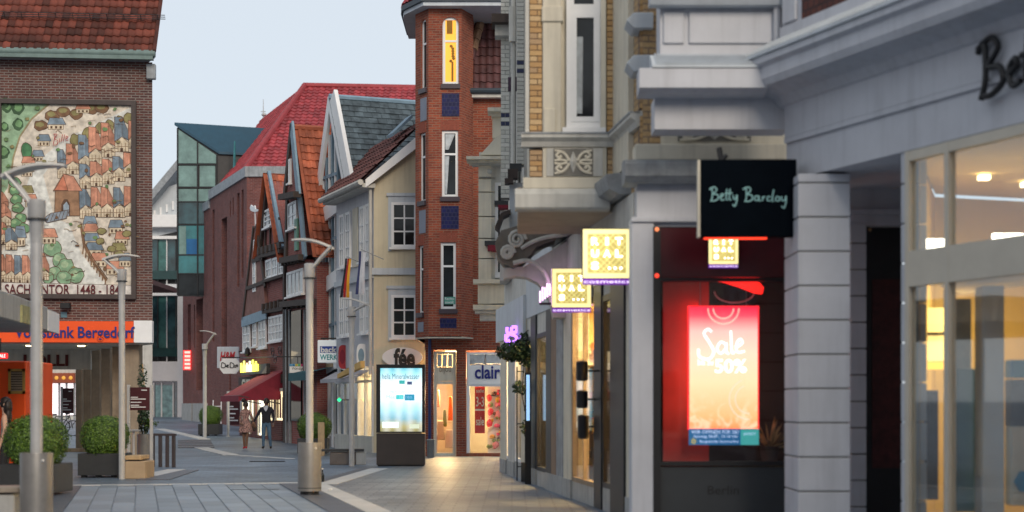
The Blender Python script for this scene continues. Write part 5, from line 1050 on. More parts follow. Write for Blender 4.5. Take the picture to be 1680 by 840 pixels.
# white glazed-brick house C
fC = front(822, 35.6); Ch = fthing('glazed_brick_house', 'white glazed brick house with navy bands in the right row', 'building', fC)
def brickstrip(fr, parent, x0, y0, x1, y1, v0, v1, bw_, bh_, mats, mortar, rule=None, gap=.012):
    q = fr.rect(x0,y0,x1,y1,v0); b = MB(fr); b.box(q[0]+.004,q[1]-.004,v0+.012,v1,q[2],q[3]); b.build('mortar_bed', mortar, parent)
    n = int(round((q[3]-q[2])/bh_)); bh = (q[3]-q[2])/n; W = q[1]-q[0]; me = {}
    for r in range(n):
        x = q[0]; k = 0; first = bw_*(0.5 if r % 2 else 1.0)
        while x < q[1]-1e-4:
            w = first if k == 0 else bw_
            if q[1]-(x+w) < bw_*.3: w = q[1]-x
            key = (round(w,3), random.randrange(3)); m = None
            zz = q[2]+r*bh
            if rule: m = rule(r, n, zz)
            mm = m or random.choice(mats); kk = (key[0], mm.name)
            if kk not in me:
                b = MB(); b.box(gap/2,w-gap/2,0,.05,gap/2,bh-gap/2); o = b.build('brick', mm, None, bevel=.003); me[kk] = o.data; bpy.data.objects.remove(o)
            p = fr.w((x,v0+random.uniform(-.003,.003),zz)) - parent_loc(parent); o = link('brick', me[kk], parent); o.location = p; o.rotation_euler = (0,0,fr.a); x += w; k += 1
def nav(ya, fr):
    zs_ = [fr.z(830,y) for y in ya]
    return lambda r, n, zz: M['nbrick'] if any(abs(zz-z) < .055 for z in zs_) else None
brickstrip(fC, Ch, 821.5, -10, 836, 325, 0, .4, .2, .095, M['wbrick'], M['wmortar'], nav((191,203.5),fC))
fC2 = front(836, 34.2); bandbox('recess_strip', 836, -10, 846.5, 345, .1, .5, M['wmortar'], Ch, fC2)
brickstrip(fC2, Ch, 837, -10, 846, 300, .02, .12, .14, .095, M['wbrick'], M['wmortar'])
fC3 = front(847, 32.2); brickstrip(fC3, Ch, 847.5, -10, 860, 270, 0, .4, .2, .085, M['wbrick'], M['wmortar'], nav((107,122),fC3)); bandbox('corner_strip', 860, -10, 868, 300, -.01, .4, M['cream2'], Ch, fC3)
b = MB(fC2); u,_ = fC2.uz(842,0,-.12); b.tube([(u,-.12,fC2.z(842,300)),(u,-.12,fC2.z(842,-10))], .045, 8); b.build('downpipe', M['cream2'], Ch, smooth=True)
b = MB(fC2); u,_ = fC2.uz(841,0,-.2); b.tube([(u,-.2,fC2.z(842,15)),(u,-.2,fC2.z(842,72))], .08, 8); b.build('pipe_socket', M['cream2'], Ch, smooth=True); b = MB(fC2); b.box(u-.1,u+.12,-.1,.0,fC2.z(842,150),fC2.z(842,128)); b.build('dark_panel', mat('plum_panel', (0.06,0.03,0.06), .5), Ch)
bandbox('dark_cap', 806, 22, 838, 36, -.5, .2, M['timber'], Ch, fC); bandbox('cap_moulding', 812, 36, 838, 58, -.25, .2, M['cream2'], Ch, fC)
for x0,y0,x1,y1,m in ((811,329,834,336,M['anthracite']),(817,336,834,341,M['redcloth'])): bandbox('lead_cap', x0,y0,x1,y1,-.2,.2,m,Ch,fC)
for x0,y0,x1,y1,m in ((836,268,856,277,M['anthracite']),(833,277,850,292,M['timber']),(828,292,842,300,M['timber'])): bandbox('lead_cap', x0,y0,x1,y1,-.15,.2,m,Ch,fC3)
bandbox('corbel', 836,300,858,400,.1,1.2,M['greywhite'],Ch,fC3); bandbox('corbel', 820,345,836,460,.2,1.5,M['cream2'],Ch,fC)
b = MB(fC3); b.prism([fC3.uz(*p) for p in ((812,375),(822,352),(838,346),(838,352),(826,358),(818,380))], -.3, .3); b.build('lead_cap', M['timber'], Ch)
rowfront(Ch, [(863,872,'window',M['anthracite'],.3,3.0),(872,880,'pillar',M['anthracite'],.03),(880,897,'window',M['anthracite'],.3,3.0),(897,905.5,'pillar',M['anthracite'],.05)], 3.4)
uC0, uC1 = fr0.u(863), fr0.u(905.5); shop_room('shop', fr0, Ch, uC0+.05, uC1, .02, 3.0, .36, 1.8, M['warmwall'], (1,.68,.30), 320)
b = MB(fr0); b.box(uC0,uC1,.0,5,3.4,4.6); b.build('fascia_wall', M['greywhite'], Ch); b = MB(fr0); b.box(uC0,uC1,.5,5,4.6,13); b.build('wall', M['wmortar'], Ch)
b = MB(fr0)                                                      # plaster arch springing under the corbels
bn_ = [fD.uz(827+40*math.sin(t*math.pi/2/8), 526-40*(1-math.cos(t*math.pi/2/8))*0-0.0, .0) for t in range(9)]
# yellow-brick house B with oriel (cosmetics shop below)
B_ = thing('yellow_brick_house', 'yellow brick house with white stucco oriel above the cosmetics shop', 'building', (1.661,21.6,0))
rowfront(B_, [(905.5,914,'pillar',mat('brown_stone',(0.22,.14,.09),.6),.03),(914,925,'pillar',M['lead'],.04),(926,938,'pillar',M['cream'],.05),(938,976,'window',M['stone'],.3,3.3),(988,1006,'window',M['black'],.35,3.25),(1029,1040,'pillar',M['cream'],.06)], 3.45)
for x0,x1,pr in ((976,988,.02),(1006,1029,.05)): b = MB(fr0); b.box(fr0.u(x0),fr0.u(x1),-pr,.3,0,3.45); b.build('black_pillar', M['black'], B_, bevel=.01)
uB0, uB1 = fr0.u(905.5), 0.0; shop_room('shop', fr0, B_, uB0+.05, uB1-1.1, .02, 3.3, .36, 2.2, M['warmwall'], (1,.66,.26), 800)
b = MB(fr0); b.box(uB0,uB1,.0,.4,3.45,4.5); b.build('fascia', M['cream2'], B_)
b = MB(fr0); b.box(uB0,uB1+.4,.05,4,4.5,13); b.build('facade_wall', brickmat('yellow_brick_wall',(0.50,.34,.17),(.44,.29,.15),(.24,.17,.12),.24,.085,.012), B_)
b = MB(fr0); b.box(fr0.u(1006),fr0.u(1034),-.03,.06,4.9,13); b.build('cream_strip', M['cream'], B_)
fO = Fr((866-CX)/FPX*23.0, 23.0, 0.0)
def ob(x0,y0,x1,y1,v0,v1,m,name='stucco',**k): return bandbox(name,x0,y0,x1,y1,v0,v1,m,B_,fO,**k)
zS = fO.z(900,345); b = MB(fO); b.box(0.02, fO.u(1012), .13, 3.0, zS+.35, 13); b.build('oriel_core', M['cream'], B_)
brickstrip(fO, B_, 868.5, -12, 890, 224, 0, .14, .235, .082, M['ybrick'], M['ymortar']); brickstrip(fO, B_, 995, -12, 1019, 216, 0, .14, .235, .082, M['ybrick'], M['ymortar'])
brickstrip(fO, B_, 868.5, 246, 890, 290, 0.02, .14, .235, .082, M['ybrick'], M['ymortar']); brickstrip(fO, B_, 996, 236, 1017, 288, 0.02, .14, .235, .082, M['ybrick'], M['ymortar'])
ob(862,-12,868,225,.02,.14,M['cream2'],'edge_strip'); ob(890.3,-12,921,222,-.05,.14,M['cream'],'pilaster',bevel=.012); ob(889,10,924,35,-.08,.1,M['cream'],'pilaster_band',bevel=.01); ob(892,178,912,222,-.075,.0,M['cream'],'pilaster_foot',bevel=.01)
ob(985.5,-12,994.5,218,-.04,.14,M['cream'],'pilaster',bevel=.01); ob(1019.5,-12,1036,215,-.02,.3,M['cream'],'pilaster',bevel=.01)
q = fO.rect(929,-40,986,212,.1); window(B_, fO, q[0], q[1], q[2], q[3], .12, 1, 2, .11, .16, .1, splits=[.80], sill=True, inset=.06)
q2 = fO.rect(938,22,985,200,.05); window(B_, fO, q2[0], q2[1]-.02, q2[2], q2[3], .08, 1, 1, .07, .03, .07, sill=False, name='casement', inset=.04)
qc = fO.rect(946,60,956,186,.03); b = MB(fO)
for i in range(6): b.tube([(qc[0]+.015*i,.045,qc[2]),(qc[0]+.015*i+.01,.045,qc[3])], .009, 5)
b.build('lace_curtain', M['curtain'], B_)
# sill moulding that returns along the facade
sy = fO.z(900,222); prof = [(.14,sy-.17),(-.03,sy-.17),(-.06,sy-.10),(-.13,sy-.05),(-.13,sy),(-.10,sy+.02),(.14,sy+.05)]
b = MB(fO); b.profile(prof, fO.u(855), fO.u(1012)); b.build('sill_moulding', M['cream2'], B_)
b = MB(fO); b.box(fO.u(855),fO.u(1012),-.145,.0,sy+.001,sy+.025); b.build('sill_flashing', M['lead'], B_)
fs2 = Fr(*[fO.w((fO.u(1011),0,0))[i] for i in (0,1)], AX); b = MB(fs2); b.profile([(a,z) for a,z in prof], 0.0, 1.75); b.build('sill_moulding', M['cream2'], B_)
b = MB(fs2); b.box(0,1.75,-.145,.0,sy+.001,sy+.025); b.build('sill_flashing', M['lead'], B_)
ob(890.5,240,995,291,.0,.14,M['cream'],'frieze_panel'); ob(897,243,989,289,-.02,.0,M['cream2'],'frieze_frame')
def ornament(fr, parent, x0,y0,x1,y1,v):
    q = fr.rect(x0,y0,x1,y1,v); uc, zc_ = (q[0]+q[1])/2, (q[2]+q[3])/2; hw, hh = (q[1]-q[0])/2, (q[3]-q[2])/2
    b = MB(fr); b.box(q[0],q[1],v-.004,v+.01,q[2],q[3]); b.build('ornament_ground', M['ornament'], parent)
    b = MB(fr); b._add([(uc-hw*.22,v-.012,zc_),(uc,v-.012,zc_+hh*.8),(uc+hw*.22,v-.012,zc_),(uc,v-.012,zc_-hh*.8),(uc,v-.06,zc_)], [(0,1,4),(1,2,4),(2,3,4),(3,0,4)]); b.build('ornament_boss', M['cream2'], parent)
    for sx in (-1,1):
        for sz in (-1,1):
            b = MB(fr)
            b.stroke([(uc+sx*hw*.2,zc_+sz*hh*.1),(uc+sx*hw*.4,zc_+sz*hh*.55),(uc+sx*hw*.65,zc_+sz*hh*.75),(uc+sx*hw*.85,zc_+sz*hh*.5),(uc+sx*hw*.7,zc_+sz*hh*.3),(uc+sx*hw*.6,zc_+sz*hh*.5)], .022, v-.015)
            b.stroke([(uc+sx*hw*.3,zc_+sz*hh*.05),(uc+sx*hw*.6,zc_+sz*hh*.15),(uc+sx*hw*.95,zc_+sz*hh*.1)], .02, v-.015); b.stroke([(uc+sx*hw*.65,zc_+sz*hh*.8),(uc+sx*hw*.95,zc_+sz*hh*.85)], .018, v-.015); b.build('ornament_scroll', M['cream'], parent)
ornament(fO, B_, 908,244,973,288,-.025)
ob(858,291,1006,309,-.03,.14,M['cream'],'base_band',bevel=.008); b = MB(fO); z0, z1 = fO.z(900,345), fO.z(900,310); b.profile([(.2,z0),(-.10,z0),(-.13,z0+.03),(-.13,z0+.22),(-.05,z1),(.2,z1)], fO.u(845), fO.u(1000)); b.build('base_moulding', M['cream2'], B_)
b = MB(fO); b.box(fO.u(850),fO.u(1010),.19,3.2,zS+.0,zS+.36); b.build('oriel_soffit', mat('soffit_render',(0.40,.33,.26),.85,.15,2,.2), B_)  # brown tint carries the warm shade of the underside in its colour
# scroll bracket and arch below
fV = front(815, 27.4); b = MB(fV); 
def cen(px,py): return fV.uz(px,py)
b.prism([cen(*p) for p in ((812,398),(822,378),(850,370),(905,372),(912,392),(880,404),(872,416),(855,432),(842,440),(826,432),(815,418))], 0.0, 1.0); b.build('bracket_body', mat('bracket_stone',(0.17,.15,.13),.85,.2,4,.2), B_)
for cx_,cy_,rr in ((848,393,15),(833,415,12)):
    u,z = cen(cx_,cy_); b = MB(fV); b.tube([(u+rr/95*(1-k/30)*math.cos(k*.55), -.03, z+rr/95*(1-k/30)*math.sin(k*.55)) for k in range(26)], .03, 6); b.build('volute', M['cream2'], B_)
b = MB(fV); b.stroke([cen(*p) for p in ((855,408),(872,398),(895,390),(930,385))], .035, -.03); b.stroke([cen(*p) for p in ((842,432),(865,428),(885,438),(897,456),(902,476))], .04, -.03); b.build('bracket_rib', M['cream2'], B_)
b = MB(fV); b.prism([cen(*p) for p in ((826,438),(860,436),(935,392),(936,520),(908,520),(904,500),(896,478),(882,462),(864,453),(845,451),(826,456))], .15, .8); b.build('corbel_panel', M['cream2'], B_)
# quoined strip and moulded return wall facing down the street (Y = 21)
fW = Fr((1040-CX)/FPX*21.0, 21.0, 0.0)
def wb(x0,y0,x1,y1,v0,v1,m,name,**k): return bandbox(name,x0,y0,x1,y1,v0,v1,m,B_,fW,**k)
brickstrip(fW, B_, 1049, -12, 1084, 178, .25, .5, .235, .082, M['ybrick'], M['ymortar']); brickstrip(fW, B_, 1049, 190, 1084, 236, .25, .5, .235, .082, M['ybrick'], M['ymortar'])
for y0,y1 in ((20,46),(90,117)): b = MB(fW); q = fW.rect(1040,y0,1072,y1,.1); zm = (q[2]+q[3])/2; b.prism([(q[0]-.1,zm),(q[0],q[2]),(q[1],q[2]),(q[1],q[3]),(q[0],q[3])], .1, .6); b.build('quoin_block', M['greywhite'], B_, bevel=.01)
wb(1084,205,1300,236,.2,.5,M['cream'],'frieze_panel'); ornament(fW, B_, 1112,207,1232,232,.19)
wb(1042,236,1292,262,.05,.5,M['cream'],'frieze_base',bevel=.01)
q = fW.rect(1026,262,1300,296,-.3); b = MB(fW); b.profile([(.4,q[2]),(-.12,q[2]),(-.26,q[2]+.07),(-.30,q[2]+.22),(-.30,q[3]),(.1,q[3]+.05),(.4,q[3]+.05)], q[0], q[1]); b.build('lead_cornice', M['lead'], B_)
q3 = fW.rect(1026,262,1040,296,-.3); b = MB(fr0); b.profile([(.3,q[2]),(-.12,q[2]),(-.26,q[2]+.07),(-.30,q[2]+.22),(-.30,q[3]),(.1,q[3]+.05),(.3,q[3]+.05)], fr0.u(905), fr0.u(1030)); b.build('lead_cornice', M['lead'], B_)
wb(1045,296,1300,372,.1,.5,M['plaster'],'return_wall'); wb(1036,356,1300,364,.0,.5,M['plaster'],'string_moulding',bevel=.008)
wb(1036,364,1073,900,.04,.5,M['plaster'],'corner_pilaster',bevel=.012)
# ------------------------------------------------------------------ grey fashion shop on the right: display window with the sale light box
fWn = Fr(fW.X, fW.Y, 0.0)
SH = thing('fashion_shop', 'pale grey stucco fashion shop with heavy cornice and rusticated pier', 'building', (3.43,19.8,0))
def sb(x0,y0,x1,y1,v0,v1,m,name,fr=fW,**k): return bandbox(name,x0,y0,x1,y1,v0,v1,m,SH,fr,**k)
M['winered'] = mat('wine_red_gloss', (0.075,0.006,0.012), 0.22, 0.15, 3, 0, spec=0.6)
sb(1074,372,1290,455,.12,.2,M['winered'],'header_panel'); sb(1072,372,1084,900,.02,.2,M['black'],'jamb'); sb(1084,456,1290,461,.05,.2,M['black'],'head_frame')
sb(1084,766,1290,900,.1,.25,mat('grey_enamel_panel',(0.045,.05,.055),.45,.1,2,0,spec=.3),'base_panel'); sb(1084,757,1290,764,.06,.2,M['black'],'sill_frame')
q = fW.rect(1085,461,1289,757,.14); b = MB(fW); b.box(q[0],q[1],.14,.15,q[2],q[3]); b.build('display_pane', M['glass_clear'], SH)
tx = fW.rect(1161,797,1212,811,.1); fit_text('Berlin', 'lettering', M['black'], SH, fW, tx[0],tx[1],tx[2],tx[3], .099, .004)
u0, u1 = fW.u(1080), fW.u(1330); z0, z1 = fW.z(1100,766), fW.z(1100,440); b = MB(fW)
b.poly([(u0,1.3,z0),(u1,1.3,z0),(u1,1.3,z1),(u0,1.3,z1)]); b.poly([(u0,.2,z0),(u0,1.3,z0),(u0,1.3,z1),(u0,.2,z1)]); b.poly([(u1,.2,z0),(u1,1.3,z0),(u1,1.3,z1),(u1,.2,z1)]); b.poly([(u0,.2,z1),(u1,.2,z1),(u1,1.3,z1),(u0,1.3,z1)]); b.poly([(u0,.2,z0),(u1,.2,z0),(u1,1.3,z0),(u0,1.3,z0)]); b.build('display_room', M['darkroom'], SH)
sb(1088,462,1163,757,.75,.8,mat('warm_drape',(0.42,.035,.025),.85,.15,3,.2),'drape_panel')
for px in (1078,): 
    for py in (376,452): u,z = fW.uz(px,py,.0); b = MB(fW); b.ball((u,.02,z),.03,.03,.03,8,6); b.build('red_spot', emit('red_spot_%d'%py,(1,.06,.03) if py > 400 else (.7,.2,.08),1.2), SH)
# glowing sale poster light box
sp_ = thing('sale_light_box', 'glowing red and orange sale poster hanging in the shop window', 'poster', fW.w((fW.u(1186),.45,1.3)))
q = fW.rect(1131,504,1243,703,.45); m, N, L, P = _base('sale_poster_glow'); 
tcn = N.new('ShaderNodeTexCoord'); sep = N.new('ShaderNodeSeparateXYZ'); L.new(tcn.outputs['Generated'], sep.inputs[0])
cr = N.new('ShaderNodeValToRGB'); e = cr.color_ramp.elements; e[0].position = 0; e[0].color = (1,.26,.08,1); e[1].position = 1; e[1].color = (.80,.01,.05,1)
for p_, c in ((.10,(1,.42,.17,1)),(.38,(1,.62,.36,1)),(.62,(1,.60,.44,1)),(.8,(1,.46,.40,1)),(.93,(.92,.06,.10,1))): x = e.new(p_); x.color = c
L.new(sep.outputs['Z'], cr.inputs[0])
nz = N.new('ShaderNodeTexNoise'); nz.inputs['Scale'].default_value = 4.5; nz.inputs['Detail'].default_value = 5; nz.inputs['Distortion'].default_value = 1.6; L.new(tcn.outputs['Object'], nz.inputs['Vector'])
mr = N.new('ShaderNodeMapRange'); mr.inputs[1].default_value=.45; mr.inputs[2].default_value=.62; L.new(nz.outputs[0], mr.inputs[0])
lo = N.new('ShaderNodeMapRange'); lo.inputs[1].default_value=.32; lo.inputs[2].default_value=.1; L.new(sep.outputs['Z'], lo.inputs[0])
mu = N.new('ShaderNodeMath'); mu.operation='MULTIPLY'; L.new(mr.outputs[0], mu.inputs[0]); L.new(lo.outputs[0], mu.inputs[1]); mu2 = N.new('ShaderNodeMath'); mu2.operation='MULTIPLY'; mu2.inputs[1].default_value=.55; L.new(mu.outputs[0], mu2.inputs[0])
mc_ = N.new('ShaderNodeMix'); mc_.data_type='RGBA'; mc_.inputs[7].default_value=(1,.72,.5,1); L.new(mu2.outputs[0], mc_.inputs[0]); L.new(cr.outputs[0], mc_.inputs[6])
P.inputs['Base Color'].default_value=(.1,.05,.05,1); L.new(mc_.outputs[2], P.inputs['Emission Color']); P.inputs['Emission Strength'].default_value = 1.25
b = MB(fW); b.box(q[0],q[1],.45,.50,q[2],q[3]); b.build('lit_sheet', m, sp_)
ed = emit('poster_edge_red',(1,.02,.03),1.3); b = MB(fW); t=.018
for a in ((q[0]-t,q[0],q[2]-t,q[3]+t),(q[1],q[1]+t,q[2]-t,q[3]+t),(q[0],q[1],q[3],q[3]+t),(q[0],q[1],q[2]-t,q[2])): b.box(a[0],a[1],.445,.5,a[2],a[3])
b.build('edge', ed, sp_)
wg = emit('poster_white_glow',(1,.93,.88),1.4); b = MB(fW); tb = fW.rect(1146,540,1222,590,.44)
def SS(pts, r): b.stroke([(tb[0]+(tb[1]-tb[0])*x, tb[2]+(tb[3]-tb[2])*y) for x,y in pts], r, .44)
r0=.0145
SS([(.28,.92),(.2,1.0),(.12,.85),(.24,.55),(.33,.25),(.22,.02),(.02,.1),(0,.35)],.016); SS([(.6,.5),(.48,.58),(.40,.35),(.48,.2),(.58,.35),(.6,.55),(.6,.25),(.66,.2)],.014); SS([(.70,.95),(.71,.5),(.73,.22),(.78,.25)],.014); SS([(.82,.4),(.95,.55),(.9,.68),(.82,.5),(.84,.25),(1.0,.28)],.014)
b.build('sale_script', wg, sp_)
tx = fW.rect(1173,589,1225,612,.44); fit_text('50%','discount',wg,sp_,fW,tx[0],tx[1],tx[2],tx[3],.446,.006,bold=.02); tx = fW.rect(1145,589,1170,599,.44); fit_text('bis zu','discount_prefix',wg,sp_,fW,tx[0],tx[1],tx[2],tx[3],.446,.006)
for cx_,cy_,rr in ((1187,506,26),(1187,506,17),(1230,655,34),(1230,655,24)):
    u,z = fW.uz(cx_,cy_,.44); r_=rr/124; b = MB(fW); a0,a1 = (math.pi,2*math.pi) if cy_<600 else (math.pi*.62,math.pi*1.5)
    b.tube([(min(max(u+r_*math.cos(a0+(a1-a0)*k/20),q[0]+.02),q[1]-.02),.446,z+r_*math.sin(a0+(a1-a0)*k/20)) for k in range(21)], .008, 5); b.build('ring_print', emit('ring_glow_%d_%d'%(cx_,rr),(1,.45,.35),1.3), sp_)
b = MB(fW); b.tube([(q[0]+.15,.47,q[3]),(q[0]+.15,.47,z1)], .004, 4); b.tube([(q[1]-.15,.47,q[3]),(q[1]-.15,.47,z1)], .004, 4); b.build('hanging_wire', M['steel'], sp_)
area_light('poster_glow', sp_, fW.w((fW.u(1150),.6,2.3)), .5, 4.5, (1,.04,.02), (-1,.35,0), size_y=1.4); area_light('poster_glow', sp_, fW.w((fW.u(1235),.6,1.7)), .3, .5, (1,.2,.06), (1,.6,-.2), size_y=1.0)
lf = thing('opening_notice', 'blue and teal paper notice below the glowing sale poster', 'notice', fW.w((fW.u(1187),.4,1.2)))
q = fW.rect(1130,703.5,1245,730,.42); us = fW.u(1215,.42); b = MB(fW); b.box(q[0],us,.42,.43,q[2],q[3]); b.build('blue_sheet', emit('notice_blue',(.01,.12,.30),.55), lf); b = MB(fW); b.box(us+.001,q[1],.42,.43,q[2],q[3]); b.build('teal_sheet', emit('notice_teal',(.06,.42,.40),.55), lf)
for s_,x0,x1,y0,y1 in (('WIR ÖFFNEN FÜR SIE!',1134,1212,704.5,711.5),('Sonntag, 06.07., 13-18 Uhr',1138,1211,713.5,719.5),('Bergedorfer Sommerfest',1148,1212,722,727.5),('EINTRITT',1220,1240,710,714)):
    tx = fW.rect(x0,y0,x1,y1,.42); fit_text(s_,'lettering',emit('notice_text_%d'%x0,(.5,.6,.8),.8),lf,fW,tx[0],tx[1],tx[2],tx[3],.419,.003)
b = MB(fW); u,z = fW.uz(1138,724,.415)
for k in range(10): a=k*math.pi/5; b.prism([(u+.015*math.cos(a-.3),z+.015*math.sin(a-.3)),(u+.055*math.cos(a),max(z+.055*math.sin(a),q[2])),(u+.015*math.cos(a+.3),z+.015*math.sin(a+.3))],.412,.416)
b.build('sunflower_print', emit('sunflower',(.7,.5,.02),.7), lf)
# red glowing lamp shade and cable ring, agave plant in the window
lr = thing('red_neon_lamp', 'curved glowing red lamp under the window head', 'lamp', fW.w((fW.u(1200),.5,3.2))); b = MB(fW)
b.prism([fW.uz(*p,.5) for p in ((1160,459),(1190,457),(1225,458),(1245,464),(1252,472),(1250,482),(1238,480),(1215,471),(1190,463))], .45, .6); b.build('shade', emit('red_lamp_glow',(1,.015,.01),1.5), lr)
b = MB(fW); b.tube([(fW.u(1205,.6),.6,fW.z(1205,484,.6)-.0+.13*math.sin(t*math.pi/12)*.6) if False else (fW.uz(1205+33*math.cos(t*math.pi/12),478+22*math.sin(t*math.pi/12)*.85,.6)[0],.6,fW.uz(1205+33*math.cos(t*math.pi/12),478+22*math.sin(t*math.pi/12)*.85,.6)[1]) for t in range(0,13)], .01, 6); b.build('cable', mat('pale_cable',(.35,.5,.5),.4), lr)
ag = thing('agave_plant', 'spiky potted plant glowing orange at the display window corner', 'plant', fW.w((fW.u(1262),.7,.78)))
uu, zz = fW.uz(1262,742,.7); b = MB(fW)
for k in range(34):
    a = random.uniform(0,2*math.pi); el = random.uniform(.2,1.45); L_ = random.uniform(.3,.6); d = Vector((math.cos(a)*math.cos(el), math.sin(a)*math.cos(el)*.5, math.sin(el))); s_ = Vector((-math.sin(a),math.cos(a)*.5,0))*.022; o_ = Vector((uu,.7,zz+.05))
    b._add([o_-s_, o_+s_, o_+d*L_*.6+s_*.8-Vector((0,0,.02)), o_+d*L_-Vector((0,0,.08)), o_+d*L_*.6-s_*.8-Vector((0,0,.02))], [(0,1,2,3,4)])
b.build('leaves', mat('agave_leaf',(0.30,.20,.08),.6), ag, fix=False); b = MB(fW); b.lathe([(.1,zz-.14),(.13,zz+.06),(.14,zz+.08),(.1,zz+.08)],uu,.7,14); b.build('pot', M['timber'], ag, smooth=True)
# small yellow cosmetics sign on the header panel
def ritsign(fr, parent, q, v, d):
    ye = bpy.data.materials.get('cosmetics_yellow') or emit('cosmetics_yellow',(1,.80,.36),.92); yd = bpy.data.materials.get('cosmetics_gold') or emit('cosmetics_gold',(.46,.38,.11),.8); wh = bpy.data.materials.get('cosmetics_white') or emit('cosmetics_white',(1,.93,1),2.2)
    W = q[1]-q[0]; Hh = q[3]-q[2]
    b = MB(fr); b.box(q[0]-.015*W,q[1]+.015*W,v+.01,v+d,q[2]-.015*W,q[3]+.015*W); b.build('case', M['timber'], parent)
    b = MB(fr); b.box(q[0],q[1],v,v+.012,q[2],q[3]); b.build('face', ye, parent)
    b = MB(fr); b.box(q[0]+W*.1,q[1]-W*.1,v-.004,v+.002,q[2]+Hh*.1,q[3]-Hh*.1); b.build('gold_field', yd, parent)
    b = MB(fr); n=6; i0,i1,j0,j1 = q[0]+W*.12,q[1]-W*.12,q[2]+Hh*.12,q[3]-Hh*.12
    for k in range(1,n): t=k/n; b.tube([(i0+(i1-i0)*t,v-.005,j0),(i0,v-.005,j0+(j1-j0)*t)],W*.008,4); b.tube([(i0+(i1-i0)*t,v-.005,j1),(i1,v-.005,j0+(j1-j0)*t)],W*.008,4); b.tube([(i0+(i1-i0)*t,v-.005,j0),(i1,v-.005,j0+(j1-j0)*(1-t))],W*.008,4); b.tube([(i0,v-.005,j0+(j1-j0)*t),(i0+(i1-i0)*(1-t),v-.005,j1)],W*.008,4)
    b.build('lattice', bpy.data.materials.get('cosmetics_lattice') or emit('cosmetics_lattice',(.78,.66,.26),.9), parent)
    for r_, row in enumerate(('RIT','UAL')):
        for c_, ch in enumerate(row): cx_=q[0]+W*(.25+.25*c_); cz=q[3]-Hh*(.25+.25*r_); w_ = W*(.075 if ch!='I' else .03); fit_text(ch,'letter',wh,parent,fr,cx_-w_,cx_+w_,cz-Hh*.075,cz+Hh*.075,v-.008,.02,bold=.03)
    cx_=q[0]+W*.25; cz=q[3]-Hh*.75; fit_text('S','letter',wh,parent,fr,cx_-W*.075,cx_+W*.075,cz-Hh*.075,cz+Hh*.075,v-.008,.02,bold=.03)
    for k in range(3): b=MB(fr); b.ball((q[0]+W*(.55+.12*k),v-.01,q[2]+Hh*.2),W*.028,.01,Hh*.028,8,6); b.build('dot',wh,parent)
    b = MB(fr); b.box(q[0],q[1],v+.004,v+d*.6,q[2]-Hh*.13,q[2]-.015*W); b.build('strip', emit('purple_strip_%d'%int(q[0]*100+v*10),(.16,.02,.36),.6), parent)
    fit_text('cosmetics','strip_letters',bpy.data.materials.get('cosmetics_small') or emit('cosmetics_small',(1,.9,1),1.0),parent,fr,q[0]+W*.02,q[1]-W*.02,q[2]-Hh*.105,q[2]-Hh*.045,v-.0,.01)
s3 = thing('cosmetics_sign', 'small lit yellow cosmetics sign below the black fashion sign', 'sign', fW.w((fW.u(1187),.1,3.6)), 'lit yellow cosmetics signs'); ritsign(fW, s3, fW.rect(1163,386,1211,433,.05), .05, .08)
f1 = front(906, 24.9); s1 = fthing('cosmetics_sign', 'lit yellow cosmetics sign, the farther and lower of two hanging ones', 'sign', f1, f1.z(940,440), 'lit yellow cosmetics signs'); ritsign(f1, s1, f1.rect(906,441,969.5,504), 0, .16)
b = MB(f1); b.box(f1.u(965),f1.u(985),.05,.11,f1.z(960,452),f1.z(960,447)); b.build('bracket', M['black'], s1)
f2 = front(956, 21.75); s2 = fthing('cosmetics_sign', 'largest lit yellow cosmetics sign hanging beside the grey corner pilaster', 'sign', f2, f2.z(990,376), 'lit yellow cosmetics signs'); ritsign(f2, s2, f2.rect(956.5,376,1035,456), 0, .16)
b = MB(f2); b.box(f2.u(1033),f2.u(1048),.05,.12,f2.z(1000,392),f2.z(1000,386)); b.build('bracket', M['black'], s2)
# black hanging sign with script lettering
f3 = Fr((1149-CX)/FPX*19.35, 19.35, R(-2.0)); s4 = fthing('black_hanging_sign', 'black hanging box sign with pale script lettering', 'sign', f3, f3.z(1220,258))
q = f3.rect(1149,262,1307,388); b = MB(f3); b.box(q[0],q[1],0,.17,q[2],q[3]); b.build('box', mat('sign_black',(.003,.005,.008),.8,.2,3,.02,spec=.02), s4, bevel=.008)
b = MB(f3); b.box(q[0]-.03,q[0]-.002,.0,.17,q[2],q[3]); b.build('edge', M['cream'], s4)
b = MB(f3); u,z=f3.uz(1185,262); b.tube([(u,.08,z-.02),(u-.03,.1,z+.16)],.035,6); b.tube([(u,.08,z),(u+.06,.09,z+.07)],.03,6); b.build('lamp', M['black'], s4)
b = MB(f3); b.tube([(q[0]+.05,.09,q[2]-.012),(q[1]-.35,.09,q[2]-.012)],.012,6); b.build('red_underlight', emit('red_tube',(1,.05,.02),1.6), s4)
for py in (292,352): b = MB(f3); z=f3.z(1307,py); b.box(q[1]-.02,q[1]+.12,.06,.11,z-.02,z+.02); b.build('fixing', M['black'], s4)
ink = mat('pale_teal_ink',(.30,.55,.55),.6,.05,3,0); b = MB(f3); tb = f3.rect(1164,307,1294,338)
def T(pts, r=.0085, v=-.004): b.stroke([(tb[0]+(tb[1]-tb[0])*x, tb[2]+(tb[3]-tb[2])*y) for x,y in pts], r, v)
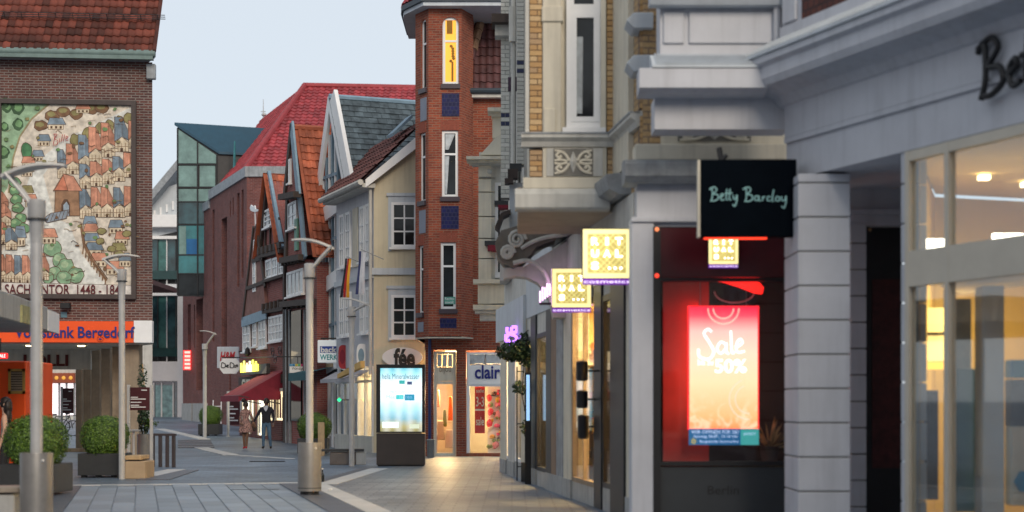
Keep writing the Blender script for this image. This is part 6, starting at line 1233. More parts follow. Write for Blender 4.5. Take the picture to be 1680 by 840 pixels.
def script(T, k=1.0):
    T([(0,.85),(.03,.95),(.035,.5),(.015,.25)]); T([(0,.9),(.06,1.0),(.09,.85),(.05,.65),(.1,.6),(.11,.4),(.06,.28),(.02,.3)])
    T([(.13,.45),(.17,.55),(.165,.65),(.14,.55),(.15,.33),(.19,.35)]); T([(.22,.9),(.21,.4),(.235,.33)]); T([(.26,.9),(.25,.4),(.275,.33)]); T([(.19,.66),(.29,.68)])
    T([(.30,.58),(.305,.38),(.33,.38),(.345,.58),(.345,.3),(.32,.0),(.29,.1)])
    T([(.43,.85),(.46,.95),(.465,.45),(.445,.22)]); T([(.42,.88),(.49,.98),(.52,.82),(.48,.62),(.53,.56),(.54,.35),(.49,.24),(.45,.27)])
    T([(.62,.5),(.58,.52),(.57,.33),(.61,.3),(.625,.52),(.625,.3),(.65,.28)]); T([(.67,.5),(.67,.27)]); T([(.67,.42),(.70,.5)]); T([(.77,.48),(.735,.48),(.73,.3),(.77,.27)]); T([(.81,.85),(.79,.3),(.81,.25)])
    T([(.88,.46),(.845,.48),(.835,.3),(.875,.27),(.885,.47),(.885,.27)]); T([(.91,.5),(.915,.3),(.95,.3),(.965,.52),(.965,.2),(.94,-.1),(.91,0)])
script(T); b.build('script_lettering', ink, s4)
# rusticated pier, porch, door
def blocks(parent, X0,X1,Y0,Y1,z0,z1,h,m,gap=.018):
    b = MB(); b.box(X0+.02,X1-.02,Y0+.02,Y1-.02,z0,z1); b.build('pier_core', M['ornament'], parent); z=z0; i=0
    while z < z1-.02:
        t = min(z+h-gap, z1); b = MB(); b.box(X0,X1,Y0,Y1,z,t); b.build('rusticated_block', m, parent, bevel=.008); z += h
h_ = 56.3/136.8; zj = EYE+(YH-467.5)/136.8; zb0 = zj - h_*9
blocks(SH, 3.43, 4.055, 19.0, 19.95, zb0, 4.37, h_, M['plaster'])
h2 = 43.3/126.8; zj = EYE+(YH-441)/126.8; blocks(SH, 4.376, 4.585, 20.5, 21.2, zj-h2*11, 3.95, h2, M['plaster'])
fP = front(1395, 20.5); sb(1380,296,1500,370,0.02,.5,M['plaster'],'porch_wall',fP); sb(1385,343,1500,352,-.05,.1,M['plaster'],'porch_moulding',fP)
sb(1422,370,1480,900,.25,.3,M['black'],'door',fP); sb(1431,458,1477,768,.235,.26,mat('red_curtain_reflection',(.06,.012,.012),.6,.4,9,.2),'door_glass',fP); sb(1420,370,1427,900,.18,.27,M['black'],'door_frame',fP)  # dark red curtain reflection painted in as the door glass colour
u,z = fP.uz(1428,376,.15); b = MB(fP); b.ball((u,.2,z),.03,.03,.03,8,6); b.build('door_bell', M['wood'], SH)
# facade towards the viewer
fS = Fr(3.43, 19.8, dirang(0.40)); LF = 9.0
def prof(pts, m, name, u0=0.0, u1=LF, fr=fS): b = MB(fr); b.profile(pts, u0, u1); return b.build(name, m, SH)
prof([(0,4.40),(.35,4.40),(.35,5.5),(0,5.5)], M['plaster'], 'fascia_beam')
prof([(-.035,4.86),(0,4.86),(0,4.93),(-.035,4.925)], M['plaster'], 'fascia_groove')
prof([(-.03,4.93),(0,4.93),(0,5.5),(-.03,5.5)], M['plaster'], 'upper_fascia')
prof([(0,5.30),(-.06,5.34),(-.14,5.44),(-.30,5.50),(-.42,5.52),(-.46,5.60),(-.46,5.74),(-.52,5.78),(-.52,5.86),(0,5.86)], M['plaster'], 'cornice', -.2)
prof([(0,5.865),(-.55,5.865),(-.55,5.90),(-.16,6.12),(0,6.12)], M['lead'] if False else M['greywhite'], 'cornice_flashing', -.2)
prof([(-.12,6.1),(.4,6.1),(.4,8.6),(-.12,8.6)], M['plaster'], 'parapet_wall', .1)
prof([(-.17,6.12),(-.12,6.12),(-.12,6.26),(-.17,6.26)], M['plaster'], 'parapet_foot', .12)
n = 60
for i in range(n):                                              # standing seams of the flashing
    u = -.1+ (4.8)*i/n; b = MB(fS); b._add([(u,-.54,5.915),(u+.02,-.54,5.915),(u+.02,-.17,6.125),(u,-.17,6.125),(u,-.54,5.935),(u+.02,-.54,5.935),(u+.02,-.17,6.145),(u,-.17,6.145)], [(4,5,6,7),(0,1,5,4),(1,2,6,5),(3,0,4,7)]); b.build('flashing_seam', M['greywhite'], SH)
for i in range(6):
    u0 = .15+i*1.5; b = MB(fS); b.box(u0,u0+.30,-.16,-.12,6.3,8.4); b.build('parapet_panel', M['plaster'], SH, bevel=.01)
    b = MB(fS); b.box(u0+.42,u0+1.38,-.14,-.115,6.26,8.4); b.build('tile_hung_panel', brickmat('brown_tile_panel_%d'%i,(.12,.045,.035),(.09,.035,.03),(.05,.03,.03),.12,.12,.014), SH)
# frontal return of the upper storey
fU = Fr(3.43, 19.9, 0.0); x1 = .05
def pu(pts, m, name, u0, u1): b = MB(fU); b.profile(pts, u0, u1); return b.build(name, m, SH)
pu([(0,5.06),(.5,5.06),(.5,5.46),(0,5.46)], M['plaster'], 'return_band', fU.u(1074), x1)
pu([(0,5.44),(-.30,5.46),(-.42,5.50),(-.42,5.74),(0,5.74)], M['plaster'], 'return_cornice', fU.u(1049,-.42), -.28)
pu([(0,5.745),(-.44,5.745),(-.44,5.77),(-.08,5.97),(0,5.97)], M['greywhite'], 'return_flashing', fU.u(1070,-.4), -.22)
pu([(.0,5.9),(.5,5.9),(.5,8.6),(0,8.6)], M['plaster'], 'return_wall', fU.u(1083), .1)
for i in range(44): u = fU.u(1076,-.3)+(1.45)*i/44; b = MB(fU); b._add([(u,-.43,5.785),(u+.014,-.43,5.785),(u+.014,-.09,5.978),(u,-.09,5.978),(u,-.43,5.80),(u+.014,-.43,5.80),(u+.014,-.09,5.995),(u,-.09,5.995)], [(4,5,6,7),(0,1,5,4),(1,2,6,5),(3,0,4,7)]); b.build('flashing_seam', M['greywhite'], SH)
for x0,x2 in ((1088,1122),(1130,1275)): q = fU.rect(x0,20,x2,72,0); b = MB(fU); b.box(q[0],q[1],-.035,.0,q[2],q[3]); b.build('return_panel', M['plaster'], SH, bevel=.01)
pu([(0,fU.z(1100,14)),(-.2,fU.z(1100,14)),(-.26,fU.z(1100,2)),(0,fU.z(1100,-8))], M['greywhite'], 'upper_moulding', fU.u(1066,-.2), .0)
b = MB(fU); b.tube([(-.12,-.1,5.97),(-.12,-.1,8.6)], .045, 8); b.build('downpipe', M['plaster'], SH, smooth=True)
b = MB(); b.poly([(3.4,19.85,4.405),tuple(fS.w((LF,.3,4.405))),(9.5,20.6,4.405),(3.4,20.6,4.405)]); b.build('porch_soffit', M['plaster'], SH, fix=False)
# glazed bay
u0 = fS.u(1488,.03); u1 = u0+4.2; um = fS.u(1556,.03); zt_, za1, za0, zl = 4.395, 3.29, 2.90, .3
fr_c = mat('cream_aluminium',(.58,.53,.44),.5,.06,3,.03)
b = MB(fS)
for a in ((u0,u0+.07,0,zt_),(um-.035,um+.035,0,zt_),(u1-.07,u1,0,zt_)): b.box(a[0],a[1],.0,.1,a[2],a[3])
b.box(u0+.07,u1-.07,.005,.095,zt_-.11,zt_); b.box(u0+.07,u1-.07,.003,.097,za0,za1); b.box(u0+.07,u1-.07,.005,.095,0,zl); bay = b.build('bay_frame', fr_c, SH)
for a,c in ((u0+.07,um-.035),(um+.035,u1-.07)):
    for z0,z1 in ((zl,za0),(za1,zt_-.11)): b = MB(fS); b.box(a,c,.045,.055,z0,z1); b.build('pane', M['glass'], bay)
sideP = fS.w((u0,.1,0)); back = Vector((5.35,20.4,0)); fSd = Fr(sideP.x, sideP.y, math.atan2(back.y-sideP.y, back.x-sideP.x)); Ls = (back-sideP).length
b = MB(fSd); b.box(0.0,Ls,0,.06,0,zt_); b.build('bay_side', M['plaster'], SH)
for i in range(10): b = MB(fS); zz=.1+i*.44; b.box(u0-.10,u0-.005,.02,.3,zz,zz+.42); b.build('rusticated_block', M['plaster'], SH, bevel=.006)
# shop interior
b = MB(); A_ = fS.w((u0+.1,.12,0)); Bq = fS.w((u1,.12,0)); Cq = Vector((10.2,16.4,0)); Dq = Vector((7.2,21.2,0))
pts = [A_,Vector((5.5,20.6,0)),Dq,Cq,Bq]
for p,q in zip(pts,pts[1:]): b.poly([(p.x,p.y,0),(q.x,q.y,0),(q.x,q.y,4.3),(p.x,p.y,4.3)])
b.build('interior_wall', M['warmwall'], SH, fix=False)
b = MB(); b.poly([(p.x,p.y,4.34) for p in pts]); b.build('interior_ceiling', M['warmwall'], SH, fix=False); b = MB(); b.poly([(p.x,p.y,.02) for p in pts]); b.build('interior_floor', M['floorin'], SH, fix=False)
b = MB(); b.poly([(A_.x+.3,A_.y+.4,2.95),(Bq.x-.2,Bq.y+.6,2.95),(Bq.x+.4,Bq.y+2.2,2.95),(A_.x+1.0,A_.y+1.9,2.95)]); b.build('mezzanine_edge', M['shopwhite'], SH, fix=False)
area_light('shop_light', SH, (6.6,18.6,4.2), 1.6, 22, (1,.76,.36), (-.2,-.3,-1)); area_light('shop_light', SH, (6.0,18.6,2.8), 1.4, 60, (1,.72,.30), (-.1,.6,-1))
for k,(x,y) in enumerate(((5.6,18.8),(6.5,18.2),(7.2,17.6),(6.3,19.4))):
    b = MB(); b.box(x-.06,x+.06,y-.06,y+.06,4.27,4.32); b.build('ceiling_lamp', M['lampwarm'], SH)
for px0,py0,px1,py1,Yd,m,nm in ((1494,392,1560,416,18.2,M['lampwhite'],'light_trough'),(1630,383,1700,398,18.0,M['lampwhite'],'light_trough'),(1503,505,1552,592,19.0,emit('backlit_panel',(1,.70,.28),.95),'backlit_panel'),(1503,594,1552,606,18.95,emit('amber_shelf_light',(1,.5,.06),1.0),'shelf_light'),(1500,597,1556,603,18.97,M['timber'],'shelf'),(1503,545,1552,550,18.9,M['timber'],'shelf')):
    f = front(px0,Yd); q = f.rect(px0,py0,px1,py1); b = MB(f); b.box(q[0],q[1],0,.06,q[2],q[3]); b.build(nm, m, SH)
cm = mat('white_column_paint',(.60,.63,.66),.6,.05,2,.05); f = front(1612,17.3); b = MB(f); x0_,x1_ = 0, f.u(1648); b.box(0,x1_,0,.3,.02,2.9); b.build('interior_column', cm, SH, bevel=.01)
for px0,py0,px1,py1,Yd,m,nm in ((1568,490,1594,840,17.9,M['lead'],'tall_cabinet'),(1570,605,1600,840,17.7,M['teal'],'low_cabinet'),(1558,472,1566,900,17.25,M['black'],'dark_post'),(1660,590,1700,620,17.2,mat('blue_box',(.02,.22,.38),.5),'blue_box'),(1660,622,1700,700,17.25,M['timber'],'shelf_unit'),(1660,700,1710,830,17.2,M['cream'],'poster_board'),(1520,640,1540,820,18.2,M['timber'],'mannequin_stand')):
    f = front(px0,Yd); q = f.rect(px0,py0,px1,py1); b = MB(f); b.box(q[0],q[1],0,.25,max(q[2],.03),q[3]); b.build(nm, m, SH, bevel=.01)
f = front(1672,17.15); uc,zc_ = f.uz(1684,790); b = MB(f); b.prism([(uc+.13*math.cos(k*math.pi/3),zc_+.13*math.sin(k*math.pi/3)) for k in range(6)],0,.03); b.build('blue_hexagon', mat('hexagon_blue',(.01,.20,.42),.5), SH)
# black stand-off letters on the fascia (only the first ones are in view)
lt = thing('fascia_lettering', 'black script letters standing off the grey fascia at the right edge', 'lettering', fS.w((fS.u(1640),-.1,4.7)))
tb = (fS.u(1604,-.1), fS.u(1604,-.1)+3.5, fS.z(1625,170,-.1)-.14, fS.z(1625,62,-.1)); tb = (tb[0],tb[1],tb[2]+.0,tb[3])
def T2(pts, r=.033, v=-.1):
    bb_ = MB(fS); bb_.stroke([(tb[0]+(tb[1]-tb[0])*x, tb[2]+(tb[3]-tb[2])*y) for x,y in pts], r, v, 8); bb_.build('letter_stroke', M['black'], lt, smooth=True)
script(lambda pts: T2([(x*1.0,y) for x,y in pts]) if max(p[0] for p in pts) < .40 else None)
for x,y in ((.03,.5),(.15,.4),(.22,.5),(.26,.5),(.32,.4)): bb_ = MB(fS); u_=tb[0]+(tb[1]-tb[0])*x; z_=tb[2]+(tb[3]-tb[2])*y; bb_.tube([(u_,-.1,z_),(u_,-.02,z_)],.012,6); bb_.build('stand_off', M['steel'], lt)
# ------------------------------------------------------------------ street lamps with angled arms and reflector blades, two with bins
def lamp(px, base, collar_y, arm, blade, label, bin_=None, rp=.072):
    if isinstance(base, tuple): X, Y = (px-CX)/FPX*base[1], base[1]
    else: X, Y = gpt(px, base)
    f = Fr(X, Y, 0); z0 = gz(Y); r = thing('street_lamp', label, 'street lamp', (X, Y, z0), 'slender steel street lamps with reflector blades')
    zc_ = f.z(px, collar_y); b = MB(f); b.tube([(0,0,z0),(0,0,zc_)], rp, 16); b.build('pole', M['steel'], r, smooth=True)
    b = MB(f); b.lathe([(rp*.9,zc_-.3),(rp*1.05,zc_-.29),(rp*1.25,zc_),(rp*1.45,zc_+.02),(rp*1.5,zc_+.26),(rp*.9,zc_+.27)], 0, 0, 16); b.build('collar', M['steel'], r, smooth=True)
    b = MB(f); b.lathe([(rp*1.3,zc_-.005),(rp*1.75,zc_-.004),(rp*1.75,zc_+.018),(rp*1.3,zc_+.019)], 0, 0, 16); b.build('collar_ring', M['anthracite'], r)
    a = f.uz(*arm); d = Vector((a[0],0,a[1]))-Vector((0,0,zc_+.15))
    for s in (-.05,.05):
        b = MB(f); b.tube([(0,s,zc_+.12),(a[0]*.5,s*1.6,(zc_+.15+a[1])/2),(a[0],s*2.2,a[1])], .026, 8); b.build('arm', M['steel'], r, smooth=True)
    p, q = f.uz(*blade[0]), f.uz(*blade[1]); b = MB(f); n = 10; vs = []; top = []
    for i in range(n+1):
        t = i/n; sag = .06*math.sin(math.pi*t); w = .17*math.sin(math.pi*(.12+.80*t))**.6
        u, z = p[0]+(q[0]-p[0])*t, p[1]+(q[1]-p[1])*t+sag; vs += [(u,-w,z-.012),(u,w,z-.012),(u,w,z+.014+.02*(1-t)),(u,-w,z+.014+.02*(1-t))]
    fs = [(0,3,2,1),(4*n,4*n+1,4*n+2,4*n+3)]
    for i in range(n):
        for k in range(4): fs.append((4*i+k,4*i+(k+1)%4,4*i+4+(k+1)%4,4*i+4+k))
    b._add(vs, fs); b.build('reflector_blade', mat('blade_white', (.55,.54,.52), .35, .1, 4, 0), r)
    if bin_:
        rb, hb_ = bin_; bt = thing('round_litter_bin', label.split(' lamp')[0]+' round steel litter bin around the lamp pole' if False else bin_label[px], 'bin', (X, Y, z0), 'round steel litter bins')
        b = MB(f); b.lathe([(rb*.8,z0+.0),(rb*.8,z0+.07)], 0, 0, 20); b.build('base', M['black'], bt)
        b = MB(f); b.lathe([(rb,z0+.071),(rb,z0+hb_-.012),(rb*.985,z0+hb_),(rb*.9,z0+hb_),(rb*.9,z0+hb_-.08),(rp*1.02,z0+hb_-.10)], 0, 0, 40); b.build('drum', M['binsteel'], bt, smooth=True)
        b = MB(f); b.ball((rb*.62,-rb*.80,z0+hb_-.1), .022,.02,.022, 8, 6); b.build('lock', M['steel'], bt)
        b = MB(f); b.lathe([(rb*1.006,z0+.12),(rb*1.006,z0+.135)], 0, 0, 40); b.build('seam', M['anthracite'], bt)
    return r
bin_label = {60: 'largest round steel bin, at the left edge in front of a box bush', 508: 'round steel bin standing alone in the middle of the plaza'}
lamp(60, ('Y',20.8), 361, (12,285), ((4,292),(108,272)), 'nearest street lamp, warm lit steel pole in front of the mural', (.212,.97), .078)
lamp(508, 812, 457, (545,404), ((548,409),(479,394)), 'steel street lamp rising from the lone bin in the plaza', (.208,.93), .066)
lamp(200, 786, 462, (173,427), ((169,427),(229,421)), 'street lamp beside the box bush planter and the bank pillar', None, .068)
lamp(577, 765, 520, (604,498), ((607,503),(560,490)), 'street lamp beside the illuminated advertising column', None, .07)
lamp(336, 717, 574, (353,546), ((355,549),(328,543)), 'farthest street lamp, beside the small distant bush planter', None, .085)

# ------------------------------------------------------------------ clipped box bushes in planters
m, N, L, P = _base('box_leaf'); g_ = N.new('ShaderNodeNewGeometry'); cr = N.new('ShaderNodeValToRGB'); e = cr.color_ramp.elements; e[0].color = (.03,.07,.008,1); e[1].color = (.16,.27,.03,1); x = e.new(.6); x.color = (.075,.15,.016,1)
L.new(g_.outputs['Random Per Island'], cr.inputs[0]); L.new(cr.outputs[0], P.inputs['Base Color']); P.inputs['Roughness'].default_value = .5; M['leaf'] = m
m, N, L, P = _base('vine_leaf'); g_ = N.new('ShaderNodeNewGeometry'); cr = N.new('ShaderNodeValToRGB'); e = cr.color_ramp.elements; e[0].color = (.008,.022,.010,1); e[1].color = (.035,.075,.03,1); L.new(g_.outputs['Random Per Island'], cr.inputs[0]); L.new(cr.outputs[0], P.inputs['Base Color']); M['vine'] = m
def leaves(cloud, size, jitter=.5):
    vs, fs = [], []
    for p, nrm in cloud:
        n = (nrm + Vector((random.uniform(-1,1),random.uniform(-1,1),random.uniform(-1,1)))*jitter).normalized(); a = n.orthogonal().normalized(); a = Matrix.Rotation(random.uniform(0,6.28),3,n) @ a; c = n.cross(a); s = size*random.uniform(.7,1.3); k = len(vs)
        vs += [p-a*s, p-c*s*.5+n*s*.15, p+a*s, p+c*s*.5+n*s*.15]; fs.append((k,k+1,k+2,k+3))
    return vs, fs
def ball_mesh(r, n=9000):
    cl = []; ph = [Vector((random.gauss(0,1),random.gauss(0,1),random.gauss(0,1))).normalized() for _ in range(40)]
    for _ in range(n):
        d = Vector((random.gauss(0,1),random.gauss(0,1),random.gauss(0,1))).normalized()
        bump = sum(max(0, d.dot(q)-.86)*.55 for q in ph); rad = r*(random.uniform(.86,.97)+bump*.75+(random.uniform(0,.12) if random.random() < .10 else 0))
        cl.append((d*rad, d))
    vs, fs = leaves(cl, r*.045)
    k = len(vs); b = MB(); b.ball((0,0,0), r*.86,r*.86,r*.86, 18, 12, jit=.03); vs += [Vector(p) for p in b.v]; fs += [tuple(k+i for i in f) for f in b.f]
    me = bpy.data.meshes.new('box_foliage'); me.from_pydata([tuple(p) for p in vs], [], fs); me.materials.append(M['leaf']); return me
bush_me = ball_mesh(.52)
def planter(px, base, label, s=1.0, w=.94, h=.53, balls=True, pot=True):
    X, Y = gpt(px, base); z = gz(Y); r = thing('box_bush_planter', label, 'planter', (X,Y,z), 'clipped box bushes in dark square planters'); b = MB(Fr(X,Y,R(random.uniform(-3,3))))
    b.box(-w/2*s,w/2*s,0,w*s,z+.05,z+h*s); b.build('tub', M['anthracite'], r, bevel=.012)
    b = MB(Fr(X,Y,0)); 
    for a in (-.36,-.05,.30): b.box(a*s-.05,a*s+.07,.08,.16,z,z+.051)
    b.build('foot', M['black'], r)
    o = link('bush', bush_me, r); o.location = (0, w*s/2, h*s+.36*s); o.scale = (s,s,.94*s); o.rotation_euler = (0,0,random.uniform(0,6)); 
    b = MB(Fr(X,Y,0)); b.tube([(0,w*s/2,z+h*s-.05),(0,w*s/2,z+h*s+.3)], .04, 6); b.build('stem', M['wood'], r)
    return r
planter(162, 784, 'clipped box ball in a dark square tub beside the street lamp and bank pillar', 1.0)
planter(44, 814, 'largest box ball, behind the round bin at the left edge', 1.05)
planter(342, 715, 'small distant box bush in a tub beside the farthest street lamp', 1.0)
planter(512, 747, 'box bush half hidden behind the lone bin in the plaza', 1.0)

# ------------------------------------------------------------------ benches, blocks, racks, planters
X, Y = gpt(-40, 862); f = Fr(X, Y, R(8)); bt = thing('concrete_bench', 'concrete bench with wooden seat at the lower left corner', 'bench', (X,Y,0))
b = MB(f); b.box(-1.2,.50,0,.6,0,.40); b.build('base', M['concrete'], bt, bevel=.02)
for i in range(4): b = MB(f); b.box(-1.25,.56,-.03+i*.165,.12+i*.165,.43,.50); b.build('seat_slat', mat('weathered_slat_%d'%i,(.25+.02*i,.21,.17),.75,.2,6,.2), bt, bevel=.01)
b = MB(f); b.box(-1.1,.42,.1,.5,.40,.43); b.build('bearer', M['black'], bt)
X, Y = gpt(201, 786); f = Fr(X, Y, 0); bl = thing('stone_seat_block', 'beige stone seat block with wooden top beside the bank pillar lamp', 'seat', (X,Y,0)); q = f.rect(203,757,238,786)
b = MB(f); b.box(.05,q[1],0,.9,0,.38); b.build('block', mat('sandstone',(.38,.28,.18),.8,.15,3,.2), bl, bevel=.015); b = MB(f); b.box(.02,q[1]-.1,.06,.85,.41,.50); b.build('wooden_top', M['wood'], bl, bevel=.012); b = MB(f); b.box(.1,q[1]-.15,.1,.8,.38,.41); b.build('spacer', M['black'], bl)
X, Y = gpt(237, 771); f = Fr(X, Y, 0); cp = thing('cylinder_planter', 'tall grey cylinder planter with leafy shrub behind the red direction sign', 'planter', (X,Y,0)); rr = f.u(249)
b = MB(f); b.lathe([(rr*.93,0),(rr,.02),(rr,.88),(rr*.9,.88),(rr*.9,.80)], 0, 0, 32); b.build('drum', M['binsteel'], cp, smooth=True)
def bushcloud(n, c, rx, ry, rz, size, m, name, parent):
    cl = []
    for _ in range(n):
        d = Vector((random.gauss(0,1),random.gauss(0,1),random.gauss(0,1))).normalized(); t = random.random()**.4; cl.append((Vector((c[0]+d.x*rx*t,c[1]+d.y*ry*t,c[2]+d.z*rz*t)), d))
    vs, fs = leaves(cl, size, 1.2); me = bpy.data.meshes.new(name); me.from_pydata([tuple(p) for p in vs], [], fs); me.materials.append(m); return link(name, me, parent)
bushcloud(420, (0,0,1.30), .16,.16,.5, .05, M['vine'], 'foliage', cp); bushcloud(160, (-.05,0,2.1), .12,.12,.55, .045, M['vine'], 'foliage', cp); bushcloud(70, (.14,0,1.15), .2,.1,.12, .05, M['leaf'], 'foliage', cp)
b = MB(f); b.tube([(0,0,.8),(.02,0,1.7),(-.05,0,2.6)], .018, 6); b.build('stem', M['wood'], cp)
def info_sign(px0, px1, y0, y1, base, label, posts, lines=True):
    X, Y = gpt(px0, base); f = Fr(X, Y, 0); r = thing('direction_sign', label, 'sign', (X,Y,gz(Y)), 'dark red direction signs'); q = f.rect(px0,y0,px1,y1)
    b = MB(f); b.box(q[0]+.03,q[1]-.03,-.03,.03,q[2],q[3]); b.build('panel', mat('claret_panel_%d'%px0,(.055,.010,.014),.4,.1,3,0), r)
    for px in posts: u = f.u(px); b = MB(f); b.box(u-.035,u+.035,-.04,.04,gz(Y),q[3]+.06); b.build('post', M['steel'], r, bevel=.008)
    H_ = q[3]-q[2]; W_ = q[1]-q[0]
    for k,(a,c,y) in enumerate(((.55,.8,.86),(.08,.4,.55),(.08,.75,.47),(.08,.55,.33),(.08,.45,.2),(.08,.75,.12))): b = MB(f); b.box(q[0]+W_*a,q[0]+W_*c,-.036,-.03,q[2]+H_*y,q[2]+H_*(y+.035)); b.build('text_line', M['textwhite'], r)
    return r
info_sign(212, 249, 635.5, 673, 775, 'dark red direction sign on two posts in front of the cylinder planter', (211,248.5))
info_sign(102, 122, 637, 678, 733, 'dark red direction sign on a post inside the arcade', (101.5,))
info_sign(375, 396, 644, 697, 705, 'dark red menu board behind the woman in the patterned dress', (376,395))
X, Y = gpt(374, 717); f = Fr(X,Y,0); pt = thing('bare_post', 'thin bare steel post left of the menu board', 'post', (X,Y,gz(Y))); b = MB(f); b.tube([(0,0,gz(Y)),(0,0,f.z(374,642))], .055, 10); b.build('shaft', M['steel'], pt, smooth=True); b = MB(f); b.lathe([(.09,gz(Y)),(.09,gz(Y)+.03),(.06,gz(Y)+.05)],0,0,12); b.build('foot', M['steel'], pt)
X, Y = gpt(356, 700); f = Fr(X,Y,0); ld = thing('folding_ladder', 'small white folding ladder against the plum brick wall', 'ladder', (X,Y,gz(Y))); b = MB(f); z=gz(Y); 
for u in (-.22,.22): b.tube([(u*1.15,-.2,z),(u,.1,z+1.45)], .03, 6)
b.build('stile', M['white'], ld); b = MB(f)
for k in range(4): b.box(-.22,.22,-.16+.06*k,-.1+.06*k,z+.28*(k+1)-.02,z+.28*(k+1)+.02)
b.build('rung', M['white'], ld)
X, Y = gpt(262, 766); f = Fr(X,Y,R(-28)); br = thing('bicycle_rack', 'dark steel bar rack beside the cylinder planter', 'rack', (X,Y,0)); 
b = MB(f); b.box(-.28,.52,-.04,.04,.80,.86); b.build('top_rail', mat('rack_brown',(.055,.045,.045),.5), br)
for u in (-.22,0.02,.25,.46): b = MB(f); b.box(u-.045,u+.045,-.03,.03,0,.80); b.build('upright', bpy.data.materials['rack_brown'], br, bevel=.006)
X, Y = gpt(209, 772); f = Fr(X,Y,0); ash = thing('ashtray_post', 'short steel post with flat top between pillar and cylinder planter', 'post', (X+.15,Y,0)); b = MB(f); b.tube([(.15,0,0),(.15,0,.95)], .03, 8); b.build('stem', M['steel'], ash); b = MB(f); b.box(0,.3,-.12,.12,.95,1.0); b.build('top', M['steel'], ash, bevel=.01)
# low wall bench and bollard by the yellow house
X, Y = gpt(541, 763); f = Fr(X,Y,R(4)); lb = thing('low_wall_bench', 'low stone bench with dark seat left of the advertising column', 'bench', (X,Y,0)); L_ = .95
b = MB(f); b.box(0,L_*.72,0,.5,0,.34); b.build('base', mat('brown_granite',(.14,.12,.11),.6,.2,4,.1), lb, bevel=.012); b = MB(f); b.box(L_*.72+.01,L_,0,.5,0,.34); b.build('end_block', M['concrete'], lb, bevel=.012); b = MB(f); b.box(-.3,L_-.05,-.03,.5,.36,.42); b.build('seat', M['anthracite'], lb)
X, Y = gpt(545, 748); f = Fr(X,Y,0); sb_ = thing('timber_stele', 'narrow wooden stele beside the box bush behind the lone bin', 'post', (X-.3,Y,0)); b = MB(f); b.box(-.45,-.25,0,.12,0,1.05); b.build('board', M['wood'], sb_, bevel=.01)
X, Y = gpt(529, 791); f = Fr(X,Y,0); ct = thing('bottle', 'small dark bottle standing beside the lone bin', 'bottle', (X,Y,0)); b = MB(f); b.lathe([(.035,0),(.04,.02),(.04,.14),(.015,.2),(.015,.26)],0,0,12); b.build('glass_body', M['dglass'], ct, smooth=True); b = MB(f); b.lathe([(.017,.26),(.017,.29)],0,0,10); b.build('cap', M['textwhite'], ct)

# ------------------------------------------------------------------ illuminated advertising column
X, Y = gpt(617.5, 765); f = Fr(X, Y, 0); ad = thing('advertising_column', 'tall dark advertising column with bright mineral water poster', 'advertising column', (X,Y,0)); W_ = f.u(697)
zb_ = f.z(650,710); zt_ = f.z(650,598); b = MB(f); b.box(0.0,W_,0,.28,.03,zb_-.02); b.build('base', mat('column_brown',(.055,.045,.042),.5,.12,3,.04), ad, bevel=.012)
b = MB(f); b.box(.03,W_-.03,.03,.25,0,.04); b.build('foot', M['black'], ad)
b = MB(f); q = f.rect(624,604,692.5,708)
for a in ((0,q[0],zb_,zt_),(q[1],W_,zb_,zt_),(q[0],q[1],zb_,q[2]),(q[0],q[1],q[3],zt_)): b.box(a[0],a[1],-.04,.30,a[2],a[3])
b.build('frame', M['black'], ad, bevel=.004)
m, N, L, P = _base('water_poster_glow'); tcn = N.new('ShaderNodeTexCoord'); sep = N.new('ShaderNodeSeparateXYZ'); L.new(tcn.outputs['Generated'], sep.inputs[0]); cr = N.new('ShaderNodeValToRGB'); e = cr.color_ramp.elements; e[0].position=0; e[0].color=(.25,.22,.08,1); e[1].position=1; e[1].color=(.12,.50,.62,1)
for p_, c in ((.07,(.42,.36,.14,1)),(.15,(.36,.42,.35,1)),(.2,(.20,.45,.55,1)),(.36,(.42,.75,.85,1)),(.55,(.9,.98,1,1)),(.75,(.9,.98,1,1)),(.9,(.35,.78,.88,1))): x = e.new(p_); x.color = c
nz = N.new('ShaderNodeTexNoise'); nz.inputs['Scale'].default_value=7; nz.inputs['Detail'].default_value=4; L.new(tcn.outputs['Generated'], nz.inputs['Vector']); ms = N.new('ShaderNodeMath'); ms.operation='MULTIPLY_ADD'; ms.inputs[1].default_value=.12; L.new(nz.outputs[0], ms.inputs[0]); L.new(sep.outputs['Z'], ms.inputs[2]); sb2 = N.new('ShaderNodeMath'); sb2.operation='SUBTRACT'; sb2.inputs[1].default_value=.06; L.new(ms.outputs[0], sb2.inputs[0]); L.new(sb2.outputs[0], cr.inputs[0])
wv_ = N.new('ShaderNodeTexWave'); wv_.inputs['Scale'].default_value=1.1; wv_.inputs['Distortion'].default_value=.6; L.new(tcn.outputs['Generated'], wv_.inputs['Vector']); mx = N.new('ShaderNodeMix'); mx.data_type='RGBA'; mx.inputs[7].default_value=(1,1,1,1); mf_ = N.new('ShaderNodeMath'); mf_.operation='MULTIPLY'; mf_.inputs[1].default_value=.3; L.new(wv_.outputs['Fac'], mf_.inputs[0]); L.new(mf_.outputs[0], mx.inputs[0]); L.new(cr.outputs[0], mx.inputs[6])
L.new(mx.outputs[2], P.inputs['Emission Color']); P.inputs['Emission Strength'].default_value=1.15; P.inputs['Base Color'].default_value=(.1,.1,.1,1)
b = MB(f); b.box(q[0],q[1],.0,.03,q[2],q[3]); b.build('lit_poster', m, ad)
pn = emit('poster_ink',(.02,.12,.22),.5)
